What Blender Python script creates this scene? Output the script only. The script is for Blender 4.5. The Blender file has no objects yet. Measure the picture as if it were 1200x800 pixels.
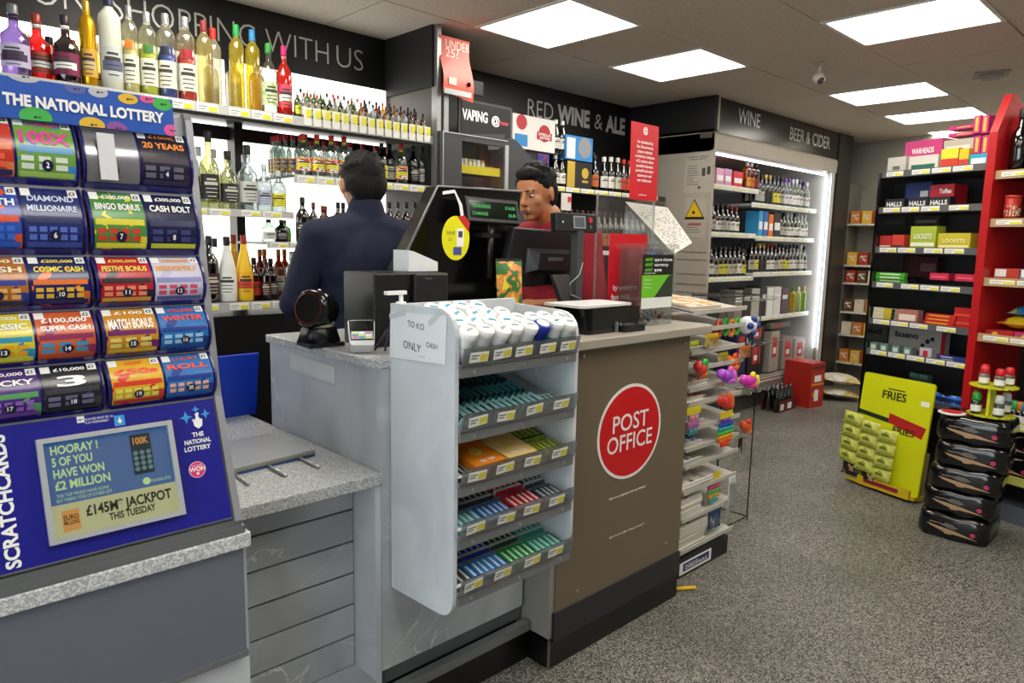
import bpy, math, random
from mathutils import Matrix, Vector
random.seed(7)
SC = bpy.context.scene
COL = SC.collection
# ------------------------------------------------------------------ camera
YAW, PITCH, ROLL, FPX = math.radians(-43.916), math.radians(7.867), math.radians(-1.150), 829.46
CAM = Vector((0, 0, 1.35))
_f = Vector((0, math.cos(PITCH), -math.sin(PITCH))); _r = Vector((1, 0, 0)); _d = -_r.cross(_f)
_r2 = math.cos(ROLL)*_r + math.sin(ROLL)*_d; _d2 = -math.sin(ROLL)*_r + math.cos(ROLL)*_d
_yaw = Matrix.Rotation(YAW, 3, 'Z')
CR, CD, CF = _yaw @ _r2, _yaw @ _d2, _yaw @ _f
cam_data = bpy.data.cameras.new('camera'); cam = bpy.data.objects.new('camera', cam_data); COL.objects.link(cam)
cam_data.sensor_width = 36; cam_data.lens = FPX/1200*36; cam_data.clip_start = .02
cam.matrix_world = Matrix(((CR.x, -CD.x, -CF.x, CAM.x), (CR.y, -CD.y, -CF.y, CAM.y), (CR.z, -CD.z, -CF.z, CAM.z), (0, 0, 0, 1)))
SC.camera = cam
# ------------------------------------------------------------------ world, exposure
DAY = 6.0
world = bpy.data.worlds.new('world'); SC.world = world; world.use_nodes = True
world.node_tree.nodes['Background'].inputs[0].default_value = (.80, .82, .84, 1)
world.node_tree.nodes['Background'].inputs[1].default_value = DAY
SC.view_settings.view_transform = 'Standard'; SC.view_settings.look = 'None'
SC.view_settings.gamma = 1; SC.view_settings.use_curve_mapping = False
SC.view_settings.exposure = 0.0
SC.cycles.transparent_max_bounces = 32; SC.cycles.max_bounces = 7; SC.cycles.glossy_bounces = 3
SC.cycles.caustics_reflective = False; SC.cycles.caustics_refractive = False
SC.cycles.sample_clamp_indirect = 4
PANEL, GLOW, FRIDGE = 13.0, 3.2, 9.0       # brightness of ceiling panels, back-lit bar panels, fridge tubes

# ------------------------------------------------------------------ pixel helpers: a photo pixel meets a real plane
def ray(px, py): return CR*((px-600)/FPX) + CD*((py-400)/FPX) + CF
def hit(px, py, p, n):
    d = ray(px, py); return CAM + d*((Vector(p)-CAM).dot(n)/d.dot(n))
def HY(px, py, y): return hit(px, py, (0, y, 0), Vector((0, 1, 0)))
def HX(px, py, x): return hit(px, py, (x, 0, 0), Vector((1, 0, 0)))
def HZ(px, py, z): return hit(px, py, (0, 0, z), Vector((0, 0, 1)))
def FR(o, x, y):
    x = Vector(x).normalized(); y = Vector(y); n = x.cross(y).normalized(); y = n.cross(x)
    return Matrix(((x.x, y.x, n.x, o[0]), (x.y, y.y, n.y, o[1]), (x.z, y.z, n.z, o[2]), (0, 0, 0, 1)))
def UV(F, px, py):
    n = F.col[2].to_3d(); p = hit(px, py, F.translation, n) - F.translation
    return p.dot(F.col[0].to_3d()), p.dot(F.col[1].to_3d())
def TR(x, y, z): return Matrix.Translation((x, y, z))
def RZ(a): return Matrix.Rotation(a, 4, 'Z')
def RX(a): return Matrix.Rotation(a, 4, 'X')
def RY(a): return Matrix.Rotation(a, 4, 'Y')

# ------------------------------------------------------------------ materials
MATS = {}
def _base(name):
    m = bpy.data.materials.new(name); m.use_nodes = True; nt = m.node_tree
    return m, nt, nt.nodes['Principled BSDF']
def lin(c):
    if isinstance(c, str):
        c = [int(c[i:i+2], 16)/255 for i in (0, 2, 4)]
        c = [v/12.92 if v <= .04045 else ((v+.055)/1.055)**2.4 for v in c]
    return (c[0], c[1], c[2], 1)
def mat(c, rough=.5, metal=0, var=.06, key=None, coat=0):
    """plain surface with a faint procedural mottling"""
    k = ('m', str(c), rough, metal, var, coat)
    if k in MATS: return MATS[k]
    m, nt, b = _base('surface'); N = nt.nodes.new; c = lin(c)
    tc = N('ShaderNodeTexCoord'); no = N('ShaderNodeTexNoise'); no.inputs['Scale'].default_value = 9
    mr = N('ShaderNodeMapRange'); mr.inputs['To Min'].default_value = 1-var; mr.inputs['To Max'].default_value = 1+var
    mx = N('ShaderNodeMix'); mx.data_type = 'RGBA'; mx.blend_type = 'MULTIPLY'; mx.inputs[0].default_value = 1
    nt.links.new(tc.outputs['Object'], no.inputs['Vector']); nt.links.new(no.outputs['Fac'], mr.inputs['Value'])
    mx.inputs[6].default_value = c; nt.links.new(mr.outputs[0], mx.inputs[7]); nt.links.new(mx.outputs[2], b.inputs['Base Color'])
    b.inputs['Roughness'].default_value = rough; b.inputs['Metallic'].default_value = metal; b.inputs['Coat Weight'].default_value = coat
    MATS[k] = m; return m
def emis(c, s):
    k = ('e', str(c), s)
    if k in MATS: return MATS[k]
    m, nt, b = _base('glowing'); b.inputs['Base Color'].default_value = (.05, .05, .05, 1)
    b.inputs['Emission Color'].default_value = lin(c); b.inputs['Emission Strength'].default_value = s
    MATS[k] = m; return m
def glass(c, solid=.15, gloss=.1, rough=.08, edge=.4):
    """coloured clear glass or plastic: part see-through, part body colour, part shine"""
    k = ('g', str(c), solid, gloss, rough, edge)
    if k in MATS: return MATS[k]
    m = bpy.data.materials.new('clear'); m.use_nodes = True; nt = m.node_tree; nt.nodes.clear(); N = nt.nodes.new
    t = N('ShaderNodeBsdfTransparent'); t.inputs[0].default_value = lin(c)
    if edge > .2:      # dark refraction at the rim, put into the tint as a darker outline
        lw = N('ShaderNodeLayerWeight'); lw.inputs[0].default_value = .5; q = lin(c); tr = ramp(nt, lw.outputs['Facing'], [(0, c), (.45, c), (.9, '3a4040')]); nt.links.new(mixc(nt, q, tr, .8), t.inputs[0])
    d = N('ShaderNodeBsdfTranslucent'); d.inputs[0].default_value = lin(c)
    g = N('ShaderNodeBsdfGlossy'); g.inputs['Roughness'].default_value = rough; g.inputs[0].default_value = (.9, .9, .9, 1)
    a = N('ShaderNodeMixShader'); a.inputs[0].default_value = solid; nt.links.new(t.outputs[0], a.inputs[1]); nt.links.new(d.outputs[0], a.inputs[2])
    fr = N('ShaderNodeLayerWeight'); fr.inputs[0].default_value = .25
    mu = N('ShaderNodeMath'); mu.operation = 'MULTIPLY_ADD'; mu.inputs[1].default_value = edge; mu.inputs[2].default_value = gloss; mu.use_clamp = True
    nt.links.new(fr.outputs['Facing'], mu.inputs[0])
    z = N('ShaderNodeMixShader'); nt.links.new(mu.outputs[0], z.inputs[0]); nt.links.new(a.outputs[0], z.inputs[1]); nt.links.new(g.outputs[0], z.inputs[2])
    o = N('ShaderNodeOutputMaterial'); nt.links.new(z.outputs[0], o.inputs[0]); MATS[k] = m; return m
def ramp(nt, fac, stops, interp='LINEAR'):
    r = nt.nodes.new('ShaderNodeValToRGB'); r.color_ramp.interpolation = interp
    while len(r.color_ramp.elements) < len(stops): r.color_ramp.elements.new(.5)
    for e, (p, c) in zip(r.color_ramp.elements, stops): e.position = p; e.color = lin(c)
    nt.links.new(fac, r.inputs[0]); return r.outputs[0]
def mixc(nt, a, b, fac, mode='MIX'):
    x = nt.nodes.new('ShaderNodeMix'); x.data_type = 'RGBA'; x.blend_type = mode
    if isinstance(fac, float): x.inputs[0].default_value = fac
    else: nt.links.new(fac, x.inputs[0])
    for s, i in ((a, 6), (b, 7)):
        if isinstance(s, (tuple, list)): x.inputs[i].default_value = s
        else: nt.links.new(s, x.inputs[i])
    return x.outputs[2]
def tex(nt, kind, scale, coord='Generated', detail=2, dist=0):
    tc = nt.nodes.get('TC') or nt.nodes.new('ShaderNodeTexCoord'); tc.name = 'TC'
    t = nt.nodes.new(kind); t.inputs['Scale'].default_value = scale
    if 'Detail' in t.inputs: t.inputs['Detail'].default_value = detail
    if 'Distortion' in t.inputs: t.inputs['Distortion'].default_value = dist
    if coord == 'Object+':
        oi = nt.nodes.new('ShaderNodeObjectInfo'); va = nt.nodes.new('ShaderNodeVectorMath'); va.operation = 'MULTIPLY_ADD'
        nt.links.new(oi.outputs['Random'], va.inputs[0]); va.inputs[1].default_value = (17, 11, 7); nt.links.new(tc.outputs['Object'], va.inputs[2]); nt.links.new(va.outputs[0], t.inputs['Vector'])
    else: nt.links.new(tc.outputs[coord], t.inputs['Vector'])
    return t
def marble(c0, c1, vein, name='marble', rough=.35):
    m, nt, b = _base(name)
    n1 = tex(nt, 'ShaderNodeTexNoise', 3.0, 'Object+', 8, 1.2)
    base = ramp(nt, n1.outputs['Fac'], [(.3, c0), (.72, c1)])
    n2 = tex(nt, 'ShaderNodeTexNoise', 2.3, 'Object+', 7, 2.2)
    v = ramp(nt, n2.outputs['Fac'], [(.492, '000000'), (.5, 'ffffff'), (.508, '000000')])
    n3 = tex(nt, 'ShaderNodeTexNoise', 1.7, 'Object+', 3, .5)
    g = ramp(nt, n3.outputs['Fac'], [(.5, '000000'), (.65, 'ffffff')])
    f = mixc(nt, v, g, 1.0, 'MULTIPLY')
    nt.links.new(mixc(nt, base, lin(vein), f), b.inputs['Base Color']); b.inputs['Roughness'].default_value = rough
    return m
def terrazzo(base, light, dark, scale=330, rough=.3):
    m, nt, b = _base('terrazzo')
    v = tex(nt, 'ShaderNodeTexVoronoi', scale, 'Object')
    sep = nt.nodes.new('ShaderNodeSeparateColor'); nt.links.new(v.outputs['Color'], sep.inputs[0])
    lt = ramp(nt, sep.outputs[0], [(0, base), (.88, base), (.91, light)], 'CONSTANT')
    near = ramp(nt, v.outputs['Distance'], [(.28, 'ffffff'), (.4, '000000')])
    dk = ramp(nt, sep.outputs[1], [(0, '000000'), (.92, 'ffffff')], 'CONSTANT')
    f = mixc(nt, near, dk, 1.0, 'MULTIPLY')
    nt.links.new(mixc(nt, lt, lin(dark), f), b.inputs['Base Color']); b.inputs['Roughness'].default_value = rough
    return m
def floor_mat():
    m, nt, b = _base('speckled_vinyl')
    v = tex(nt, 'ShaderNodeTexVoronoi', 260, 'Object')
    sep = nt.nodes.new('ShaderNodeSeparateColor'); nt.links.new(v.outputs['Color'], sep.inputs[0])
    c = ramp(nt, sep.outputs[0], [(0, '161615'), (.3, '21201f'), (.55, '2f2e2b'), (.78, '45433e'), (.90, '6c6962'), (.968, 'aaa69c')], 'CONSTANT')
    n = tex(nt, 'ShaderNodeTexNoise', 1.3, 'Object', 5)
    w = ramp(nt, n.outputs['Fac'], [(.3, 'c8c8c6'), (.7, 'ffffff')])
    nt.links.new(mixc(nt, c, w, 1.0, 'MULTIPLY'), b.inputs['Base Color'])
    n4 = tex(nt, 'ShaderNodeTexNoise', 4, 'Object', 4)
    r = nt.nodes.new('ShaderNodeMapRange'); r.inputs['To Min'].default_value = .33; r.inputs['To Max'].default_value = .6
    nt.links.new(n4.outputs['Fac'], r.inputs['Value']); nt.links.new(r.outputs[0], b.inputs['Roughness'])
    bp = nt.nodes.new('ShaderNodeBump'); bp.inputs['Strength'].default_value = .15; bp.inputs['Distance'].default_value = .001
    nt.links.new(sep.outputs[1], bp.inputs['Height']); nt.links.new(bp.outputs[0], b.inputs['Normal'])
    return m
def busy(c0, c1, c2, scale=40, rough=.4):
    """printed wrapper pattern"""
    k = ('b', c0, c1, c2, scale)
    if k in MATS: return MATS[k]
    m, nt, b = _base('printed'); n = tex(nt, 'ShaderNodeTexNoise', scale, 'Object', 2, .6)
    c = ramp(nt, n.outputs['Fac'], [(0, c0), (.48, c1), (.6, c2)], 'CONSTANT')
    nt.links.new(c, b.inputs['Base Color']); b.inputs['Roughness'].default_value = rough; MATS[k] = m; return m
WHITE = mat('e8e8e4', .5); BLACK = mat('0b0b0c', .45); DARK = mat('17181b', .5); MET = mat('b9bbbd', .3, .85)
PRICE = mat('f1f1ea', .5); YEL = mat('e9e23a', .5); RED = mat('cf1226', .45); GREYM = mat('8a8d92', .4, .5)
MARB = marble('9a9fa6', 'c2c6cc', 'f0f0f2'); MARBL = marble('bcc1c7', 'dadde2', 'f2f3f4'); TERR = terrazzo('96999c', 'cfd0cf', '55565a', 300)
ACRY = glass('fafcfc', .03, .03, .08, .12); ACRYD = glass('cfd3d6', .28, .1)

# ------------------------------------------------------------------ mesh builder
OFF = {}
_txt = {}
def text_geo(s, bold):
    k = (s, bold)
    if k not in _txt:
        cu = bpy.data.curves.new('t', 'FONT'); cu.body = s; cu.size = 1; cu.offset = bold; cu.resolution_u = 3
        ob = bpy.data.objects.new('t', cu); me = ob.to_mesh()
        vs = [tuple(v.co) for v in me.vertices]; fs = [tuple(p.vertices) for p in me.polygons]
        ob.to_mesh_clear(); bpy.data.objects.remove(ob); bpy.data.curves.remove(cu)
        xs = [v[0] for v in vs] or [0]; _txt[k] = (vs, fs, min(xs), max(xs))
    return _txt[k]
class MB:
    def __init__(s, T=None): s.v = []; s.f = []; s.m = []; s.sm = []; s.T = T
    def add(s, vs, fs, mi=0, smooth=False, T=None):
        n = len(s.v); M = T if T is not None else s.T
        if T is not None and s.T is not None: M = s.T @ T
        s.v += [tuple(M @ Vector(v)) for v in vs] if M is not None else [tuple(v) for v in vs]
        s.f += [tuple(i+n for i in f) for f in fs]; s.m += [mi]*len(fs); s.sm += [smooth]*len(fs); return s
    def box(s, x0, y0, z0, x1, y1, z1, mi=0, T=None, c=0):
        if x1 < x0: x0, x1 = x1, x0
        if y1 < y0: y0, y1 = y1, y0
        if z1 < z0: z0, z1 = z1, z0
        if c > 0:      # chamfered vertical edges
            c = min(c, (x1-x0)*.45, (y1-y0)*.45)
            P = [(x0+c, y0), (x1-c, y0), (x1, y0+c), (x1, y1-c), (x1-c, y1), (x0+c, y1), (x0, y1-c), (x0, y0+c)]
            return s.prism(P, z0, z1, mi, T)
        vs = [(x0, y0, z0), (x1, y0, z0), (x1, y1, z0), (x0, y1, z0), (x0, y0, z1), (x1, y0, z1), (x1, y1, z1), (x0, y1, z1)]
        return s.add(vs, [(0, 3, 2, 1), (4, 5, 6, 7), (0, 1, 5, 4), (1, 2, 6, 5), (2, 3, 7, 6), (3, 0, 4, 7)], mi, False, T)
    def prism(s, P, z0, z1, mi=0, T=None, smooth=False):
        n = len(P); vs = [(x, y, z0) for x, y in P]+[(x, y, z1) for x, y in P]
        fs = [tuple(range(n))[::-1], tuple(range(n, 2*n))]
        s.add(vs, fs, mi, False, T); k = len(s.v)-2*n
        s.f += [(k+i, k+(i+1) % n, k+n+(i+1) % n, k+n+i) for i in range(n)]; s.m += [mi]*n; s.sm += [smooth]*n; return s
    def lathe(s, prof, mi=0, seg=14, T=None, a0=0, a1=None, cap=True, smooth=True):
        full = a1 is None; a1 = math.tau if full else a1; k = seg if full else seg+1
        vs = []; fs = []
        for r, z in prof:
            for i in range(k):
                a = a0+(a1-a0)*i/seg; vs.append((r*math.cos(a), r*math.sin(a), z))
        for j in range(len(prof)-1):
            for i in range(seg):
                i2 = (i+1) % k; fs.append((j*k+i, j*k+i2, (j+1)*k+i2, (j+1)*k+i))
        s.add(vs, fs, mi, smooth, T)
        if cap and full:
            b = len(s.v)-len(vs); s.f += [tuple(range(b, b+k))[::-1], tuple(range(b+(len(prof)-1)*k, b+len(prof)*k))]; s.m += [mi]*2; s.sm += [False]*2
        return s
    def tube(s, pts, r, mi=0, seg=6, T=None, r1=None):
        pts = [Vector(p) for p in pts]; vs = []; n = len(pts); up = Vector((0, 0, 1))
        for i, p in enumerate(pts):
            t = (pts[min(i+1, n-1)]-pts[max(i-1, 0)]).normalized()
            a = t.cross(up if abs(t.z) < .95 else Vector((1, 0, 0))).normalized(); b = t.cross(a)
            rr = r if r1 is None else r+(r1-r)*i/(n-1)
            vs += [tuple(p+rr*(math.cos(math.tau*j/seg)*a+math.sin(math.tau*j/seg)*b)) for j in range(seg)]
        fs = [(i*seg+j, i*seg+(j+1) % seg, (i+1)*seg+(j+1) % seg, (i+1)*seg+j) for i in range(n-1) for j in range(seg)]
        fs += [tuple(range(seg))[::-1], tuple(range((n-1)*seg, n*seg))]
        return s.add(vs, fs, mi, True, T)
    def ball(s, c, r, mi=0, seg=14, rings=9, T=None):
        r = (r, r, r) if isinstance(r, (int, float)) else r; vs = [(c[0], c[1], c[2]-r[2])]; fs = []
        for j in range(1, rings):
            ph = -math.pi/2+math.pi*j/rings
            vs += [(c[0]+r[0]*math.cos(ph)*math.cos(math.tau*i/seg), c[1]+r[1]*math.cos(ph)*math.sin(math.tau*i/seg), c[2]+r[2]*math.sin(ph)) for i in range(seg)]
        vs.append((c[0], c[1], c[2]+r[2])); L = len(vs)-1
        for i in range(seg):
            fs.append((0, 1+(i+1) % seg, 1+i)); fs.append((L, L-seg+i, L-seg+(i+1) % seg))
            for j in range(rings-2): a = 1+j*seg; fs.append((a+i, a+(i+1) % seg, a+seg+(i+1) % seg, a+seg+i))
        return s.add(vs, fs, mi, True, T)
    def quad(s, a, b, c, d, mi=0): return s.add([a, b, c, d], [(0, 1, 2, 3)], mi)
    def rect(s, u0, v0, u1, v1, h=.0006, mi=0, T=None): return s.box(u0, v0, 0, u1, v1, h, mi, T)
    def disc(s, u, v, r, h=.0008, mi=0, T=None, n=20, ry=None):
        ry = ry or r; return s.prism([(u+r*math.cos(math.tau*i/n), v+ry*math.sin(math.tau*i/n)) for i in range(n)], 0, h, mi, T)
    def text(s, st, u, v, size, mi=0, T=None, bold=0.0, w=None, align='l', h=.001, fn=None, rot=0):
        """flat lettering in a surface frame; w squeezes the line to a width"""
        vs, fs, x0, x1 = text_geo(st, bold); sx = size if w is None else w/max(x1-x0, 1e-6)
        W = (x1-x0)*sx; du = u-x0*sx-(W/2 if align == 'c' else W if align == 'r' else 0)
        P = [(x*sx+du, y*size+v, h) for x, y, z in vs]
        if rot:
            c_, s_ = math.cos(rot), math.sin(rot); P = [((x-u)*c_-(y-v)*s_+u, (x-u)*s_+(y-v)*c_+v, z) for x, y, z in P]
        if fn: P = [fn(*p) for p in P]
        return s.add(P, fs, mi, False, T)
    def build(s, name, mats, parent=None, loc=None, bevel=0, smooth=None):
        me = bpy.data.meshes.new(name); off = Vector((0, 0, 0))
        if parent is not None: off = OFF.get(parent.name, Vector((0, 0, 0)))
        elif loc is not None: off = Vector(loc)
        me.from_pydata([(x-off.x, y-off.y, z-off.z) for x, y, z in s.v], [], s.f)
        mats = mats if isinstance(mats, (list, tuple)) else [mats]
        for m in mats: me.materials.append(m)
        me.polygons.foreach_set('material_index', s.m); me.polygons.foreach_set('use_smooth', s.sm); me.update()
        o = bpy.data.objects.new(name, me); COL.objects.link(o)
        OFF[o.name] = off
        if parent is not None: o.parent = parent
        elif loc is not None: o.location = loc
        if bevel:
            b = o.modifiers.new('bevel', 'BEVEL'); b.width = bevel; b.segments = 2; b.limit_method = 'ANGLE'
        return o
REG = []
def tag(o, desc, cat, where='', group=None, kind=None, px=None):
    o['category'] = cat
    if kind: o['kind'] = kind
    REG.append([o, desc, where, group]); return o
def thing(name, loc, desc, cat, where='', group=None):
    o = bpy.data.objects.new(name, None); o.empty_display_size = .05; COL.objects.link(o); o.location = loc
    OFF[o.name] = Vector(loc); return tag(o, desc, cat, where, group)
def struct(name, mb, mats, parent=None, loc=None):
    o = mb.build(name, mats, parent, loc); 
    if parent is None: o['kind'] = 'structure'
    return o
def copy_tree(o, parent=None):
    c = o.copy(); COL.objects.link(c)
    if parent is not None: c.parent = parent; c.matrix_parent_inverse = o.matrix_parent_inverse.copy()
    for ch in o.children: copy_tree(ch, c)
    return c
ORD = 'first second third fourth fifth sixth seventh eighth ninth tenth eleventh twelfth thirteenth fourteenth fifteenth sixteenth seventeenth eighteenth nineteenth twentieth'.split()
def ordinal(i):
    i += 1; T = {30: 'thirtieth', 40: 'fortieth', 50: 'fiftieth', 60: 'sixtieth'}
    if i <= 20: return ORD[i-1]
    return T.get(i) or ['', '', 'twenty', 'thirty', 'forty', 'fifty', 'sixty'][i//10]+'-'+ORD[i % 10-1]
def finish_labels():
    bpy.context.view_layer.update(); G = {}
    for r in REG: G.setdefault((r[1], r[2]), []).append(r)
    for (desc, where), L in G.items():
        def sx(r):
            o = r[0]; p = o.matrix_world.translation.copy()
            v = p-CAM; return v.dot(CR)/max(v.dot(CF), .01)
        L.sort(key=sx)
        for i, r in enumerate(L):
            lab = (desc+' '+where).strip()
            if len(L) > 1: lab += ', '+ordinal(i)+' from left'
            r[0]['label'] = lab
            if r[3]: r[0]['group'] = r[3]
PROTO = {}
def put(key, make, M, desc, cat, where, group):
    """first call builds the thing at the origin, later calls copy it"""
    if key not in PROTO:
        o = make(); PROTO[key] = o
    else: o = copy_tree(PROTO[key])
    loc, q, sc = M.decompose(); o.location = loc; o.rotation_mode = 'QUATERNION'; o.rotation_quaternion = q; o.scale = sc
    tag(o, desc, cat, where, group); return o
def empty(name):
    o = bpy.data.objects.new(name, None); o.empty_display_size = .05; COL.objects.link(o); OFF[o.name] = Vector((0, 0, 0)); return o
# ================================================================== THE ROOM
CH = 2.43
struct('floor', MB().box(-2, -2.5, -.1, 9.6, 5, 0), floor_mat())
def ceil_mat():
    m, nt, b = _base('ceiling_tile'); n = tex(nt, 'ShaderNodeTexNoise', 60, 'Object', 3)
    c = ramp(nt, n.outputs['Fac'], [(.35, 'c9c0b1'), (.7, 'd6cdbe')]); nt.links.new(c, b.inputs['Base Color']); b.inputs['Roughness'].default_value = .8; return m
ceil = struct('ceiling', MB().box(-2, -2.5, CH+.03, 9.6, 5, CH+.12), mat('3b3935', .8))
CM = ceil_mat(); JO = mat('6f6a60', .6)
XS = [2.45+.54*k for k in range(-8, 14)]; YS = [.93+.645*k for k in range(-5, 6)]
LIT = [(1, -3), (0, 2), (2, 2), (2, 0), (5, 1), (7, 1), (9, 1), (-2, 0), (0, -1), (-2, -2), (-4, -1), (3, -2), (6, -2), (-3, 2)]  # first panel is out of view, added to brighten the rack's packets
tile = None
for i in range(len(XS)-1):
    for j in range(len(YS)-1):
        if (i-8, j-5) in LIT: continue
        x, y = XS[i], YS[j]
        if tile is None:
            tile = MB().box(0, 0, 0, .534, .639, .03).build('ceiling_tile', [CM], ceil); t = tile
        else: t = tile.copy(); COL.objects.link(t)
        t.location = (x+.003, y+.003, CH + .0015*math.sin(i*7+j*3))
DIFF = emis('fff8ec', PANEL)
for i, j in LIT:
    x, y = XS[i+8], YS[j+5]
    t = thing('ceiling_light', (x+.27, y+.322, CH), 'square white ceiling light panel', 'light', 'lit in the tiled ceiling' if 0 <= i and j >= 0 else 'in the unseen part of the ceiling', 'ceiling light panels')
    m = MB(); m.box(x, y, CH-.004, x+.54, y+.02, CH+.03); m.box(x, y+.625, CH-.004, x+.54, y+.645, CH+.03)
    m.box(x, y+.02, CH-.004, x+.02, y+.625, CH+.03); m.box(x+.52, y+.02, CH-.004, x+.54, y+.625, CH+.03); m.build('frame', [WHITE], t)
    MB().box(x+.02, y+.02, CH+.004, x+.52, y+.625, CH+.02).build('diffuser', [DIFF], t)
WALL = mat('dcd5c6', .8); BWALL = mat('101012', .6); BOARD = mat('070708', .42)
struct('wall_back', MB().box(-2, 3.56, 0, 9.6, 3.7, CH+.03), BWALL)
wl = struct('wall_left', MB().box(-2, -2.5, 0, -1.9, -1.6, CH+.03).box(-2, 2.2, 0, -1.9, 3.56, CH+.03).box(-2, -1.6, 0, -1.9, 2.2, .35).box(-2, -1.6, 2.2, -1.9, 2.2, CH+.03), mat('9a958c', .8))
wf = struct('added_window_1', MB().box(-1.98, -1.6, .35, -1.93, -1.54, 2.2).box(-1.98, 2.14, .35, -1.93, 2.2, 2.2).box(-1.98, -1.54, .35, -1.93, 2.14, .41).box(-1.98, -1.54, 2.14, -1.93, 2.14, 2.2).box(-1.98, .27, .41, -1.93, .33, 2.14), mat('3a3a3c', .4))  # unseen shopfront window, added so daylight falls on the rack's side
MB().box(-1.96, -1.54, .41, -1.955, .27, 2.14).box(-1.96, .33, .41, -1.955, 2.14, 2.14).build('pane', [glass('f6fafa', .0, .03)], wf)
struct('wall_right', MB().box(-1.9, -2.5, 0, 9.6, -2.4, CH+.03), mat('9a958c', .8))
# gondola frame along the skewed right wall
GP = Vector((4.185, .675, 0)); GD = Vector((.295, .955, 0)).normalized(); GN = Vector((GD.y, -GD.x, 0))
GM = Matrix(((GD.x, -GN.x, 0, GP.x), (GD.y, -GN.y, 0, GP.y), (0, 0, 1, 0), (0, 0, 0, 1)))   # x along shelf (away), y towards the aisle
struct('wall_far', MB(TR(7.61, 2.5, 0) @ RZ(math.radians(66))).box(-6, -.1, 0, 1.2, 0, CH+.03), WALL)
def gm(px, py, off=0):   # pixel on the gondola plane, off metres towards the aisle
    p = hit(px, py, GP - GN*off, GN) - GP; return p.dot(GD), p.z
# fascia boards with lettering
SILV = mat('c9c9c9', .35, .3)
def board(px_name, F, w, h, th, desc, texts, mt=BOARD):
    o = thing('sign_board', F.translation, desc, 'sign')
    MB(F).box(0, 0, -th, w, h, 0).build('board', [mt], o)
    for st, u, v, size, bold, ww in texts: MB(F).text(st, u, v, size, 0, bold=bold, w=ww, h=.003).build('lettering', [SILV], o)
    return o
F1 = FR((.1, 3.40, 2.160), (1, 0, 0), (0, 0, 1))
board('f', F1, 2.185, .27, .02, 'long black sign board above the lit spirits shelves', [
    ('SHOPPING', HY(130, 20, 3.40).x-.1, .080, .155, -.014, HY(297, 30, 3.4).x-HY(128, 20, 3.4).x), ('ON', HY(37, 0, 3.4).x-.1, .080, .155, -.014, HY(100, 0, 3.4).x-HY(37, 0, 3.4).x),
    ('WITH', HY(311, 60, 3.40).x-.1, .080, .155, -.014, HY(385, 60, 3.4).x-HY(311, 50, 3.4).x), ('US', HY(394, 60, 3.4).x-.1, .080, .155, -.014, HY(425, 60, 3.4).x-HY(394, 60, 3.4).x)])
F2 = FR((2.35, 3.54, 1.98), (1, 0, 0), (0, 0, 1))
def wx(px): return HY(px, 130, 3.54).x-2.35
board('f', F2, 2.32, .449, .015, 'black sign board reading RED WINE & ALE', [
    ('RED', wx(618), .235, .165, -.008, wx(648)-wx(618)), ('WINE', wx(653), .235, .165, .042, wx(691)-wx(653)), ('&', wx(697), .235, .165, -.01, None), ('ALE', wx(710), .235, .165, .042, wx(733)-wx(710))])
F3 = FR((4.70, 2.81, 2.185), (1, 0, 0), (0, 0, 1))
def fx(px): return HY(px, 150, 2.81).x-4.70
board('f', F3, 2.19, .244, .02, 'dark sign board reading WINE, BEER & CIDER above the fridge', [
    ('WINE', fx(864), .10, .15, .006, fx(890)-fx(864)), ('BEER &', fx(926), .075, .15, -.004, fx(950)-fx(926)), ('CIDER', fx(953), .075, .15, .012, fx(974)-fx(953))], mat('1d1b19', .22))
struct('trim_1', MB().box(4.66, 2.79, 2.2, 4.70, 3.54, CH).box(4.672, 2.785, 2.18, 4.70, 2.80, CH), [BWALL])
struct('trim_2', MB().box(4.69, 2.783, 2.19, 4.712, 2.792, CH), [mat('a8a49c', .5)])
struct('column_fridge_end', MB().box(6.89, 2.80, 0, 7.2, 3.54, CH), [mat('2c2a27', .45)])
struct('column_bar_end', MB().box(2.285, 2.955, 0, 2.31, 3.0, CH).box(2.33, 2.955, 1.85, 2.36, 2.97, 2.2), [mat('9fa0a0', .35, .6)])
struct('partition_bar_end', MB().box(2.285, 3.0, 0, 2.305, 3.54, CH), [mat('57514a', .5)])
struct('trim_3', MB().box(2.27, 2.98, 2.13, 2.285, 3.40, CH), [BWALL])
struct('trim_4', MB().box(2.311, 2.96, 2.13, 2.60, 2.975, 2.20), [mat('161617', .5)])

# ================================================================== LIT SPIRITS BAY
def price_tickets(par, x0, x1, y, z0, z1, step=.095, gap=.012, T=None, front=None):
    """a row of shelf-edge tickets, each a part of the shelf"""
    x = x0+.01; k = ('tick', round(z1-z0, 3), step)
    while x+step-gap < x1:
        w = step-gap
        if k not in PROTO:
            m = MB(); m.box(0, -.002, .003, w, 0, z1-z0-.003, 0); m.box(w*.55, -.003, .006, w-.004, -.002, (z1-z0)*.6, 1); m.box(.006, -.0026, (z1-z0)*.55, w*.5, -.002, (z1-z0)*.62, 2)
            m.box(.006, -.0026, (z1-z0)*.3, w*.38, -.002, (z1-z0)*.36, 2); me_o = m.build('price_ticket', [PRICE, YEL, mat('6a6a6a')]); PROTO[k] = me_o.data; bpy.data.objects.remove(me_o)
        o = bpy.data.objects.new('price_ticket', PROTO[k]); COL.objects.link(o); o.parent = par
        M = TR(x, y, z0); M = (T @ M) if T is not None else M
        o.matrix_basis = TR(*(-OFF[par.name])) @ M; x += step*random.choice([1, 1, 1, 1.35])
bar = thing('back_bar_shelving', (1.3, 3.2, 0), 'tall backlit wall shelving for spirits behind the counter', 'shelving')
GL = emis('fffdf4', GLOW)
for x0, x1 in ((.1, 1.385), (1.425, 2.265)): MB().box(x0, 3.385, 1.02, x1, 3.395, 2.16).build('light_panel', [GL], bar)
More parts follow.
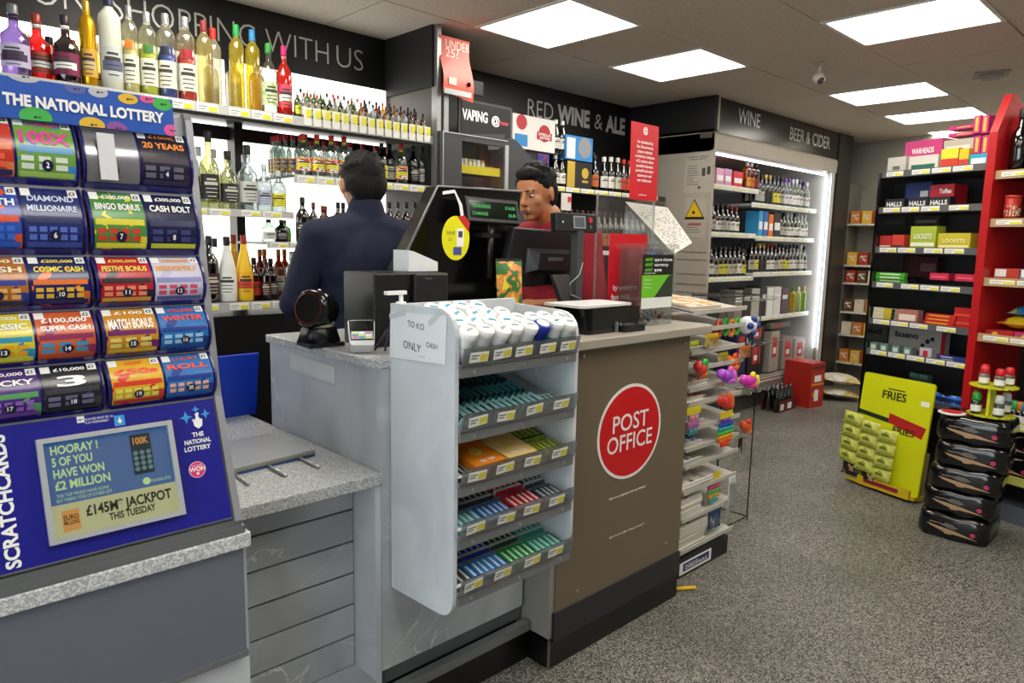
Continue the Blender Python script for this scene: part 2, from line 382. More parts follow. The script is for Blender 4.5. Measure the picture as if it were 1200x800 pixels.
MB().box(1.385, 3.30, .9, 1.425, 3.39, 2.05).build('upright', [BLACK], bar)
MB().box(.1, 2.99, 0, 2.27, 3.395, 1.02).build('base_cabinet', [BLACK], bar)
MB().box(2.262, 3.0, .9, 2.28, 3.39, 1.84).build('side_panel', [mat('080808', .6)], bar)
SHELVES = [('top', .1, 2.275, 1.846, 1.885), ('left', .1, 1.505, 1.44, 1.47), ('right', 1.515, 2.275, 1.60, 1.635), ('low', 1.38, 2.275, 1.31, 1.337), ('bottom', .1, 2.275, 1.045, 1.08)]
SHM = mat('c4c4c2', .35, .2)
for nm, x0, x1, z0, z1 in SHELVES:
    m = MB(); m.box(x0, 2.985, z1-.012, x1, 3.38, z1-.001, 1); m.box(x0, 2.975, z0, x1, 2.985, z1, 0)
    s = m.build('shelf', [SHM, mat('26262a', .3) if nm != 'left' else mat('77797b', .2, .3)], bar)
    price_tickets(s, x0+(0 if nm != 'top' else .8), x1-(.02 if nm != 'top' else .75), 2.975, z0, z1, .096)
MB().box(.1, 3.36, 1.80, 2.26, 3.38, 1.86).box(.1, 2.987, 1.832, 2.26, 2.999, 1.846).build('shelf_bracket', [BLACK], bar)

INK_D, INK_L = mat('3a3632', .5), mat('c8c4b8', .5); INKW = set()
def bottle_maker(h, r, style, gl, cap, lab=None, lab2=None, fill=None, sym=None):
    """body + cap + label(s); style picks the outline"""
    def mk():
        P = {'round': [(.9, 0), (1, .015), (1, .56), (.92, .63), (.55, .72), (.34, .76), (.32, .92)],
             'tall': [(.92, 0), (1, .012), (1, .72), (.93, .77), (.62, .82), (.40, .85), (.37, .94)],
             'squat': [(.92, 0), (1, .02), (1, .5), (.9, .58), (.45, .66), (.33, .7), (.32, .88)],
             'wine': [(.92, 0), (1, .012), (1, .56), (.9, .64), (.5, .72), (.37, .77), (.36, .92)],
             'slope': [(.95, 0), (1, .02), (.98, .3), (.9, .5), (.62, .68), (.4, .8), (.33, .92)],
             'beer': [(.92, 0), (1, .015), (1, .5), (.85, .62), (.5, .76), (.42, .95)]}[style]
        o = empty('bottle'); p = [(r*a, h*b) for a, b in P]
        MB().lathe(p, 0, 16).build('glass', [gl], o)
        z0, rr = p[-1][1], p[-1][0]
        MB().lathe([(rr*1.12, h*.86), (rr*1.15, h*.87), (rr*1.15, h*.985), (rr*1.0, h)], 0, 12).build('cap', [cap], o)
        if lab:
            m = MB().lathe([(r*1.012, h*.12), (r*1.012, h*.44)], 0, 14, a0=-2.9, a1=-.2, cap=False); dk = lab.name in INKW
            for q, (z0_, z1_, w_) in enumerate(((.36, .385, .5), (.30, .34, .75), (.25, .262, .6), (.20, .212, .6), (.15, .162, .45))): m.lathe([(r*1.03, h*z0_), (r*1.03, h*z1_)], 1, 6, a0=-1.62-w_, a1=-1.62+w_, cap=False)
            m.build('label', [lab, INK_L if dk else INK_D], o)
        if lab2:
            MB().lathe([(r*1.02, h*.2), (r*1.02, h*.3)], 0, 12, a0=-2.6, a1=-.6, cap=False).build('band', [lab2], o)
            MB().lathe([(rr*1.04, h*.79), (rr*1.04, h*.85)], 0, 12, cap=True).build('neck_band', [lab2], o)
        if fill: MB().lathe([(r*.9, .004), (r*.94, .01), (r*.94, h*.5), (r*.5, h*.62)], 0, 14).build('liquid', [fill], o)
        if sym: MB().lathe([(r*1.03, h*.5), (r*1.03, h*.6)], 0, 10, a0=-2.1, a1=-1.1, cap=False).build('badge', [sym], o)
        return o
    return mk
def bt(key, px, top, y, z, desc, where, group, style='round', r=.036, gl=None, cap=BLACK, lab=None, lab2=None, fill=None, sym=None, h=None, cat='bottle'):
    p = HY(px, top, y)
    if h is None: h = max(.05, p.z-z)
    x = p.x
    if x < 1.52 and abs(z-1.337) < .001: h = min(h, .098)
    if x > 1.33: h = min(h, {1.08: .222, 1.337: .255, 1.635: .200}.get(round(z, 3), 9))
    for (qx, qy, qr) in PLACED.get(round(z, 2), []):
        d = math.hypot(x-qx, y-qy)
        if d < r+qr+.001:
            if d-qr-.001 > r*.72: r = d-qr-.001
            else: y = qy+math.sqrt(max((r+qr+.002)**2-(x-qx)**2, 0)); 
    PLACED.setdefault(round(z, 2), []).append((x, y, r))
    k = key
    mk = bottle_maker(.28, .036, style, gl, cap, lab, lab2, fill, sym)
    M = TR(x, y, z) @ RZ(random.uniform(-.5, .1)) @ Matrix.Diagonal((r/.036, r/.036, h/.28, 1))
    return put(k, mk, M, desc, cat, where, group)
PLACED = {}
CLR = glass('d8dfdb', .12, .1); WL = mat('efefe9', .5)
ON1 = 'on the top spirits shelf'; TG = 'spirit bottles on the top shelf'
z1 = 1.885; y1 = 3.04
bt('lav', 14, 5, y1, z1, 'lavender gin bottle with silver cap', ON1, TG, 'squat', .045, glass('b9a2d8', .35), GREYM, mat('cbbfe0'), mat('3c2450'))
bt('redb', 45, 13, y1, z1, 'bright red square-shouldered bottle with white label', ON1, TG, 'squat', .044, glass('ff2a18', .5), mat('b05040', .3, .3), mat('b8402c'), WL)
bt('mar', 75, 18, y1, z1, 'dark maroon gin bottle with pale label', ON1, TG, 'squat', .042, glass('5b0f2c', .5), mat('3b2a33', .3), mat('7d1848'), WL)
bt('gold', 100, 1, y1, z1, 'tall gold foil bottle', ON1, TG, 'tall', .031, mat('e0a818', .25, .7), mat('e8c04a', .25, .7), mat('d8a23a'), mat('c9b37c'))
bt('frost', 126, -8, y1, z1, 'frosted white vodka bottle with blue cap', ON1, TG, 'tall', .038, mat('d4d5c4', .5), mat('1c2346', .4), mat('c2c7c4'), mat('5a6080'))
for px, tp, c, base in ((150, 7, 'e07a2a', 'e8e6a0'), (171, 14, '3e7a34', 'd7e84a'), (193, 16, '1b2340', '2e4fd0'), (216, 20, 'a01828', 'e04030')):
    bt('em'+c, px, tp, y1, z1, {'e07a2a': 'clear vodka bottle with orange round badge', '3e7a34': 'clear vodka bottle with green badge and lime base', '1b2340': 'clear vodka bottle with navy badge and blue base', 'a01828': 'clear vodka bottle with red badge and red base'}[c], ON1, TG, 'tall', .036, glass('f2f0dc', .3), mat('c8cacb', .25, .8), mat('e3e0cc'), None, mat(base), mat(c))
for px, tp, c, g, d in ((238, 24, '8a2a28', 'fdf6c4', 'slim yellow liqueur bottle with dark red cap'), (253, 31, 'd8302c', 'fcfae6', 'slim pale bottle with bright red cap'), (276, 29, '1f9a48', 'fdf08c', 'slim yellow bottle with green cap'), (295, 35, '2a86c4', 'fcee80', 'slim yellow bottle with blue cap')):
    bt('sl'+c, px, tp, y1, z1, d, ON1, TG, 'tall', .030, glass(g, .45, .06), mat(c), None, None, None)
bt('grn', 314, 51, y1, z1, 'clear bottle with green cap and green floral label', ON1, TG, 'round', .036, CLR, mat('2f9a40'), busy('dfe8c0', '9fc46a', 'f0f0e0', 70), None)
bt('pnk', 332, 54, y1, z1, 'orange bottle with pink cap and bright label', ON1, TG, 'round', .037, glass('ff5a3a', .75), mat('e0207a'), busy('f0522a', 'd02a8a', 'e8702c', 60), WL)
for i in range(11):    # back row of the top shelf
    px = 30+i*27; bt('bk%d' % (i % 3), px, 40+i*3.5, 3.22, z1, ['pale gold bottle behind', 'amber bottle behind', 'clear bottle behind'][i % 3], ON1, 'bottles at the back of the top shelf', 'tall', .032, glass(['efe3a0', 'd8a030', 'f4f4ea'][i % 3], .3), [mat('d8c070', .3, .5), BLACK, mat('c02028')][i % 3], [WL, None, mat('d8cfa0')][i % 3])
# miniatures in clip trays
MINI = [('c02028', 'f0f0f0', 'clear miniature with red cap'), ('30303a', 'e8eef0', 'clear miniature with dark cap'), ('20202a', 'b06a20', 'amber miniature with black cap'), ('d8d8d8', '8a9a30', 'green miniature with silver cap'), ('101012', '3a1a10', 'dark brown miniature with black cap'), ('a01820', 'd8b060', 'golden miniature with red cap')]
for i in range(22):
    px = 350+i*7.3+random.uniform(-1, 1); q = i/21
    for row in range(2):
        ci = random.choice([0, 0, 1, 3] if q < .45 else [1, 2, 4, 5, 2]); c = MINI[ci]
        xx = HY(px+row*4, 140, 3.0+row*.07).x
        if xx > 2.25: continue
        put('mini%d' % ci, bottle_maker(.11, .016, 'round', glass(c[1], .4), mat(c[0]), [WL, mat('2f8a50'), mat('d8c890'), YEL, mat('c8b080'), mat('e8d8a0')][ci]),
            TR(xx, 3.005+row*.07, 1.885+row*.03) @ RZ(random.uniform(-.4, .4)), c[2], 'miniature', 'on the top spirits shelf', 'miniature spirits')
tray = thing('miniature_tray', (1.9, 3.0, 1.885), 'white tiered tray of price tickets under the miniatures', 'tray', 'on the top spirits shelf')
m = MB(); m.box(1.52, 3.045, 1.886, 2.26, 3.11, 1.915, 0); m.build('tray', [mat('d9d9d6')], tray)
m = MB()
for i in range(15):
    x = 1.56+i*.047; m.box(x, 2.968, 1.85, x+.036, 2.972, 1.925, 0, T=None); m.box(x+.010, 2.966, 1.885, x+.034, 2.968, 1.918, 1)
m.build('price_tickets', [PRICE, YEL], tray)
# shelf two, left: clear spirits
S2 = 'on the left middle spirits shelf'; G2 = 'bottles on the left middle spirits shelf'; zz = 1.470; yy = 3.05
BLAB = mat('1c1c20'); INKW.update({BLAB.name, mat('3a1c14').name, mat('3a1408').name, mat('7d1848').name}); SL = mat('c7c7c2')
for px, tp, k, d, c, l, r in ((212, 148, 'a', 'pale gin bottle with dark red cap', mat('5a1420'), BLAB, .036), (227, 156, 'a2', 'pale spirit bottle with tall black cap', BLACK, BLAB, .034), (243, 153, 'b', 'pale yellow tequila bottle with black cap', BLACK, BLAB, .038), (266, 177, 'c', 'squat pale spirit bottle with black label', BLACK, BLAB, .041), (289, 170, 'd', 'round-shouldered clear bottle with grey label', BLACK, SL, .041), (309, 192, 'e', 'clear vodka bottle with blue emblem', SILV, mat('b9c3da'), .036), (326, 200, 'f', 'clear vodka bottle with yellow price flash', SILV, YEL, .032)):
    bt('s2'+k, px, tp, yy, zz, d, S2, G2, 'squat' if r > .037 else 'round', r, glass('e6e4bc' if k in 'abc' else 'ccd4d4', .22), c, l, None)
for i, px in enumerate((232, 250, 268, 286)): bt('s2g', px, 172+i*3, 3.22, zz, 'silver-capped bottle behind', S2, G2, 'round', .034, CLR, SILV, WL)
# shelf two, right: red-capped vodka
S3 = 'on the right middle spirits shelf'; G3 = 'bottles on the right middle spirits shelf'; zz = 1.635
for i, px in enumerate((312, 320, 327, 334, 343, 352, 358)):
    p = HY(px, 170, 3.28-i*.03); put('rv', bottle_maker(.27, .036, 'round', CLR, mat('b81c26'), busy('e9e9e2', 'd8402c', 'e9e23a', 50)), TR(max(p.x, 1.56), 3.28-i*.03, zz-.0) @ Matrix.Diagonal((.8, .8, .72, 1)), 'red-capped vodka bottle in the slanting row', 'bottle', S3, 'red-capped vodka bottles')
for px in (355, 371, 388, 403, 470): bt('rv2', px, 157+(px-355)*.06, 3.03, zz, 'red-capped vodka with orange label', S3, 'red-capped vodka bottles', 'round', .033, CLR, mat('b81c26'), busy('e9e9e2', 'd8402c', 'e9e23a', 50), YEL)
for px, d, g, l in ((447, 'dark bottle with black and yellow label', glass('202020', .7), YEL), (461, 'dark green bottle with white label', glass('16301c', .7), WL), (474, 'green glass bottle with black cap', glass('2f9a48', .5), mat('208038')), (484, 'dark glass bottle with black cap', glass('26262a', .6), BLAB), (494, 'clear bottle with grey label', CLR, SL)):
    bt('dk'+str(px), px, 168, 3.05, zz, d, S3, G3, 'round', .030, g, BLACK, l)
for i in range(8): bt('rv3', 365+i*15, 165, 3.2, zz, 'red-capped bottle behind', S3, 'red-capped vodka bottles', 'round', .031, CLR, mat('b81c26'), WL)
# shelf three, right: whisky
S4 = 'on the lower whisky shelf'; G4 = 'bottles on the lower whisky shelf'; zz = 1.337
for px, tp, d, g, c, l in ((314, 238, 'clear spirit bottle with black and white label', CLR, BLACK, WL), (329, 236, 'black-labelled whisky with orange fruit mark', glass('3a1a0a', .7), BLACK, BLAB), (338, 240, 'bright green liqueur bottle', glass('7ad030', .8), BLACK, mat('8fdc3c')), (354, 231, 'square black whisky bottle with white script label', glass('1a120c', .8), BLACK, BLAB), (367, 237, 'green whisky bottle with yellow label and red cap', glass('1d3a22', .7), mat('7a1a1c'), mat('dccf70')), (378, 241, 'whisky bottle with dark red cap', glass('8a3c12', .5), mat('7a1a1c'), mat('c8b070')), (386, 241, 'amber whisky bottle with red cap', glass('a0501a', .5), mat('8a1c1c'), mat('c03020'))):
    bt('wh'+str(px), px, tp, 3.04, zz, d, S4, G4, 'round', .031, g, c, l)
for i, px in enumerate(range(396, 500, 10)):
    bt('wd%d' % (i % 2), px, 237, 3.05, zz, ['brown bottle with black cap', 'dark red bottle with black cap'][i % 2], S4, G4, 'round', .027, glass(['6a2a12', '70181a'][i % 2], .6), BLACK, [WL, mat('c8a860')][i % 2], WL)
# bottom shelf
S5 = 'on the bottom spirits shelf'; G5 = 'bottles on the bottom spirits shelf'; zz = 1.08
for px, tp, d, g, c, l, r in ((244, 276, 'dark cream-liqueur bottle with oval label', glass('1a0f0c', .9), BLACK, mat('3a1c14'), .036), (265, 277, 'white coconut rum bottle with black cap', mat('e9e9e4', .3), BLACK, mat('f2f2ec'), .038), (285, 275, 'yellow egg liqueur bottle with red cap', mat('f0c21c', .3), mat('9a2a18'), mat('f2b41c'), .037), (251, 279, 'clear white bottle with black cap', CLR, BLACK, WL, .032), (273, 275, 'yellow liqueur bottle behind with red cap', mat('e0b020', .3), mat('9a2a18'), None, .034),
        (301, 302, 'short rum bottle with red and yellow label', glass('7a2a10', .6), BLACK, mat('d03820'), .030), (311, 303, 'brown rum bottle with black cap', glass('6a2410', .6), BLACK, mat('3a1408'), .028), (321, 303, 'dark whisky bottle with black label', glass('4a1a0c', .7), BLACK, BLAB, .030), (341, 296, 'slim clear bottle with white label', CLR, SILV, WL, .026), (349, 295, 'clear white rum bottle with red dot label', CLR, BLACK, WL, .036)):
    bt('bo'+str(px), px, tp, 3.03 if px not in (251, 273) else 3.15, zz, d, S5, G5, 'slope' if px in (265, 285) else 'round', r, g, c, l, None if px != 285 else mat('d8402c'))
for i, px in enumerate((304, 314, 326, 337, 352)): bt('bob', px, 292, 3.2, zz, 'brown orange-capped bottle behind', S5, G5, 'round', .028, glass('8a4a18', .5), mat('d8862a'), WL)
# ================================================================== COUNTERS
def panel_gap(m): pass
CT = 1.045
tc = thing('tall_counter', (1.3, 1.53, 0), 'tall grey marble-effect counter with terrazzo worktop carrying the scanner', 'counter')
m = MB(); m.box(1.005, 1.532, .18, 1.545, 1.55, 1.02); m.build('front_panel', [MARB], tc)
MB().box(1.005, 1.55, .18, 1.025, 2.17, 1.02).build('side_panel', [MARB], tc)
MB().box(1.025, 1.56, .0, 1.545, 2.17, 1.015).build('carcass', [DARK], tc)
MB().box(.995, 1.532, 1.02, 1.545, 2.18, CT).build('worktop', [TERR], tc, bevel=.003)
MB().box(1.005, 1.545, .13, 1.55, 1.56, .18).build('recess_strip', [mat('5d6063', .4)], tc)
MB().box(1.006, 1.50, .105, 1.55, 1.528, .135).build('ledge', [mat('7c7f82', .35, .3)], tc)
MB().box(1.006, 1.515, 0, 1.55, 1.528, .105).build('kickboard', [mat('08080a', .3)], tc)
tp = MB(FR((1.004, 2.06, .955), (0, -1, -.03), (0, 0, 1))).box(.03, 0, 0, .30, .05, .001).build('tape_strip', [mat('cfd0cf', .25)], tc)
# low counter with slatwall
lc = thing('low_counter', (.8, 1.53, 0), 'low grey terrazzo-topped counter with grooved plank front', 'counter')
MB().box(.597, 1.52, .715, 1.004, 2.45, .747).build('worktop', [TERR], lc, bevel=.003)
MB().box(.594, 1.53, .14, .615, 1.64, .715).build('side_panel', [MARBL], lc)
MB().box(.985, 1.53, .14, 1.003, 1.64, .715).build('side_panel', [MARBL], lc)
MB().box(.615, 1.53, .135, .985, 1.64, .16).build('base_shelf', [MARB], lc)
MB().box(.60, 1.66, 0, .995, 2.42, .71).build('carcass', [DARK], lc)
pl = None
for i in range(6):
    z0 = .163+i*.092
    if pl is None: pl = MB().box(0, 0, 0, .365, .013, .086).build('plank', [MARB], lc); p = pl
    else: p = pl.copy(); COL.objects.link(p)
    p.location = (.6175, 1.637, z0)
MB().box(.60, 1.50, .105, 1.0, 1.655, .135).build('ledge', [mat('7c7f82', .35, .3)], lc)
MB().box(.615, 1.65, .14, .985, 1.66, .715).build('backing', [mat('3a3c3f')], lc)
for i in range(3):
    p = HZ((308, 360, 372)[i], (548, 540, 546)[i], .75)
for i, (a, b) in enumerate((((272, 553), (291, 567)), ((304, 540), (335, 557)), ((343, 533), (374, 547)))):
    A = HZ(*a, .752); B = HZ(*b, .752)
    o = MB().tube([A, B], .0045, 0, 8).build('metal_rod', [MET], None, (B.x, B.y, .7475)); tag(o, ['short metal hook rod half hidden by the lottery stand', 'middle metal hook rod lying on the low counter', 'metal hook rod nearest the tall counter'][i], 'rod', '', 'metal rods on the low counter')
# brochure + blue folder
o = thing('magazine', (.85, 1.85, .76), 'thin magazine lying on the low grey counter', 'magazine')
C4 = [HZ(265, 514, .775), HZ(320, 504, .775), HZ(369, 523, .775), HZ(270, 546, .775)]
m = MB()
for k, (a, b, mi) in enumerate(((.7475, .755, 1), (.755, .762, 2), (.762, .766, 0))):
    n = len(m.v); m.add([(c.x, c.y, a) for c in C4]+[(c.x, c.y, b) for c in C4], [(0, 3, 2, 1), (4, 5, 6, 7), (0, 1, 5, 4), (1, 2, 6, 5), (2, 3, 7, 6), (3, 0, 4, 7)], mi)
m.build('pages', [mat('9ea0a4', .25), mat('2c4f86'), mat('8d8b70')], o)
F = FR((.60, 2.36, .7485), (1, 0, 0), (0, -.18, 1))
o = MB(F).box(0, 0, 0, .43, .22, .012).build('folder', [mat('1238b8', .4)], None, (.8, 2.36, .7485)); tag(o, 'bright blue folder leaning behind the low counter top', 'folder')

# Post office counter
BR = mat('6f6250', .42); BRS = mat('8f8a84', .5); po = thing('service_counter', (1.93, 1.42, 0), 'brown service counter with red oval sign and black kickboard', 'counter')
MB().box(1.582, 1.42, .185, 2.285, 1.432, 1.03).build('front_panel', [BR], po)
MB().box(1.56, 1.426, .10, 1.582, 1.80, 1.03).build('side_panel', [BRS], po)
MB().box(1.582, 1.436, .10, 2.285, 1.80, 1.03).build('carcass', [BRS], po)
MB().box(1.574, 1.414, .09, 2.287, 1.434, .185).build('lower_band', [mat('26262a', .45)], po)
MB().box(1.56, 1.42, 0, 2.285, 1.79, .09).build('kickboard', [mat('0a0a0b', .3)], po)
MB().box(1.555, 1.418, 0, 1.561, 1.424, .10).build('corner_bead', [mat('5e5c58', .4)], po)
MB().box(1.552, 1.385, 1.031, 2.41, 1.9, 1.062, c=.03).build('worktop', [mat('a39c90', .4)], po, bevel=.004)
PF = FR((1.582, 1.4195, 0), (1, 0, 0), (0, 0, 1))
for px, py in ((676, 691), (780, 636), (684, 417), (803, 402)):
    u, v = UV(PF, px, py); MB(PF).disc(u, v, .006, .003, n=10).build('screw', [MET], po)
u, v = UV(PF, 738.5, 505); u2, _ = UV(PF, 771, 505); r = u2-u+.012
m = MB(PF); m.disc(u, v, r*1.0, .0015, 0, n=40, ry=r*.93); m.disc(u, v, r*.94, .002, 1, n=40, ry=r*.87)
m.text('POST', u, v+.008, .083, 0, align='c', w=r*1.12, bold=.008, h=.0025); m.text('OFFICE', u, v-.062, .083, 0, align='c', w=r*1.42, bold=.008, h=.0025)
a = m.build('oval_sign', [mat('f0efeb', .35), mat('d0111c', .35)], po)
for y in (566, 610):
    u, v = UV(PF, 735, y+12); m = MB(PF); rnd = random.Random(y); x = u-.10
    while x < u+.10: w = rnd.uniform(.004, .02); m.box(x, v-.002+rnd.uniform(0, .002), 0, x+w, v+.002+rnd.uniform(0, .004), .0006); x += w+rnd.uniform(.001, .006)
    m.build('glue_residue', [mat('cfcabd', .6)], po)
# lottery counter
lo = thing('lottery_counter', (.2, 1.42, 0), 'light grey marble counter with slate panel under the lottery stand', 'counter')
MB().box(-.5, 1.42, .10, .592, 2.1, .71).build('carcass', [MARBL], lo)
MB().box(-.5, 1.395, .708, .594, 2.1, .74).build('worktop', [terrazzo('b2b4b8', 'e4e4e4', '3c3c40', 240)], lo, bevel=.003)
MB().box(-.5, 1.405, .475, .580, 1.42, .706).build('panel', [mat('6c717d', .4)], lo)
MB().box(-.5, 1.402, .462, .584, 1.42, .475).build('trim_strip', [mat('84878b', .35, .4)], lo)
MB().box(-.5, 1.45, 0, .592, 2.1, .10).build('kickboard', [DARK], lo)

# ================================================================== LOTTERY STAND
BLU = mat('1a1c8a', .3); LB = mat('2456b4', .35); NAVY = mat('161440', .35); SIL = mat('9d9ea4', .35, .35); WT = mat('f4f4f2', .4)
ls = thing('lottery_stand', (.33, 1.45, .741), 'blue lottery scratchcard display stand with screen and header', 'display stand')
XR = .563; XL = -.10
# profile side (y,z): lower lean, upper lean
y0, zl = 1.405, .775; y1_, zm = 1.488, 1.02; y2, zt = 1.60, 1.60
LF = FR((0, y0, zl), (1, 0, 0), (0, y1_-y0, zm-zl))
UF = FR((0, y1_, zm), (1, 0, 0), (0, y2-y1_, zt-zm))
LL = math.hypot(y1_-y0, zm-zl); UL = math.hypot(y2-y1_, zt-zm)
YZ = Matrix(((0, 0, 1, 0), (1, 0, 0, 0), (0, 1, 0, 0), (0, 0, 0, 1)))   # prism helper: (y,z) outline pushed along x
def side(P, x0, x1, mi=0, mb=None): return (mb or MB()).prism(P, x0, x1, mi, YZ)
SP = [(y0-.012, zl-.003), (y0-.004, zl+.02), (y1_-.010, zm), (y2-.022, zt-.03), (y2-.018, zt-.008), (y2-.004, zt+.008), (y2+.012, zt+.004), (y2+.04, zt-.04), (1.74, 1.0), (1.74, zl-.003)]
side(SP, XR-.002, XR+.012).build('side_panel', [SIL], ls); side(SP, XL-.012, XL).build('side_panel', [SIL], ls)
side([(y0, zl), (y1_, zm), (y2, zt), (y2+.03, zt), (1.74, 1.0), (1.74, zl)], XL, XR-.002).build('body', [SIL], ls)
MB().box(XL-.02, 1.398, .741, XR+.02, 1.75, .757).box(XL-.02, 1.402, .757, XR+.014, 1.75, .772).build('base_rail', [mat('8f9296', .3, .6)], ls)
MB(LF).box(XL+.01, .004, 0, XR-.006, LL-.006, .006).build('front_panel', [BLU], ls)
# screen
P4 = [UV(LF, *p) for p in ((42, 516), (200, 493), (213, 603), (55, 640))]
su0, su1 = (P4[0][0]+P4[3][0])/2, (P4[1][0]+P4[2][0])/2; sv1, sv0 = (P4[0][1]+P4[1][1])/2, (P4[2][1]+P4[3][1])/2
m = MB(LF); b = .009; h = .018
m.box(su0, sv0, .006, su0+b, sv1, h); m.box(su1-b, sv0, .006, su1, sv1, h); m.box(su0+b, sv0, .006, su1-b, sv0+b, h); m.box(su0+b, sv1-b, .006, su1-b, sv1, h)
fr = m.build('screen_frame', [mat('c9ccd0', .3, .4)], ls)
m = MB(LF); su0 += b; su1 -= b; sv0 += b; sv1 -= b; W, Hh = su1-su0, sv1-sv0
m.box(su0, sv0, .006, su1, sv1, .010, 0); m.box(su0, sv0, .010, su1, sv0+Hh*.34, .0105, 1)
for k, (t_, w) in enumerate((('HOORAY !', .40), ('5 OF YOU', .34), ('HAVE WON', .43), ('£2 MILLION', .47))): m.text(t_, su0+W*.05, sv0+Hh*(.87-k*.125), Hh*.125, 2, bold=.03, w=W*w*.9, h=.0115)
m.text('THE TOP PRIZES HAVE GONE', su0+W*.05, sv0+Hh*.415, .008, 2, h=.0115, w=W*.40); m.text("BUT THERE'S TONS OF OTHERS LEFT", su0+W*.05, sv0+Hh*.365, .008, 2, h=.0115, w=W*.42)
m.text('£145M* JACKPOT', su0+W*.25, sv0+Hh*.17, Hh*.15, 3, bold=.03, w=W*.70, h=.0115); m.text('THIS TUESDAY', su0+W*.42, sv0+Hh*.07, Hh*.105, 3, bold=.03, w=W*.38, h=.0115)
m.box(su0+W*.07, sv0+Hh*.05, .0105, su0+W*.20, sv0+Hh*.27, .0115, 4); m.text('EURO', su0+W*.08, sv0+Hh*.17, .012, 3, w=W*.11, h=.012, bold=.02); m.text('MILLIONS', su0+W*.08, sv0+Hh*.12, .010, 3, w=W*.11, h=.012, bold=.02)
m.box(su0+W*.67, sv0+Hh*.50, .0105, su0+W*.84, sv0+Hh*.95, .0115, 5); m.text('100K', su0+W*.69, sv0+Hh*.84, .018, 4, w=W*.13, h=.0125, bold=.03)
for a in range(3):
    for c in range(4): m.disc(su0+W*(.70+a*.055), sv0+Hh*(.56+c*.06), .0045, .0125, 6, n=8)
m.text('THE NATIONAL LOTTERY', su0+W*.79, sv0+Hh*.385, .008, 2, w=W*.18, h=.0115); m.disc(su0+W*.76, sv0+Hh*.41, .007, .0115, 2, n=10)
m.build('screen', [emis('175a9c', .55), emis('c9c98e', .55), emis('b9d88e', .7), mat('15180f'), emis('d8932a', .6), mat('13242a'), mat('5b7a80')], fr)
def hand(m, F, s, mi, u, v):   # crossed-fingers emblem
    T = TR(u, v, 0) @ Matrix.Diagonal((s, s, 1, 1))
    m.prism([(-.5, .1), (-.45, -.55), (.0, -1), (.5, -.7), (.62, -.1), (.35, .2)], 0, .0012, mi, T)
    m.prism([(-.28, .1), (.05, .1), (.30, 1.0), (.08, 1.08)], 0, .0016, mi, T); m.prism([(.05, .15), (.36, .15), (.02, .98), (-.2, .92)], 0, .0020, mi, T)
    m.prism([(-.62, .25), (-.42, .32), (-.2, -.1), (-.45, -.2)], 0, .0014, mi, T); m.prism([(.4, .25), (.6, .2), (.62, -.1), (.35, -.1)], 0, .0014, mi, T)
def star(m, u, v, r, mi):
    m.prism([(u+(r if k % 2 == 0 else r*.35)*math.cos(k*math.pi/4), v+(r if k % 2 == 0 else r*.35)*math.sin(k*math.pi/4)) for k in range(8)], 0, .0012, mi)
L2 = LF @ TR(0, 0, .006); m = MB(L2); u, v = UV(L2, 231, 493); PM = [WT, mat('3f9ae0', .4), mat('f0b8cc'), mat('e0387a', .4), BLU]
hand(m, L2, .016, 0, u, v); star(m, u-.021, v+.010, .013, 1); star(m, u, v+.024, .008, 1); star(m, u+.018, v+.012, .010, 1)
m.build('emblem', PM, ls); m = MB(L2)
for k, (t_, y) in enumerate((('THE', 511), ('NATIONAL', 519), ('LOTTERY', 527))): m.text(t_, *UV(L2, 232, y), .0125, 0, align='c', bold=.03, h=.0012, w=None if k == 0 else .052)
m.build('lettering', PM, ls); m = MB(L2)
u, v = UV(L2, 231, 550); m.disc(u, v, .0165, .001, 2); m.disc(u, v, .015, .0012, 3); m.text('WON', u, v-.003, .012, 0, align='c', bold=.03, h=.002); m.text('WE HAVE', u, v+.0065, .0045, 0, align='c', h=.002)
m.disc(u, v-.008, .003, .002, 0, n=6); m.build('round_sticker', PM, ls); m = MB(L2)
u, v = UV(L2, 90, 492); m.box(u, v-.006, 0, u+.012, v+.006, .001, 0); m.text('18+', u+.001, v-.003, .0065, 4, h=.0016, bold=.02); m.text("PLAYERS MUST BE 18+", *UV(L2, 100, 493), .0065, 0, w=.048, h=.001); m.text('PLAY RESPONSIBLY', *UV(L2, 100, 497), .006, 0, w=.04, h=.001)
u, v = UV(L2, 134, 494); m.box(u, v-.009, 0, u+.018, v+.011, .001, 1); hand(m, L2, .006, 0, u+.009, v+.001); m.build('small_print', PM, ls); m = MB(L2)
u, v = UV(L2, 25, 664); m.text('SCRATCHCARDS', u, v, .030, 0, bold=.035, rot=math.pi/2, h=.001, w=None); m.build('lettering', PM, ls)
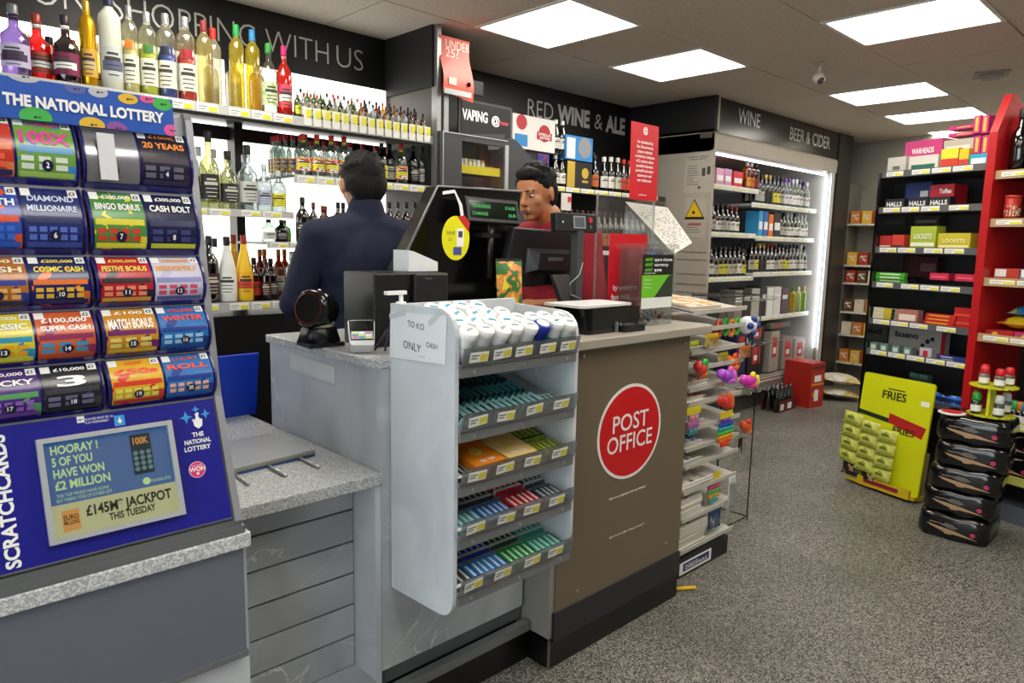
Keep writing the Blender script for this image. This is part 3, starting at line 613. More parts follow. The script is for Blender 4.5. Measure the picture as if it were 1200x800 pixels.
# header
HF = FR((0, 1.570, 1.555), (1, 0, 0), (0, .004, .07))
hp = [UV(HF, *p) for p in ((-20, 86), (202, 117), (208, 160), (-20, 139))]
hu0, hv0, hu1, hv1 = XL, hp[2][1], hp[1][0], hp[1][1]
hd = MB(HF).box(hu0, hv0, -.008, hu1, hv1, 0).build('header', [LB], ls)
m = MB(HF)
for (px, py), rx, ry, c in (((42, 137), .026, .018, 1), ((150, 97), .0, .0, 2), ((108, 146), .022, .014, 2), ((137, 150), .018, .012, 3), ((201, 153), .015, .012, 4), ((28, 90), .024, .010, 5), ((88, 104), .018, .010, 6), ((115, 108), .017, .010, 5), ((150, 116), .018, .010, 2), ((172, 116), .014, .008, 4), ((190, 122), .019, .013, 1)):
    if rx == 0: continue
    u, v = UV(HF, px, py); n = 18
    Pp = [(min(max(u+rx*math.cos(math.tau*i/n), hu0), hu1), min(max(v+ry*math.sin(math.tau*i/n), hv0), hv1)) for i in range(n)]
    m.prism(Pp, 0, .0008+.0001*c, c)
    m.box(u-.003, v-.002, .001, u+.002, v+.001, .0018, 7); m.box(u+.004, v-.001, .001, u+.008, v+.001, .0018, 7)
u, v = UV(HF, 3, 121); u2, v2 = UV(HF, 192, 143); m.text('THE NATIONAL LOTTERY', u, v, .0275, 0, bold=.045, w=u2-u, h=.003)
m.build('header_print', [WT, mat('3fb04a'), mat('e3b52c'), mat('8e4fa0'), mat('e0569a'), mat('b9b9c4'), mat('5560a8'), mat('1a1a30')], hd)
# ten ticket dispensers and their scratchcards
VBS = [.427, .298, .196, .097, 0]; VHS = [.128, .129, .102, .099, .097]; BUL = .030; ROWH = .1
def drum(u, v, h=0, w=0, vb=0):
    """bulging dispenser face: v runs 0..1 up one row"""
    t = v; bul = BUL*math.sin(math.pi*min(max(t, 0), 1)**.8)**.8
    p = UF @ Vector((u, vb+t*ROWH*.96+.001, bul+h)); return p
def sheet(m, u0, u1, v0, v1, vb, mi, h=.001, n=8):
    vs = []; fs = []
    for i in range(n+1):
        t = v0+(v1-v0)*i/n
        for u in (u0, u1): vs.append(tuple(drum(u, t, h, 0, vb)))
    for i in range(n): fs.append((2*i, 2*i+1, 2*i+3, 2*i+2))
    return m.add(vs, fs, mi, True)
COLS = [(.157, .350), (.363, .557), (-.05, .146)]
# number: (ground, band colours, heading lines, text colour, block colour)
TK = {1: ('c23a2a', ['e07a40', '1c2a5a'], ['250K', 'RED'], 'f6e6c0', 'e86040'), 2: ('6fa043', ['3f8ac0', 'a0c060'], ['£1 MILLION', '100X'], 'e0359a', 'dfe3d8'), 4: ('1d1c30', ['3a2a3c', '302a4a'], ['£100K', '20 YEARS'], 'f09040', '6a6478'),
      5: ('2a4fb0', ['d8502c', '3058b8'], ['50s', 'MONTH'], 'f2f2f2', '3a6ad0'), 6: ('24306e', ['18205a', '3a4a9a'], ['DIAMOND', 'MILLIONAIRE'], 'c8d4ee', '5a70c8'), 7: ('4a8a44', ['d8cf30', 'e4da40'], ['£300,000', 'BINGO BONUS'], 'f0f0f0', 'd04030'), 8: ('181c3e', ['282c58', 'c4c840'], ['£300,000', 'CASH BOLT'], 'f2f2f2', '3c4078'),
      9: ('b06a2c', ['2a3a90', '182050'], ['£500', 'CASH'], 'f4e8c0', 'e8b060'), 10: ('1c2460', ['e0702c', '20205a'], ['£200,000', 'COSMIC CASH'], 'f0e050', 'e4b43a'), 11: ('b81c2c', ['28202a', 'd0a040'], ['£300,000', 'FESTIVE BONUS'], 'f0d060', 'e89070'), 12: ('c9c6dc', ['8a88c0', '5a5aa0'], ['£50,000', 'MONOPOLY'], 'e8a030', 'd04a6a'),
      13: ('d8c838', ['2c90b0', 'e0d040'], ['£2 EDITION', 'CLASSIC'], 'f4f4e8', 'e8a020'), 14: ('d06034', ['8a2a5a', 'b84a30'], ['£100,000', 'SUPER CASH'], 'f4f0e8', '3a90c0'), 15: ('c88a28', ['702060', 'd0b040'], ['£100', 'MATCH BONUS'], 'f8f0e0', 'e0d070'), 16: ('2870b8', ['183a8a', '2050a0'], ['£50,000', 'WINTER'], 'e8483a', '9ac8e8'),
      17: ('4a2a78', ['5a9a60', '6a40a0'], ['£10,000', 'LUCKY'], 'f0f0f0', '8a60c0'), 18: ('202028', ['3a3a44', '181820'], ['£10,000', '3'], 'f2f2f4', '6a6a88'), 19: ('e0b030', ['d83a2a', 'c8302a'], ['HOT', '£50s'], 'f4522c', 'e8e060'), 20: ('2a70b8', ['203a90', '2a60b0'], ['LUCKY', 'ROLL'], 'f05030', 'e0b0a0')}
CDESC = {1: 'red and orange scratchcard at the stand edge', 2: 'green scratchcard with pink 100X numbered 2', 4: 'black scratchcard with orange £100K numbered 4', 5: 'blue and orange scratchcard above the brown one', 6: 'navy diamond scratchcard numbered 6', 7: 'green and yellow bingo scratchcard numbered 7', 8: 'dark navy cash scratchcard numbered 8', 9: 'brown scratchcard with blue stars', 10: 'dark blue planet scratchcard numbered 10', 11: 'red and gold scratchcard numbered 11', 12: 'pale scratchcard with coloured squares numbered 12', 13: 'yellow scratchcard numbered 13', 14: 'orange and red scratchcard numbered 14', 15: 'orange scratchcard with large £100 numbered 15', 16: 'blue and red scratchcard numbered 16', 17: 'purple scratchcard numbered 17', 18: 'black scratchcard with big 3 numbered 18', 19: 'yellow and red scratchcard numbered 19', 20: 'bright blue dice scratchcard numbered 20'}
for row in range(5):
    vb = VBS[row]; ROWH = VHS[row]
    for ci, (u0, u1) in enumerate(COLS[:3]):
        vs = []; m = MB(); sheet(m, u0, u1, 0, 1, vb, 0, -.001, 8)
        for u, s in ((u0, -1), (u1, 1)):     # cheeks
            pts = [tuple(drum(u, i/8, .004, 0, vb)) for i in range(9)]; back = [tuple(UF @ Vector((u, vb+i/8*ROWH*.96, 0))) for i in range(9)]
            m.add(pts+back, [(i, i+1, i+10, i+9) if s > 0 else (i+1, i, i+9, i+10) for i in range(8)], 0, False)
            pts2 = [tuple(drum(u+.004*s, i/8, .003, 0, vb)) for i in range(9)]; m.add(pts+pts2, [(i, i+1, i+10, i+9) for i in range(8)], 0)
        sheet(m, u0, u1, -.02, .06, vb, 0, .005, 2)
        m.build('dispenser', [mat('221e6a', .25)], ls)
        if ci == 2: continue
        w = (u1-u0)/2
        for k in range(2):
            n = row*4+ci*2+k+1; a, b = u0+w*k+.003, u0+w*(k+1)-.002
            if n == 3:
                m = MB(); sheet(m, a, b, .07, .97, vb, 0); 
                o = m.build('empty_slot', [mat('9b9aa2', .2, .6)], ls)
                m = MB(); u = (a+b)/2; m.prism([(a+.02, 0), (a+.05, 0), (a+.05, .09), (a+.02, .09)], 0, .001, 0, UF @ TR(0, vb+.01, .034)); m.build('slot_flap', [mat('d8d8dc', .2)], ls)
                m = MB(); 
            else:
                g, bands, head, tcx, blk = TK[n]; o = thing('scratchcard', drum(u0+w*(k+.5), .1, 0, 0, vb), CDESC[n], 'scratchcard', 'in the lottery stand', 'scratchcards in the lottery stand')
                m = MB(); sheet(m, a, b, .06, .97, vb, 0); m.build('card', [busy(g, g, bands[0] if n != 12 else 'b8b4d4', 34, .25)], o)
                m = MB(); sheet(m, a+.003, b-.003, .42, .52, vb, 1, .0015, 2); sheet(m, a+.003, b-.003, .08, .15, vb, 2, .0015, 2)
                rnd = random.Random(n); nc = rnd.choice([3, 4, 5]); nr = 2; xw = (b-a-.012)/nc
                for i in range(nc):
                    for j in range(nr): sheet(m, a+.006+i*xw, a+.006+i*xw+xw*.72, .18+j*.11, .18+j*.11+.075, vb, 3, .0016, 1)
                sheet(m, a+.001, a+.016, .84, .97, vb, 4, .0016, 2); sheet(m, b-.016, b-.001, .84, .97, vb, 4, .0016, 2)
                fn = lambda x, y, z: drum(x, y, z, 0, vb)
                S = .0275
                m.text(['£5', '£5', '', '£3', '£5', '£3', '£3', '£3', '£3', '£3', '£3', '£2', '£2', '£2', '£2', '£2', '£1', '£1', '£1', '£1'][n-1], b-.0145, .875, .0105, 5, bold=.03, h=.0022, fn=lambda x, y, z: drum(x, .875+(y-.875)*8, z, 0, vb))
                hs = [(.86, .085, .55), (.67 if n not in (2, 15, 18) else .56, .15 if n not in (2, 15, 18) else .28, .86)]
                if n in (6, 14): hs = [(.76, .13, .8), (.60, .13, .86)]
                for st, (yy_, sz, ww) in zip(head, hs):
                    m.text(st, (a+b)/2, 0, 1, 6, bold=.03, h=.0024, align='c', w=(b-a)*ww*(1 if len(st) > 3 else .6), fn=lambda x, y, z, yy_=yy_, sz=sz: drum(x, yy_+y*sz, z, 0, vb))
                m.build('print', [mat(g), mat(bands[0], .3), mat(bands[1], .3), mat(blk, .3), WT, NAVY, mat(tcx, .3)], o)
            m = MB(); cu = (a+b)/2; cv = .24 if k else .24
            P = [drum(cu+.009*math.cos(math.tau*i/16), cv+.082*math.sin(math.tau*i/16), .003, 0, vb) for i in range(16)]
            m.add([tuple(p) for p in P], [tuple(range(16))], 0)
            m.text(str(n), cu, 0, 1, 1, bold=.03, h=.0035, align='c', w=.009 if n > 9 else .0055, fn=lambda x, y, z: drum(x, cv-.035+y*.11, z, 0, vb))
            m.build('number_badge', [NAVY, WT], ls)

# ================================================================== MERCHANDISER
mc = thing('confectionery_rack', (1.24, 1.5, .42), 'light marble-effect wall rack with five sloping clear-fronted trays', 'rack')
def rounded(P, r, n=5):
    out = []; N = len(P)
    for i, p in enumerate(P):
        if r[i] == 0: out.append(p); continue
        a, b, c = Vector(P[i-1]), Vector(p), Vector(P[(i+1) % N]); d1 = (a-b).normalized(); d2 = (c-b).normalized()
        p0, p2 = b+d1*r[i], b+d2*r[i]
        for k in range(n+1): t = k/n; q = p0*(1-t)**2+b*2*t*(1-t)+p2*t*t; out.append((q.x, q.y))
    return out
SPm = rounded([(1.262, .485), (1.505, .417), (1.505, 1.190), (1.262, 1.196)], [.05, 0, 0, .06])
SPm = rounded([(1.264, .428), (1.528, .418), (1.528, 1.192), (1.264, 1.196)], [.06, 0, 0, .07])
side(SPm, 1.034, 1.046).build('side_panel', [MARBL], mc)
SPr = rounded([(1.262, .470), (1.528, .455), (1.528, 1.175), (1.262, 1.168)], [.07, 0, 0, .07])
side(SPr, 1.458, 1.470).build('side_panel', [MARBL], mc)
MB().box(1.046, 1.505, .42, 1.458, 1.528, 1.19).build('back_panel', [MARBL], mc)
TZ = [1.062, .905, .770, .637, .490]
x0, x1 = 1.047, 1.457
def tray_z(i, y): return TZ[i]+(y-1.27)*.26
for i, z in enumerate(TZ):
    m = MB(); m.prism([(1.268, z-.006), (1.50, z-.006+.23*.26), (1.50, z+.23*.26), (1.268, z)], x0, x1, 0, YZ); s = m.build('tray', [mat('a9acb0', .35, .3)], mc)
    MB().box(x0, 1.258, z-.028, x1, 1.267, z-.004).build('rail', [mat('8d9094', .3, .6)], s)
    side([(1.255, z-.004), (1.259, z-.004), (1.247, z+.044), (1.243, z+.044)], x0, x1).build('clear_lip', [ACRYD], s)
    FL = FR((x0, 1.2535, z-.002), (1, 0, 0), (0, -.012, .048)); n = 4 if i else 5
    for k in range(n):
        m = MB(FL); u = .015+k*(.395/n)+random.uniform(-.004, .006); a = random.uniform(-.05, .08); T = TR(u, .010, .0) @ RZ(a); m.box(0, 0, .0, .058, .026, .0006, 0, T); m.box(.032, .003, .0, .056, .020, .001, 1, T)
        m.box(.004, .016, 0, .028, .019, .001, 2, T); m.box(.004, .009, 0, .022, .012, .001, 2, T); m.build('price_label', [PRICE, mat('ded24a'), mat('55585c')], s)
    for xx in (.04, .205, .37): MB(FR((x0+xx, 1.2575, z-.016), (1, 0, 0), (0, 0, 1))).disc(0, 0, .0045, .003, n=8).build('screw', [MET], s)
def pot():
    o = empty('gum_pot'); MB().lathe([(.021, 0), (.023, .004), (.023, .032), (.018, .040)], 0, 16).build('body', [mat('b9c4cc', .3)], o)
    c = MB().lathe([(.0205, .036), (.0215, .040), (.0215, .058), (.0235, .062), (.0240, .066), (.0240, .078), (.021, .081)], 0, 20).build('lid', [mat('eeefee', .3)], o)
    MB().lathe([(.0185, .0812), (.001, .0816)], 0, 16, cap=False).build('lid_print', [mat('d4dde0', .4)], c); return o
def pot2(cl, cb, ct, nm='gum_pot'):
    def f():
        o = empty(nm); MB().lathe([(.021, 0), (.023, .004), (.023, .032), (.018, .040)], 0, 16).build('body', [mat(cb, .3)], o)
        c = MB().lathe([(.0205, .036), (.0215, .040), (.0215, .058), (.0235, .062), (.0240, .066), (.0240, .078), (.021, .081)], 0, 20).build('lid', [mat(cl, .3)], o)
        m = MB(); m.lathe([(.0175, .0814), (.001, .0816)], 0, 16, cap=False)
        m.disc(0, 0, .012, .0830, 1, n=12, ry=.007) if 0 else m.prism([(-.012, -.003), (.012, -.003), (.010, .004), (-.008, .005)], .0822, .083, 1); m.build('lid_print', [mat('e6eaea', .4), mat(ct)], c); return o
    return f
TI = lambda i, x, y, dz=0: TR(x, y, tray_z(i, y)+.0012+dz)
LEAN = RX(math.atan(.26))
WP = ''; GPg = 'gum pots in the top tray'
for r in range(4):
    y = 1.294+r*.052
    for k in range(8 if r < 3 else 8):
        x = 1.072+k*.0505+(.012 if r % 2 else 0)
        if x > 1.44: continue
        if r == 0 and k in (5, 6): key, d = ('blue', 'blue-lidded gum pot') if k == 5 else ('green', 'green gum pot with white lid')
        elif r == 3 and k > 3: continue
        elif r == 2 and k > 4: continue
        elif r > 0 and k < 4: key, d = 'teal', 'teal-print gum pot'
        else: key, d = 'white', 'plain white gum pot'
        d += ', '+['front', 'second', 'third', 'back'][r]+' row of the top rack tray'
        put('pot'+key, {'blue': pot2('1d2f9a', '1c3a9a', 'e8e8f0'), 'green': pot2('ecefec', '1f9a5a', '2a8a5a'), 'teal': pot2('eeefee', 'b9c4cc', '2a9ab0'), 'white': pot2('efefee', 'c2c4cc', '9aa0a4')}[key],
            TI(0, x, y, .006) @ RX(math.radians(27)) @ RX(random.uniform(-.08, .08)) @ RZ(random.uniform(-.6, .6)) @ RY(random.uniform(-.06, .06)), d, 'gum pot', WP, GPg)
def pack(c, c2, L, w, h, name='gum_packet', txt=None):
    def f():
        o = empty(name); m = MB(); e = .004
        m.prism([(-w/2, 0), (w/2, 0), (w/2, L), (-w/2, L)], 0, h, 0); m.build('wrapper', [c], o)
        m = MB(); m.box(-w/2-.0003, L*.06, .0005, w/2+.0003, L*.20, h+.0006, 0); m.box(-w*.16, L*.24, h, w*.16, L*.86, h+.0008, 1)
        if txt: m.text(txt, -w*.18 if 0 else w*.24, L*.28, w*.62, 0, h=h+.0014, rot=math.pi/2, bold=.03)
        m.build('print', [WT if c2 is None else c2, c2 or WT], o); return o
    return f
def row_packs(i, xa, xb, y, L, n, key, mk, desc, where, group, h=0, edge=False, cat='gum packet'):
    for k in range(n):
        x = xa+(xb-xa)*(k+.5)/n; M = TI(i, x, y, h) @ LEAN @ RZ(random.uniform(-.04, .04))
        if edge: M = M @ RY(math.radians(-62))
        put(key, mk, M, desc, cat, where, group)
TEAL = mat('3f8f92', .3); TB = mat('12202a', .3)
W2, Gp2 = 'in the second tray', 'gum packets in the second tray'
row_packs(1, 1.056, 1.375, 1.275, .072, 14, 'tealp', pack(mat('a8dce0', .3), TB, .07, .022, .009), 'teal and black gum packet in the front row', W2, Gp2, .011, True)
row_packs(1, 1.06, 1.37, 1.352, .07, 14, 'tealq', pack(mat('3f8f96', .3), TB, .07, .022, .009), 'dark teal gum packet in the middle row', W2, Gp2, .011, True)
row_packs(1, 1.06, 1.37, 1.428, .06, 12, 'tealr', pack(mat('38787e', .3), TB, .066, .022, .009), 'dark gum packet in the back row', W2, Gp2, .011, True)
row_packs(1, 1.385, 1.45, 1.275, .072, 3, 'mintp', pack(mat('b8dcd4', .3), TB, .07, .020, .010), 'pale mint gum packet', W2, Gp2, .0)
# third tray
W3 = 'in the third tray'
def mintbox(c, c2):
    def f():
        o = empty('sweet_box'); MB().box(-.052, 0, 0, .052, .10, .030).build('carton', [c], o)
        m = MB(FR((-.052, -.0004, 0), (1, 0, 0), (0, 0, 1))); m.disc(.03, .015, .011, .0006, 0); m.text('tic tac', .02, .010, .014, 1, bold=.03, h=.001); m.disc(.078, .015, .006, .0006, 2)
        m.v = [tuple(v) for v in m.v]; m.build('front_print', [WT, mat('1c2a60'), mat('f4c030')], o)
        m = MB(TR(-.05, .0, .0302)); m.text('tic tac', .025, .02, .022, 0, bold=.03, h=.001); m.disc(.05, .07, .018, .0006, 1); m.build('top_print', [mat('f6f0e0'), mat('f8d060')], o); return o
    return f
put('tt', mintbox(mat('f08a1c', .35), None), TI(2, 1.165, 1.272) @ LEAN @ RZ(.1), 'orange carton of small mints, the large front one', 'sweet box', W3, 'orange mint cartons')
put('tt', None, TI(2, 1.168, 1.375) @ LEAN @ RZ(.1), 'orange carton of small mints behind the front one', 'sweet box', W3, 'orange mint cartons')
put('tt2', mintbox(mat('f2cf86', .35), None), TI(2, 1.277, 1.275) @ LEAN @ RZ(.05), 'pale yellow carton beside the orange one', 'sweet box', W3, 'orange mint cartons')
put('tt2', None, TI(2, 1.277, 1.38) @ LEAN @ RZ(.05), 'pale yellow carton at the back', 'sweet box', W3, 'orange mint cartons')
row_packs(2, 1.345, 1.45, 1.275, .07, 5, 'limep', pack(mat('c8d444', .3), mat('2a6a30'), .07, .017, .012), 'lime sweet stick in the front row', W3, 'green sweet sticks', .0)
row_packs(2, 1.345, 1.45, 1.36, .07, 5, 'limep', None, 'lime sweet stick in the back row', W3, 'green sweet sticks', .0)
row_packs(2, 1.05, 1.11, 1.275, .07, 4, 'darkp', pack(mat('2a3a40', .3), WT, .07, .014, .010), 'dark mint roll by the left panel in front', W3, 'dark mint rolls', .0)
row_packs(2, 1.05, 1.11, 1.36, .07, 4, 'darkp', None, 'dark mint roll by the left panel behind', W3, 'dark mint rolls', .0)
W4 = 'in the fourth tray'
row_packs(3, 1.055, 1.15, 1.273, .07, 5, 'cyanp', pack(mat('62c0cc', .3), WT, .07, .017, .011), 'turquoise gum packet in front', W4, 'turquoise gum packets')
row_packs(3, 1.155, 1.25, 1.273, .07, 5, 'bluep', pack(mat('3580dc', .3), WT, .07, .017, .011), 'mid blue gum packet in front', W4, 'blue gum packets of tray four')
row_packs(3, 1.055, 1.25, 1.36, .075, 10, 'greyp', pack(mat('3a4a58', .3), WT, .07, .017, .011), 'slate gum packet in the back row', W4, 'slate gum packets')
row_packs(3, 1.26, 1.36, 1.273, .07, 5, 'redp', pack(mat('e0283a', .3), WT, .07, .018, .012), 'red gum packet in front', W4, 'red gum packets', .004)
row_packs(3, 1.26, 1.36, 1.36, .075, 5, 'redp', None, 'red gum packet behind', W4, 'red gum packets', .004)
row_packs(3, 1.375, 1.45, 1.273, .07, 4, 'gryp', pack(mat('5a6a7c', .3), WT, .07, .017, .011), 'grey-blue gum packet in front by the right panel', W4, 'grey gum packets')
row_packs(3, 1.375, 1.45, 1.36, .07, 4, 'gryp', None, 'grey-blue gum packet behind by the right panel', W4, 'grey gum packets')
W5 = 'in the bottom tray'
row_packs(4, 1.052, 1.115, 1.273, .07, 3, 'slatep', pack(mat('4a5560', .3), WT, .07, .019, .011), 'dark slate gum packet in front', W5, 'gum packets of the bottom tray')
row_packs(4, 1.118, 1.24, 1.273, .07, 6, 'bluq', pack(mat('3a90e4', .3), WT, .07, .019, .012), 'bright blue gum packet in front', W5, 'blue gum packets of the bottom tray')
row_packs(4, 1.06, 1.24, 1.36, .075, 9, 'navyp', pack(mat('2450cc', .3), WT, .07, .018, .012), 'royal blue gum packet behind', W5, 'royal blue gum packets')
row_packs(4, 1.245, 1.345, 1.273, .07, 5, 'greenp', pack(mat('28a848', .3), WT, .07, .018, .012), 'green gum packet in front', W5, 'green gum packets')
row_packs(4, 1.245, 1.345, 1.36, .075, 5, 'dgreenp', pack(mat('14502c', .3), WT, .07, .018, .012), 'dark green gum packet behind', W5, 'green gum packets')
row_packs(4, 1.35, 1.45, 1.273, .07, 5, 'minq', pack(mat('38b496', .3), mat('d8e8e4'), .07, .018, .012), 'mint green roll in front', W5, 'mint rolls')
row_packs(4, 1.35, 1.45, 1.36, .075, 5, 'minq', None, 'mint green roll behind', W5, 'mint rolls')
# note taped to the rack
NF = FR((1.0325, 1.53, 1.05), (0, -1, 0), (0, 0, 1)); o = thing('paper_note', (1.032, 1.40, 1.05), 'handwritten white note taped to the side of the rack', 'note')
NP = [UV(NF, 458, 365), UV(NF, 524, 370), UV(NF, 522, 427), UV(NF, 457, 418)]
MB(NF).prism([NP[3], NP[2], NP[1], NP[0]], 0, .001, 0).build('sheet', [mat('dfe1e6', .5)], o)
m = MB(NF); 
for st, px, py, s in (('TO KO', 478, 382, .022), ('ONLY', 473, 407, .028), ('CASH', 500, 406, .018), ('------', 492, 418, .012)): u, v = UV(NF, px, py); m.text(st, u, v, s, 0, h=.0016, bold=.0, rot=-.06)
m.build('handwriting', [mat('34343c')], o)
m = MB(NF)
for a, b in (((457, 371), (475, 366)), ((503, 380), (516, 366))):
    A, B = UV(NF, *a), UV(NF, *b); d = Vector((B[0]-A[0], B[1]-A[1], 0)).normalized(); n = Vector((-d.y, d.x, 0))*.007
    m.prism([(A[0]-n.x, A[1]-n.y), (B[0]-n.x, B[1]-n.y), (B[0]+n.x, B[1]+n.y), (A[0]+n.x, A[1]+n.y)], 0, .0018, 0)
m.build('tape', [mat('c9ccd2', .2)], o)
# ================================================================== THINGS ON THE TALL COUNTER
RUB = mat('101114', .35); GLO = mat('0a0a0c', .15)
# dome scanner
o = thing('barcode_scanner', (1.18, 1.86, CT), 'black dome barcode scanner with red window on its stand', 'scanner')
c = HY(374, 405, 1.86); cx = c.x; 
m = MB(TR(cx, 1.86, CT)); m.prism([(-.055, -.05), (.055, -.05), (.045, .05), (-.045, .05)], 0, .012); m.lathe([(.062, .01), (.050, .05), (.046, .055)], 0, 4, T=RZ(math.pi/4+.3)); m.build('stand', [RUB], o)
hd = MB(TR(cx-.005, 1.86, CT+.105) @ RZ(-1.15) @ RX(math.radians(80))).lathe([(.030, -.05), (.052, -.035), (.058, 0), (.056, .03), (.048, .042)], 0, 20).build('scan_head', [GLO], o)
MB(TR(cx-.005, 1.86, CT+.105) @ RZ(-1.15) @ RX(math.radians(80))).lathe([(.045, .0425), (.001, .030)], 0, 20, cap=False).build('scan_window', [mat('8a1408', .15)], hd)
MB(TR(cx, 1.86, CT+.055)).lathe([(.040, 0), (.042, .006), (.036, .010)], 0, 14).build('collar', [mat('9a9478', .4)], o)
tag(MB().tube([(cx+.07, 1.68, CT+.004), (cx+.10, 1.67, CT+.04), (cx+.14, 1.66, CT+.07), (cx+.18, 1.65, CT+.09), (cx+.21, 1.62, CT+.05), (cx+.23, 1.58, CT+.004)], .003).tube([(cx+.06, 1.66, CT+.004), (cx+.1, 1.66, CT+.06), (cx+.13, 1.64, CT+.02), (cx+.17, 1.63, CT+.06), (cx+.20, 1.60, CT+.004)], .0025).tube([(cx+.08, 1.64, CT+.004), (cx+.12, 1.67, CT+.08), (cx+.16, 1.64, CT+.10), (cx+.20, 1.60, CT+.04), (cx+.22, 1.56, CT+.004)], .003).build('cable', [mat('2a2a2c', .4)], None, (cx+.15, 1.7, CT)), 'tangle of dark cables behind the card terminal', 'cable')
# card terminal
p = HZ(428, 416, CT); o = thing('card_terminal', (p.x, p.y, CT), 'small silver-edged card payment terminal on the tall counter', 'card terminal')
T = TR(p.x+.01, p.y+.03, CT+.002) @ RZ(math.radians(-30)) @ RX(math.radians(30))
m = MB(T); m.prism(rounded([(-.032, 0), (.032, 0), (.038, .115), (-.038, .115)], [.01]*4, 3), 0, .026); m.build('body', [mat('c9ccce', .3, .3)], o)
m = MB(T @ TR(0, 0, .026)); m.prism([(-.031, .022), (.031, .022), (.035, .112), (-.035, .112)], 0, .001); m.build('face', [mat('0c0d10', .12)], o)
m = MB(T @ TR(0, 0, .027)); m.box(-.029, .026, 0, .030, .060, .001, 0)
for r in range(3):
    for q in range(3): m.box(-.026+q*.018, .029+r*.010, .001, -.011+q*.018, .036+r*.010, .0015, 1+(r+q) % 4)
m.build('screen', [mat('9ab0c0', .2), mat('c8607a'), mat('3a8aa0'), mat('d8d05a'), mat('d8e0e8')], o)
MB(T).box(-.02, .0, -.025, .02, .05, 0).build('foot', [RUB], o)
# black till base, receipt printer, box of slips, hand gel
p0 = HZ(420, 392, CT)
o = thing('receipt_printer', (1.36, 1.98, CT), 'black receipt printer on the counter with a white box on it', 'printer')
xa, xb, xc = HY(440, 350, 1.71).x, HY(485, 350, 1.71).x, HY(522, 350, 1.71).x; zt_ = HY(440, 320, 1.71).z
MB().box(xa, 1.715, CT, xb-.004, 1.885, zt_).build('cover', [RUB], o, bevel=.006)
MB().box(xb-.004, 1.695, CT, xc, 1.885, zt_-.002).build('body', [mat('17181a', .4)], o, bevel=.006)
MB().box(xb+.01, 1.693, CT+.07, xc-.01, 1.696, CT+.085).box(xb+.03, 1.6925, zt_-.02, xb+.055, 1.695, zt_-.015).build('paper_slot', [mat('55585a', .3)], o)
xl, xr = HY(479, 318, 1.75).x, HY(513, 318, 1.75).x; zb = zt_+.001
m = MB(FR((0, 1.75, 0), (1, 0, 0), (0, 0, 1))); h1 = HY(479, 293, 1.75).z; h2 = HY(513, 307, 1.75).z
m = MB(); side = side
m.add([(xl, 1.75, zb), (xr, 1.75, zb), (xr, 1.75, h2), (xl+.02, 1.75, h1-.004), (xl, 1.75, h1), (xl, 1.83, zb), (xr, 1.83, zb), (xr, 1.83, h2), (xl+.02, 1.83, h1-.004), (xl, 1.83, h1)], [(0, 1, 2, 3, 4), (9, 8, 7, 6, 5), (0, 5, 6, 1), (1, 6, 7, 2), (2, 7, 8, 3), (3, 8, 9, 4), (4, 9, 5, 0)])
b_ = thing('slip_box', ((xl+xr)/2, 1.79, zb), 'open white card box of slips on the black printer', 'box'); m.build('carton', [mat('e6e8ea')], b_)
MB().box(xl+.03, 1.76, h2-.02, xr-.02, 1.77, h2+.012, T=None).build('slip', [mat('3a8ac4')], b_)
g = HY(470, 352, 1.60); o = thing('hand_gel_bottle', (g.x, 1.60, CT), 'white pump bottle of hand gel behind the rack', 'pump bottle')
MB(TR(g.x, 1.60, CT)).lathe([(.028, 0), (.030, .005), (.030, .11), (.012, .13)], 0, 14).build('bottle', [glass('e8ecec', .5)], o)
m = MB(TR(g.x, 1.60, CT)); m.lathe([(.014, .125), (.014, .142), (.006, .143), (.006, .165)], 0, 12); m.box(-.05, -.008, .162, .014, .008, .172); m.build('pump', [WT], o)
# till: big black hood, customer display, hanging price tag
o = thing('cash_till', (1.6, 1.95, CT), 'big black slant-sided cash till on the counter behind the rack', 'till')
ty = 1.93
tpz = HY(510, 219, ty); A = HY(452, 347, ty); B = HY(512, 218, ty); C = HY(617, 225, ty); D = HY(600, 347, ty)
m = MB(); yb = 1.99
P4 = [(A.x, ty, CT), (D.x, ty, CT), (C.x-.03, ty, C.z), (B.x, ty, B.z), (A.x, ty, A.z)]
k = len(P4); vs = P4+[(x, yb, z) for x, y, z in P4]
m.add(vs, [tuple(range(k)), tuple(range(2*k-1, k-1, -1))]+[((i+1) % k, i, k+i, k+(i+1) % k) for i in range(k)])
m.build('hood', [GLO], o)
m = MB(); m.tube([(A.x, ty-.004, A.z), (B.x, ty-.004, B.z), (C.x-.03, ty-.004, C.z)], .005, 0, 6); m.build('edge_trim', [mat('7a7c80', .3, .4)], o)
dF = FR(HY(549, 259, 1.84), (1, -.04, -.02), (.0, .25, 1)); w = HY(608, 264, 1.84).x-HY(549, 259, 1.84).x
d = MB(dF).box(0, 0, -.025, w, .088, 0).build('customer_display', [RUB], o, bevel=.004)
m = MB(dF); m.box(.012, .014, 0, w-.012, .074, .001, 0); m.build('display_glass', [mat('04140a', .1)], d)
m = MB(dF); m.text('TENDERED', .02, .050, .017, 0, h=.002); m.text('£16.00', w-.02, .050, .017, 0, h=.002, align='r'); m.text('CHANGE', .02, .024, .017, 0, h=.002); m.text('£6.81', w-.02, .024, .017, 0, h=.002, align='r'); m.build('readout', [emis('3fd060', .9)], d)
e = HY(575, 300, 1.86); MB().tube([(e.x, 1.87, CT+.18), (e.x, 1.86, HY(575, 262, 1.86).z)], .012, 0, 10).box(e.x-.05, 1.85, HY(575, 275, 1.86).z-.01, e.x+.04, 1.90, HY(575, 275, 1.86).z+.006).build('display_post', [RUB], o)
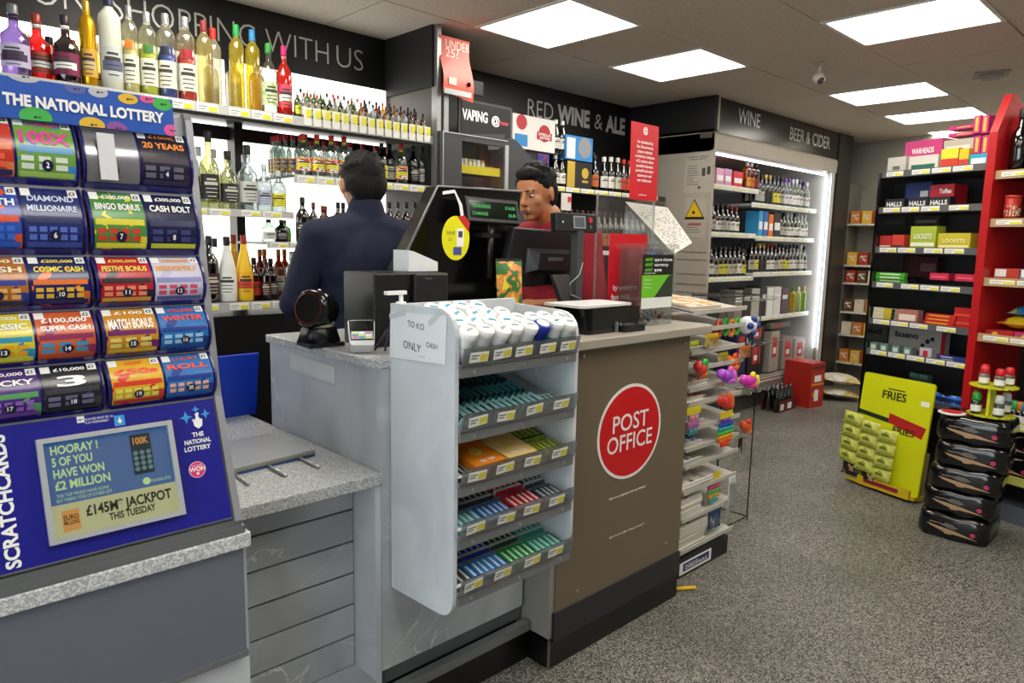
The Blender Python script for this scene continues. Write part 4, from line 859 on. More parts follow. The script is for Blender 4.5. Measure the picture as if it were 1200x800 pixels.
m = MB(); q = [HY(*p, 1.82) for p in ((519, 226), (533, 224), (540, 240), (543, 262))]; wid = Vector((0, 0, .012))
vs = []
for i, p in enumerate(q): off = Vector((.0, 0, .010)) if i < 2 else Vector((.013, 0, 0)); vs += [tuple(p-off*.5), tuple(p+off*.5)]
m.add(vs, [(2*i, 2*i+1, 2*i+3, 2*i+2) for i in range(3)]); m.add([(x, y+.0015, z) for x, y, z in vs], [(2*i+2, 2*i+3, 2*i+1, 2*i) for i in range(3)])
sg = thing('price_wobbler', HY(535, 300, 1.82), 'yellow oval tag hanging on a white strip from the till', 'tag'); m.build('strip', [WT], sg)
c = HY(534, 279, 1.82); TF = FR(c, (1, 0, 0), (0, 0, 1)); rr = (HY(550, 279, 1.82)-HY(518, 279, 1.82)).length/2
m = MB(TF); m.disc(0, 0, rr, .002, 0, n=28, ry=rr*1.25); m.prism([(rr*.1, rr*1.2), (rr*.9, rr*.4), (rr*1.0, rr*.9), (rr*.6, rr*1.3)], 0, .003, 1); m.box(rr*.05, -rr*.45, .002, rr*.55, rr*.55, .003, 2); m.box(rr*.15, rr*.05, .003, rr*.45, rr*.4, .0036, 3); m.box(-rr*.2, -rr*.95, .002, rr*.4, -rr*.5, .003, 4)
m.text('SAVE', -rr*.7, rr*.2, rr*.28, 3, h=.003); m.text('£1', -rr*.55, -rr*.15, rr*.28, 3, h=.003); m.build('tag', [mat('e4e014', .4), mat('c82020'), WT, mat('44444a'), mat('4a4a9a')], sg)
# sweet bag on the counter edge
def bag(w, h, d, mats, texts, n=7):
    """pillow bag standing in a frame: x right, y up, z out"""
    def mk():
        o = empty('sweet_bag'); m = MB(); vs = []; fs = []; rnd = random.Random(3)
        for s in (1, -1):
            for j in range(n+1):
                for i in range(n+1):
                    a, b = i/n, j/n; z = d*(math.sin(math.pi*a)*math.sin(math.pi*b))**.55*s if 0 < i < n and 0 < j < n else 0
                    vs.append(((a-.5)*w*(1-.04*math.sin(math.pi*b)), b*h, z+(rnd.uniform(-.08, .08)*d if 0 < i < n and 0 < j < n else 0)))
        k = (n+1)**2
        for s in (0, 1):
            for j in range(n):
                for i in range(n):
                    a = s*k+j*(n+1)+i; f = (a, a+1, a+n+2, a+n+1); fs.append(f if s == 0 else f[::-1])
        m.add(vs, fs, 0, True); m.box(-w/2, h, -.0005, w/2, h+h*.05, .0005, 1); m.box(-w/2, -h*.04, -.0005, w/2, 0, .0005, 1); m.build('bag', mats[:2], o)
        m = MB()
        for tx, u, v, s, mi in texts: m.text(tx, u, v, s, mi, h=d*1.06, align='c', bold=.03)
        if texts: m.build('print', mats[2:], o)
        return o
    return mk
c = HY(598, 347, 1.62); M = FR((c.x, 1.62, CT+.085), (1, -.1, 0), (.12, .05, 1)); hh = (HY(594, 306, 1.62).z-CT-.085)
bx = thing('black_box', (c.x, 1.66, CT), 'low black box carrying the sweet bag beside the rack', 'box'); MB().box(c.x-.05, 1.60, CT, c.x+.07, 1.70, CT+.083).build('box', [RUB], bx)
put('hb', bag(.105, hh, .020, [busy('2f6a30', 'd8863a', 'd8cc3a', 30), mat('1a2a1a'), mat('1a1a1a'), mat('f4f0e0')], []), M, 'upright green and yellow sweet bag between the till and monitor', 'sweet bag', '', None)

# ================================================================== THINGS ON THE POST OFFICE COUNTER
PT = 1.0625
o = thing('monitor', (1.86, 1.78, PT), 'black monitor seen from behind on a tilted stand', 'monitor')
y = 1.80; a, b, c, d = [HY(*p, y) for p in ((603, 266), (681, 272), (684, 332), (585, 338))]
mc_ = (a+b+c+d)/4
m = MB(); P = [(d.x, y, d.z), (c.x, y, c.z), (b.x, y, b.z), (a.x, y, a.z)]; m.add(P+[(x, yy+.03, z+.0) for x, yy, z in P], [(0, 1, 2, 3), (7, 6, 5, 4), (0, 4, 5, 1), (1, 5, 6, 2), (2, 6, 7, 3), (3, 7, 4, 0)]); m.build('housing', [mat('121316', .35)], o, bevel=.006)
u0, v0 = mc_.x-.09, mc_.z
m = MB(); m.add([(mc_.x-.11, y, mc_.z-.055), (mc_.x+.13, y, mc_.z-.065), (mc_.x+.12, y, mc_.z+.03), (mc_.x-.10, y, mc_.z+.035), (mc_.x-.08, y-.035, mc_.z-.04), (mc_.x+.10, y-.035, mc_.z-.045), (mc_.x+.09, y-.035, mc_.z+.015), (mc_.x-.07, y-.035, mc_.z+.018)], [(4, 5, 6, 7), (0, 1, 5, 4), (1, 2, 6, 5), (2, 3, 7, 6), (3, 0, 4, 7)]); m.build('rear_cover', [mat('1c1d21', .3)], o)
MB().box(mc_.x-.03, y-.037, mc_.z-.01, mc_.x+.05, y-.034, mc_.z+.003).build('badge', [mat('55585c', .3)], o)
m = MB(); m.add([(mc_.x+.00, y-.03, mc_.z-.06), (mc_.x+.09, y-.03, mc_.z-.06), (mc_.x+.115, y-.10, PT+.004), (mc_.x+.03, y-.10, PT+.004), (mc_.x+.00, y-.015, mc_.z-.06), (mc_.x+.09, y-.015, mc_.z-.06), (mc_.x+.115, y-.07, PT+.004), (mc_.x+.03, y-.07, PT+.004)], [(0, 3, 2, 1), (4, 5, 6, 7), (0, 1, 5, 4), (1, 2, 6, 5), (2, 3, 7, 6), (3, 0, 4, 7)]); m.box(mc_.x-.08, y-.11, PT, mc_.x+.12, y+.06, PT+.008); m.build('foot', [mat('3a3c3e', .3)], o)
# pole with small terminal
o = thing('display_pole', (2.02, 1.66, PT), 'grey pole carrying a small black customer screen', 'pole display')
c = HY(677, 350, 1.66); MB().box(c.x-.016, 1.655, PT, c.x+.016, 1.685, HY(677, 270, 1.66).z).build('pole', [mat('4a4d50', .35, .3)], o)
a = HY(653, 271, 1.655); b = HY(701, 251, 1.655); F = FR((a.x, 1.655, a.z), (1, 0, 0), (0, .1, 1)); w, h = b.x-a.x, b.z-a.z
s = MB(F).box(0, 0, -.03, w, h, 0).build('screen_unit', [mat('15161a', .3)], o, bevel=.004)
m = MB(F); m.box(w*.40, h*.2, 0, w*.70, h*.85, .001, 0); m.box(w*.43, h*.27, .001, w*.67, h*.78, .0016, 1); m.disc(w*.83, h*.66, h*.15, .002, 2, n=14); m.disc(w*.14, h*.5, h*.05, .002, 3, n=8); m.disc(w*.83, h*.3, h*.10, .002, 1, n=14); m.build('screen', [mat('8f9498'), mat('4a5054'), mat('b81c24'), WT], s)
tag(MB().tube([HY(*p, 1.64) for p in ((683, 308), (679, 322), (668, 332), (669, 345), (681, 350)) ], .0018).build('cable', [mat('9a9c9e', .3)], None, HY(669, 345, 1.64)), 'thin pale cable looping in front of the pole', 'cable')
# black box with white lid
o = thing('label_printer', (1.95, 1.50, PT), 'wide black box with a white flat top on the brown counter', 'printer')
xa, xb = 1.745, 2.03; 
m = MB(); m.prism(rounded([(xa, 1.46), (xb, 1.46), (xb+.02, 1.60), (xa, 1.62)], [.02]*4, 3), PT, 1.145); m.build('body', [GLO], o)
MB().prism(rounded([(xa-.04, 1.45), (xb-.05, 1.46), (xb-.04, 1.62), (xa-.04, 1.63)], [.02]*4, 3), 1.150, 1.158).build('lid', [mat('dcdcda', .4)], o)
MB().box(xa, 1.47, 1.145, xb-.05, 1.61, 1.150).build('seal', [RUB], o)
MB().box(xa+.14, 1.452, PT, xa+.146, 1.462, PT+.035).box(xa+.16, 1.452, PT, xa+.166, 1.462, PT+.03).build('clip', [mat('9ca0a4', .3, .5)], o)
# red notices
def sign(name, F, w, h, base, desc, cat, lines, tcol=WT, th=.003, parts=True):
    o = thing(name, F.translation, desc, cat); MB(F).box(0, 0, -th, w, h, 0).build('board', [base], o)
    m = MB(F)
    for st, u, v, s, al in lines: m.text(st, w*u, h*v, s, 0, align=al, h=.0012, bold=.02, w=None)
    m.build('print', [tcol], o); return o
a = HY(712, 357, 1.62); b = HY(755, 281, 1.62)
RC = mat('cc1020', .4)
sign('notice_card', FR((a.x, 1.62, PT+.0+.045), (1, 0, 0), (0, 0, 1)), HY(757, 320, 1.62).x-a.x, b.z-PT-.045+.02, RC, 'upright red card about wearing a face mask on the counter', 'notice', [('by wearing a', .12, .28, .028, 'l'), ('face mask', .08, .16, .028, 'l')])
MB_ = thing('card_stand', (a.x+.1, 1.64, PT), 'grey block holding the red card upright', 'stand'); MB().box(a.x, 1.60, PT, a.x+.2, 1.65, PT+.042).build('base', [RUB], MB_)
m = MB(FR((a.x, 1.62, PT+.045), (1, 0, 0), (0, 0, 1)))
a2 = HY(738, 233, 1.66); b2 = HY(772, 148, 1.66); w = HY(771, 190, 1.66).x-HY(739, 190, 1.66).x; h = b2.z-a2.z
L8 = ['As mandated by', 'the Government,', 'please maintain', 'a minimum distance', 'of 2 metres when', 'possible between', 'yourself and other', 'customers and', 'our colleagues']
sign('notice_card', FR((a2.x, 1.66, a2.z), (1, 0, 0), (0, .02, 1)), w, h, RC, 'tall red distancing notice on top of the clear screen', 'notice', [(t_, .5, .74-.062*i, .0155, 'c') for i, t_ in enumerate(L8)]+[('@', .5, .88, .03, 'c'), ('postoffice.co.uk', .3, .06, .008, 'l')])
# clear screen
o = thing('clear_screen', (2.2, 1.665, PT), 'clear acrylic safety screen standing on the brown counter', 'screen')
MB().box(2.02, 1.666, PT, 2.37, 1.670, a2.z+.01, c=.002).build('sheet', [ACRY], o); MB().box(2.018, 1.664, PT, 2.0215, 1.672, a2.z+.01).box(2.3685, 1.664, PT, 2.372, 1.672, a2.z+.01).build('edge', [glass('e8ecec', .25, .1)], o)
MB().box(2.02, 1.655, PT, 2.10, 1.685, PT+.02).box(2.29, 1.655, PT, 2.37, 1.685, PT+.02).build('foot', [mat('b8bcbe', .2)], o)
# collection box
y = 1.50; a = HY(747, 388, y); b = HY(791, 292, y); w = b.x-a.x; z1_ = b.z
o = thing('collection_box', (a.x+w/2, y+.04, PT), 'clear charity collection box with black and green label', 'collection box')
m = MB(); t_ = .003
m.box(a.x, y, PT, a.x+w, y+t_, z1_); m.box(a.x, y+.09, PT, a.x+w, y+.093, z1_); m.box(a.x, y+t_, PT, a.x+t_, y+.09, z1_); m.box(a.x+w-t_, y+t_, PT, a.x+w, y+.09, z1_); m.box(a.x-.01, y-.012, z1_, a.x+w+.012, y+.105, z1_+.018); m.build('clear_case', [glass('f2f5f5', .06, .06, .08, .15)], o)
m = MB(); rnd = random.Random(5)
for i in range(46): m.disc(0, 0, .0105, .002, rnd.choice([0, 1, 1, 2]), TR(a.x+.014+rnd.random()*(w-.028), y+.016+rnd.random()*.06, PT+.004+rnd.random()*.045) @ Matrix.Rotation(rnd.uniform(0, 3), 4, (rnd.random(), rnd.random(), .3)), n=10)
cn = m.build('coins', [mat('b8a070', .3, .8), mat('9a5a34', .3, .8), mat('c8c8c8', .3, .8)], o); cn['kind'] = 'stuff'
F = FR((a.x+.012, y-.0012, PT+.065), (1, 0, 0), (0, 0, 1)); W, H = w-.02, z1_-PT-.085; m = MB(F)
m.box(0, 0, 0, W, H*.20, .0008, 0); m.box(0, H*.20, 0, W, H*.62, .0008, 1); m.box(0, H*.62, 0, W, H, .0008, 2); m.prism([(W*.4, H*.2), (W, H*.2), (W, H*.62), (W*.85, H*.60)], 0, .0012, 3)
for i, (x_, y_) in enumerate((('ANY', 'spare change'), ('ANY', 'currency'), ('ANY', 'age'))): m.text(x_, W*.06, H*(.88-.095*i), H*.085, 1, h=.002, bold=.03, w=W*.26); m.text(y_, W*.36, H*(.88-.095*i), H*.085, 4, h=.002, bold=.02, w=W*[.58, .46, .24][i])
m.text('for people in need', W*.06, H*.645, H*.045, 4, h=.002)
for i in range(3): m.text('Thank you', W*.06, H*(.52-.07*i), H*.05, 4, h=.002)
m.build('label', [mat('e8ebe6'), mat('6fc22c', .4), mat('15181a', .4), mat('2a3a2a'), WT], o)
# clear leaflet wedge with puzzle sheet
y = 1.70; q = [HY(*p, y) for p in ((733, 236), (782, 243), (810, 283), (786, 297))]
o = thing('leaflet_holder', (2.3, 1.72, PT), 'clear sloping leaflet holder with a patterned paper sheet', 'leaflet holder')
A, B, C_, D_ = Vector((2.13, 1.80, 1.50)), Vector((2.36, 1.80, 1.505)), Vector((2.50, 1.60, 1.36)), Vector((2.37, 1.56, 1.33))
A, B, C_, D_ = HY(733, 236, 1.82), HY(782, 243, 1.80), HY(811, 284, 1.66), HY(790, 297, 1.62)
ux, uy = (B-A), (D_-A); F = FR(D_, C_-D_, A-D_); 
m = MB(); m.add([tuple(D_), tuple(C_), tuple(B), tuple(A)]+[tuple(v+Vector((0, 0, -.003))) for v in (D_, C_, B, A)], [(0, 1, 2, 3), (7, 6, 5, 4), (0, 4, 5, 1), (1, 5, 6, 2), (2, 6, 7, 3), (3, 7, 4, 0)]); m.build('paper_sheet', [mat('dfdcd4', .5)], o)
n = (C_-D_).cross(A-D_).normalized(); m = MB(); rnd = random.Random(9)
def bil(s_, t_): return (D_*(1-s_)+C_*s_)*(1-t_)+(A*(1-s_)+B*s_)*t_+n*.0012
for i in range(13):
    for j in range(20):
        if rnd.random() < .62 and not (i < 3 and j > 16):
            s0, t0 = .08+i*.067, .05+j*.045; ds, dt = rnd.uniform(.012, .05), rnd.uniform(.010, .03); m.add([tuple(bil(s0, t0)), tuple(bil(s0+ds, t0)), tuple(bil(s0+ds, t0+dt)), tuple(bil(s0, t0+dt))], [(0, 1, 2, 3)], 0 if rnd.random() < .9 else 1)
pz = m.build('sheet_print', [mat('4a4642'), mat('b83a30')], o)
m = MB(); Z_ = Vector((0, 0, -.012)); a_, b_, c_, d_ = A+Z_, B+Z_, C_+Z_, D_+Z_
for P in ((a_, b_, c_, d_), (a_, d_, Vector((D_.x, D_.y+.1, PT+.1)), Vector((A.x-.02, A.y, PT+.1))), (Vector((B.x, B.y, PT+.1)), Vector((A.x-.02, A.y, PT+.1)), a_, b_)): m.add([tuple(v) for v in P]+[tuple(v+Vector((.002, .002, -.002))) for v in P], [(0, 1, 2, 3), (7, 6, 5, 4)])
m.box(A.x-.02, A.y-.17, PT, B.x-.02, A.y, PT+.1) if False else None
m.build('clear_body', [ACRY], o)
bs = [(A.x+.02, A.y-.10), (2.34, A.y-.10), (2.34, A.y), (A.x+.02, A.y)]
MB().prism(bs, PT, PT+.10).build('base', [glass('c9cdce', .3)], o)
c = HY(762, 290, 1.63); put('bluecard', lambda: (lambda e: (MB().box(-.035, -.002, 0, .035, .0, .27).build('card', [mat('2a78b8')], e), MB().text('+C', 0, .24, .03, 0, align='c', T=RX(math.pi/2), h=.003).build('print', [WT], e), e)[-1])(empty('leaflet')), TR(c.x+.01, 1.635, PT), 'blue leaflet standing behind the red card', 'leaflet', '', None)
# short black pen tray
o = thing('card_reader', (2.13, 1.47, PT), 'low black card reader at the foot of the collection box', 'card reader'); a = HY(745, 386, 1.46)
MB().prism(rounded([(a.x-.10, 1.43), (a.x+.02, 1.43), (a.x+.02, 1.49), (a.x-.10, 1.49)], [.012]*4, 3), PT, PT+.022).build('body', [RUB], o); MB().box(a.x-.085, 1.44, PT+.022, a.x-.03, 1.48, PT+.026).build('keypad', [mat('4a4c50')], o)
# magazines lying on counter's far end + beyond
put('scrap', bag(.06, .05, .014, [mat('dcdcd8'), mat('dcdcd8')], []), FR((HY(622, 346, 1.58).x, 1.59, CT+.055), (1, -.2, .1), (0, .3, 1)), 'crumpled white plastic scrap beside the sweet bag', 'wrapper', '', None)
sb_ = thing('small_box', (HY(622, 346, 1.58).x, 1.60, CT), 'small grey box under the white scrap', 'box'); _x = HY(622, 346, 1.58).x; MB().box(_x-.03, 1.575, CT+.001, _x+.03, 1.63, CT+.05).build('box', [mat('6a6c70')], sb_)
# ================================================================== WALL BETWEEN BAR AND FRIDGE
GF = mat('3a3c40', .4); 
# poster
a = HY(516, 40, 2.95); b = HY(551, 113, 2.95); F = FR((a.x, 2.948, HY(516, 107, 2.95).z), (1, 0, .0), (0, 0, 1)); w = b.x-a.x; h = a.z-F.translation.z
o = thing('poster', F.translation, 'curled red poster reading UNDER 25? taped to the bar end column', 'poster')
n = 10; vs = []; fs = []
for i in range(n+1):
    t = i/n
    for u in (0, w): vs.append((u+.006*math.sin(t*5), t*h-(.03 if u else 0)*(1-t), .012*math.sin(t*6)+.02*(1-t)**3))
fs = [(2*i, 2*i+1, 2*i+3, 2*i+2) for i in range(n)]
MB(F).add(vs, fs, 0, True).build('sheet', [busy('d8503c', 'd8503c', 'dc5c48', 5)], o)
m = MB(F @ TR(.006, 0, .028)); m.text('UNDER', w*.02, h*.76, .060, 0, w=w*.78); m.text('25?', w*.02, h*.61, .060, 0, w=w*.42); m.box(w*.15, h*.14, -.004, w*.4, h*.27, -.003, 0); m.disc(w*.8, h*.2, .012, .0, 0); m.box(.0, -.01, -.004, w*.9, h*.06, -.003, 1); m.build('print', [mat('f0d8cc'), mat('b9bcc0')], o)
# vaping sign
F = FR((HY(547, 150, 2.99).x, 2.985, HY(547, 155, 2.99).z), (1, 0, 0), (0, 0, 1)); w = HY(599, 150, 2.99).x-F.translation.x; h = .17
o = thing('vaping_sign', F.translation, 'small black sign reading VAPING above the grey cabinet', 'sign'); MB(F).box(-.06, -.02, -.012, w, h, 0).build('board', [GF], o); MB(F).box(-.045, -.008, 0, w-.015, h-.012, .003).build('face', [mat('0e0e10', .4)], o)
MB(F).text('VAPING', -.04, .065, .075, 0, bold=.03, w=w*.55, h=.0045).build('lettering', [WT], o); MB(F).text('@', w*.52, .065, .06, 0, bold=.02, h=.0045).text('Premier', w*.70, .068, .03, 1, bold=.02, w=w*.21, h=.0045).build('emblem', [WT, mat('d84a60')], o)
# grey cabinet with window
yc = 2.93; 
def hp_(px, py): p = HY(px, py, yc); return (p.x, p.z)
o = thing('vape_cabinet', (2.6, 3.1, 0), 'dark grey cabinet with rounded corner and small glazed window', 'cabinet')
XZ = Matrix(((1, 0, 0, 0), (0, 0, 1, 0), (0, 1, 0, 0), (0, 0, 0, 1)))
A, B = hp_(516, 151), hp_(597, 158); C = hp_(629, 188)
P = rounded([(A[0], .05), (C[0], .05), (C[0], C[1]-.02), (B[0]+.02, B[1]), (A[0], A[1])], [0, 0, .05, .08, .015])
wa, wb = hp_(541, 222), hp_(590, 172); W0, W1, V0, V1 = wa[0], wb[0], 1.56, wb[1]
# body as frame pieces around a window
MB().box(A[0], yc, .05, W0, yc+.03, A[1]-.008).build('side_stile', [GF], o)
m = MB(); m.prism(rounded([(W1, V0-.02), (C[0], V0-.02), (C[0], C[1]-.02), (B[0]+.02, B[1]), (W1, V1+.03+.0)], [0, 0, .04, .06, 0]), yc, yc+.03, 0, XZ); m.build('door_edge', [GF], o)
MB().prism([(W0, V1), (W1, V1), (W1, V1+.03), (B[0]-.03, B[1]), (W0, A[1]-.008)], yc, yc+.03, 0, XZ).build('top_rail', [GF], o)
MB().box(W0, yc, .05, C[0], yc+.03, V0).build('lower_door', [GF], o)
MB().box(A[0], yc+.03, .05, A[0]+.02, 3.5, A[1]-.02).box(C[0]-.02, yc+.03, .05, C[0], 3.5, C[1]-.05).box(A[0], 3.3, .05, C[0], 3.32, A[1]-.1).build('carcass', [DARK], o)
MB().box(W1+.01, yc-.006, V0, W1+.035, yc, V1+.01).box(A[0]+.015, yc-.004, V0, A[0]+.02, yc, V1+.03).box(A[0]+.015, yc-.004, V1+.03, W1+.03, yc, V1+.035).build('bright_trim', [mat('b9bcc0', .3, .5)], o)
MB().box(W0, yc+.002, V0, W1, yc+.006, V1).build('pane', [ACRY], o)
for k, z in enumerate((V0+.02, V0+.165)):
    s = MB().box(W0, yc+.03, z, W1+.1, yc+.25, z+.012).build('shelf', [mat('55585c')], o)
    MB().box(W0, yc+.024, z-.01, W1+.02, yc+.03, z+.035).build('price_strip', [mat('ddc92a', .4) if k else WT], s)
for k in range(7):
    x = W0+.02+k*.03
    if x > W1-.01: break
    put('vape%d' % (k % 3), (lambda k=k: MB().box(-.010, 0, 0, .010, .02, .06).box(-.011, -.001, .02, .011, 0, .045, 1).build('vape_pack', [mat(['d8a060', 'c8d8c0', 'e0e0d0'][k % 3]), WL])), TR(x, yc+.06, V0+.1775), 'small pale vape packet', 'packet', 'behind the cabinet window', 'vape packets')
for k in range(4): put('vapew', lambda: MB().box(-.018, 0, 0, .018, .03, .05).build('vape_pack', [WL]), TR(W0+.05+k*.045, yc+.06, V0+.0325), 'small white box', 'packet', 'on the lower cabinet shelf', 'vape boxes')
# red wine and ale shelves
ws = thing('wine_shelving', (3.9, 3.35, 0), 'black wall shelving under the RED WINE & ALE board', 'shelving')
SZ = HY(690, 221, 3.18).z
MB().box(3.05, 3.50, 0, 4.66, 3.535, 1.97).build('back_panel', [BWALL], ws); MB().box(3.03, 3.15, 0, 3.05, 3.53, 1.75).build('side_panel', [BLACK], ws)
MB().box(3.05, 3.16, 0, 4.66, 3.5, .3).build('plinth', [BLACK], ws)
for k, z in enumerate((SZ-.008, SZ-.42, SZ-.83)):
    s = MB().box(3.05, 3.185, z-.012, 4.66, 3.5, z).box(3.05, 3.178, z-.03, 4.66, 3.185, z+.006).build('shelf', [mat('3a3a3c')], ws); price_tickets(s, 3.06, 4.62, 3.177, z-.028, z+.006, .15)
SZ -= .007
def carton(mats, w, d, h, prints=None):
    def f():
        o = empty('carton'); MB().box(-w/2, 0, 0, w/2, d, h).build('box', [mats[0]], o)
        m = MB(FR((-w/2, -.0006, 0), (1, 0, 0), (0, 0, 1))); 
        for pr in prints or []:
            if pr[0] == 'r': m.box(w*pr[1], h*pr[2], 0, w*pr[3], h*pr[4], .0008+.0003*pr[5], pr[5])
            elif pr[0] == 'o': m.disc(w*pr[1], h*pr[2], w*pr[3], .001+.0003*pr[4], pr[4])
            else: m.text(pr[1], w*pr[2], h*pr[3], h*pr[4], pr[6], align='c', w=w*pr[5], h=.0028, bold=.03)
        if prints: m.build('print', mats[1:], o)
        return o
    return f
def cput(key, mk, px0, px1, pyt, y, zb, d, desc, cat, where='', group=None, rot=0, dep=None):
    """a carton between two pixel columns, top at pyt, standing on zb at depth y"""
    a, b = HY(px0, pyt, y), HY(px1, pyt, y); w = b.x-a.x; h = (a.z+b.z)/2-zb
    return put(key, carton(mk[0], w, d, h, mk[1]), TR((a.x+b.x)/2, y, zb) @ RZ(rot), desc, cat, where, group)
zc = HY(625, 176, 3.2).z
cr = thing('crate', (3.3, 3.3, SZ), 'dark crate and purple carton under the white lager box', 'crate'); a, b = HY(600, 180, 3.22).x, HY(643, 180, 3.22).x
MB().box(a, 3.22, SZ+.001, b, 3.42, zc-.002).build('body', [mat('1c1d22')], cr); MB().box(HY(630, 180, 3.22).x, 3.215, SZ+.06, b, 3.2199, zc-.01).build('print', [busy('2a3a9a', '8a2a6a', '1c2440', 30)], cr)
cput('stella', ([mat('e9e9e6'), mat('b81c2a'), WT, mat('2a8ad0')], [('r', .05, .08, .34, .42, 2), ('o', .2, .78, .12, 0), ('r', .56, .35, .92, .58, 0), ('o', .74, .55, .14, 0), ('t', 'STELLA', .74, .48, .10, .30, 1), ('t', 'ARTOIS', .74, .38, .10, .26, 1)]), 601, 651, 137, 3.2, zc, .22, 'large white lager box with red emblem', 'box')
gb = bottle_maker(.28, .036, 'beer', glass('1f4a2c', .8), mat('d8d8d0', .3, .4), WL, WL)
for r, (pz_, z) in enumerate(((188, SZ), (157, SZ+.215))):
    for k in range(2):
        x = HY(652+k*8, pz_, 3.22).x; put('greenbeer', gb, TR(x, 3.23, z+(.004 if r else 0)) @ Matrix.Diagonal((.85, .85, .74, 1)), 'green white-labelled beer bottle, '+('upper' if r else 'lower')+' tier', 'bottle', 'beside the white box', 'green beer bottles')
sl = thing('bottle_tier', (3.55, 3.2, SZ), 'thin clear tier between two rows of green bottles', 'tier'); MB().box(HY(648, 180, 3.22).x-.0, 3.19, SZ+.209, HY(664, 180, 3.22).x, 3.30, SZ+.213).build('sheet', [ACRYD], sl)
zb = HY(678, 216, 3.2).z
cput('fosters2', ([mat('17161a'), mat('c8a838'), WT], [('r', 0, 0, .3, 1, 0), ('o', .72, .6, .14, 0), ('r', .6, .25, .85, .33, 0)]), 665, 694, 190, 3.19, SZ, .2, 'black and gold beer carton below the blue one', 'box')
cput('fosters', ([mat('2a86d0'), WT, mat('8a9098'), mat('c02030')], [('r', .05, .05, .35, .9, 0), ('o', .7, .55, .25, 1), ('o', .7, .62, .14, 0)]), 663, 695, 160, 3.19, HY(678, 189, 3.2).z+.004, .2, 'blue and white lager carton on top of the black one', 'box')
for px, tp, g, c, l, d in ((697, 182, '3a1a10', '1a1a1a', 'd8702c', 'dark ale bottle with orange label'), (702, 178, '17100c', '1a1a1c', '20203a', 'tall dark wine bottle'), (708, 184, '2a1a14', 'e8e8e4', 'e8e8e4', 'ale bottle with white neck band'), (716, 184, '2a120c', 'e0e0dc', 'e8e4dc', 'ale bottle with large white round label'), (724, 185, '2a120c', 'c8c8c0', 'c8c0b0', 'ale bottle with cream label'), (731, 187, '5a1a10', 'c02820', 'c83820', 'ale bottle with red label and red cap'), (738, 188, '5a1a10', 'c02820', 'c84a28', 'brown ale bottle with red cap'), (746, 186, '3a2a14', '1c1c1c', 'c8b070', 'dark ale bottle with gold label'), (754, 190, '2a2a20', 'c8a020', 'd8d0b0', 'dark bottle with cream label')):
    bt('ale'+str(px), px, tp, 3.23, SZ, d, 'on the ale shelf', 'bottles on the ale shelf', 'beer' if px != 702 else 'wine', .033, glass(g, .8), mat(c), mat(l), None)
z2 = SZ-.413+.007
for i in range(17):
    px = 650+i*6.5; x = HY(px, 245, 3.24).x
    put('rw%d' % (i % 2), bottle_maker(.30, .036, 'wine', glass(['160f10', '1c1410'][i % 2], .85), mat(['141416', '4a1420'][i % 2]), mat(['8a8478', 'b06a2a'][i % 2])), TR(x, 3.24, z2) @ Matrix.Diagonal((.9, .9, .9, 1)), ['dark red wine bottle', 'dark wine bottle with orange label'][i % 2], 'bottle', 'on the lower wine shelf', 'wine bottles on the lower shelf')
tg = thing('shelf_tag', (3.5, 3.17, 1.5), 'white upright shelf strip with a small red tag', 'tag'); a, b = HY(657, 246, 3.15), HY(669, 228, 3.15); MB().box(a.x, 3.145, a.z, b.x, 3.15, SZ-.04).build('strip', [mat('d8d6d0')], tg); MB().box(b.x-.035, 3.142, b.z-.05, b.x-.005, 3.1449, b.z-.015).build('tag', [RED], tg)

# ================================================================== WINE FRIDGE
CREAM = mat('aaa397', .45); fr_ = thing('wine_fridge', (5.75, 3.15, 0), 'tall open-fronted cream wine fridge, lit and full of bottles', 'fridge')
X0, X1, YF = 4.705, 6.875, 2.812
MB().prism([(X0, YF), (X0+.03, YF), (X0+.03, 3.5), (X0, 3.5)], .10, 2.18).build('side_panel', [CREAM], fr_)
MB().box(X1-.08, YF, .10, X1-.01, 3.5, 2.18).build('side_panel', [mat('c9c7c2', .35)], fr_)
side([(YF, 2.185), (YF-.012, 2.165), (YF-.006, 2.065), (YF+.04, 2.05), (3.5, 2.05), (3.5, 2.185)], X0, X1).build('canopy', [mat('b4ac9f', .35)], fr_)
MB().box(X0+.03, 3.44, .25, X1-.08, 3.5, 2.05).build('back_panel', [mat('54575c', .5)], fr_)
MB().box(X0, YF+.05, .0, X1, 3.5, .17).build('plinth', [mat('55534e', .5)], fr_)
side([(YF-.03, .16), (YF-.03, .275), (YF-.0, .275), (YF+.03, .245), (3.44, .245), (3.44, .16)], X0, X1-.0).build('deck', [mat('9a958b', .35, .2)], fr_)
MB().box(X0, YF-.036, .225, X1, YF-.030, .24).box(X0, YF-.036, .255, X1, YF-.030, .262).build('deck_rail', [mat('dcdcdc', .25, .3)], fr_)
tube = emis('f4f8ff', FRIDGE)
MB().box(X0+.06, YF+.05, 2.036, X1-.1, YF+.062, 2.046).build('top_lamp', [tube], fr_)
MB().box(X1-.115, YF+.02, .42, X1-.095, YF+.04, 2.02).build('side_lamp', [tube], fr_)
MB().box(X1-.165, YF+.0, .28, X1-.12, YF+.012, 2.06).build('door_edge', [glass('dfe6ea', .3, .2)], fr_)
yS = 2.92; XM = HY(888, 230, yS).x
def sz_(px, py): return HY(px, py, yS).z
FS = [('A', X0+.03, XM, sz_(864, 220)), ('B', XM-.1, X1-.13, sz_(925, 243)), ('C', X0+.03, XM, sz_(862, 274)), ('C2', XM, X1-.13, sz_(920, 279)), ('D', X0+.03, XM, sz_(860, 325)), ('D2', XM, X1-.13, sz_(920, 319)), ('E', X0+.03, X1-.13, sz_(915, 369))]
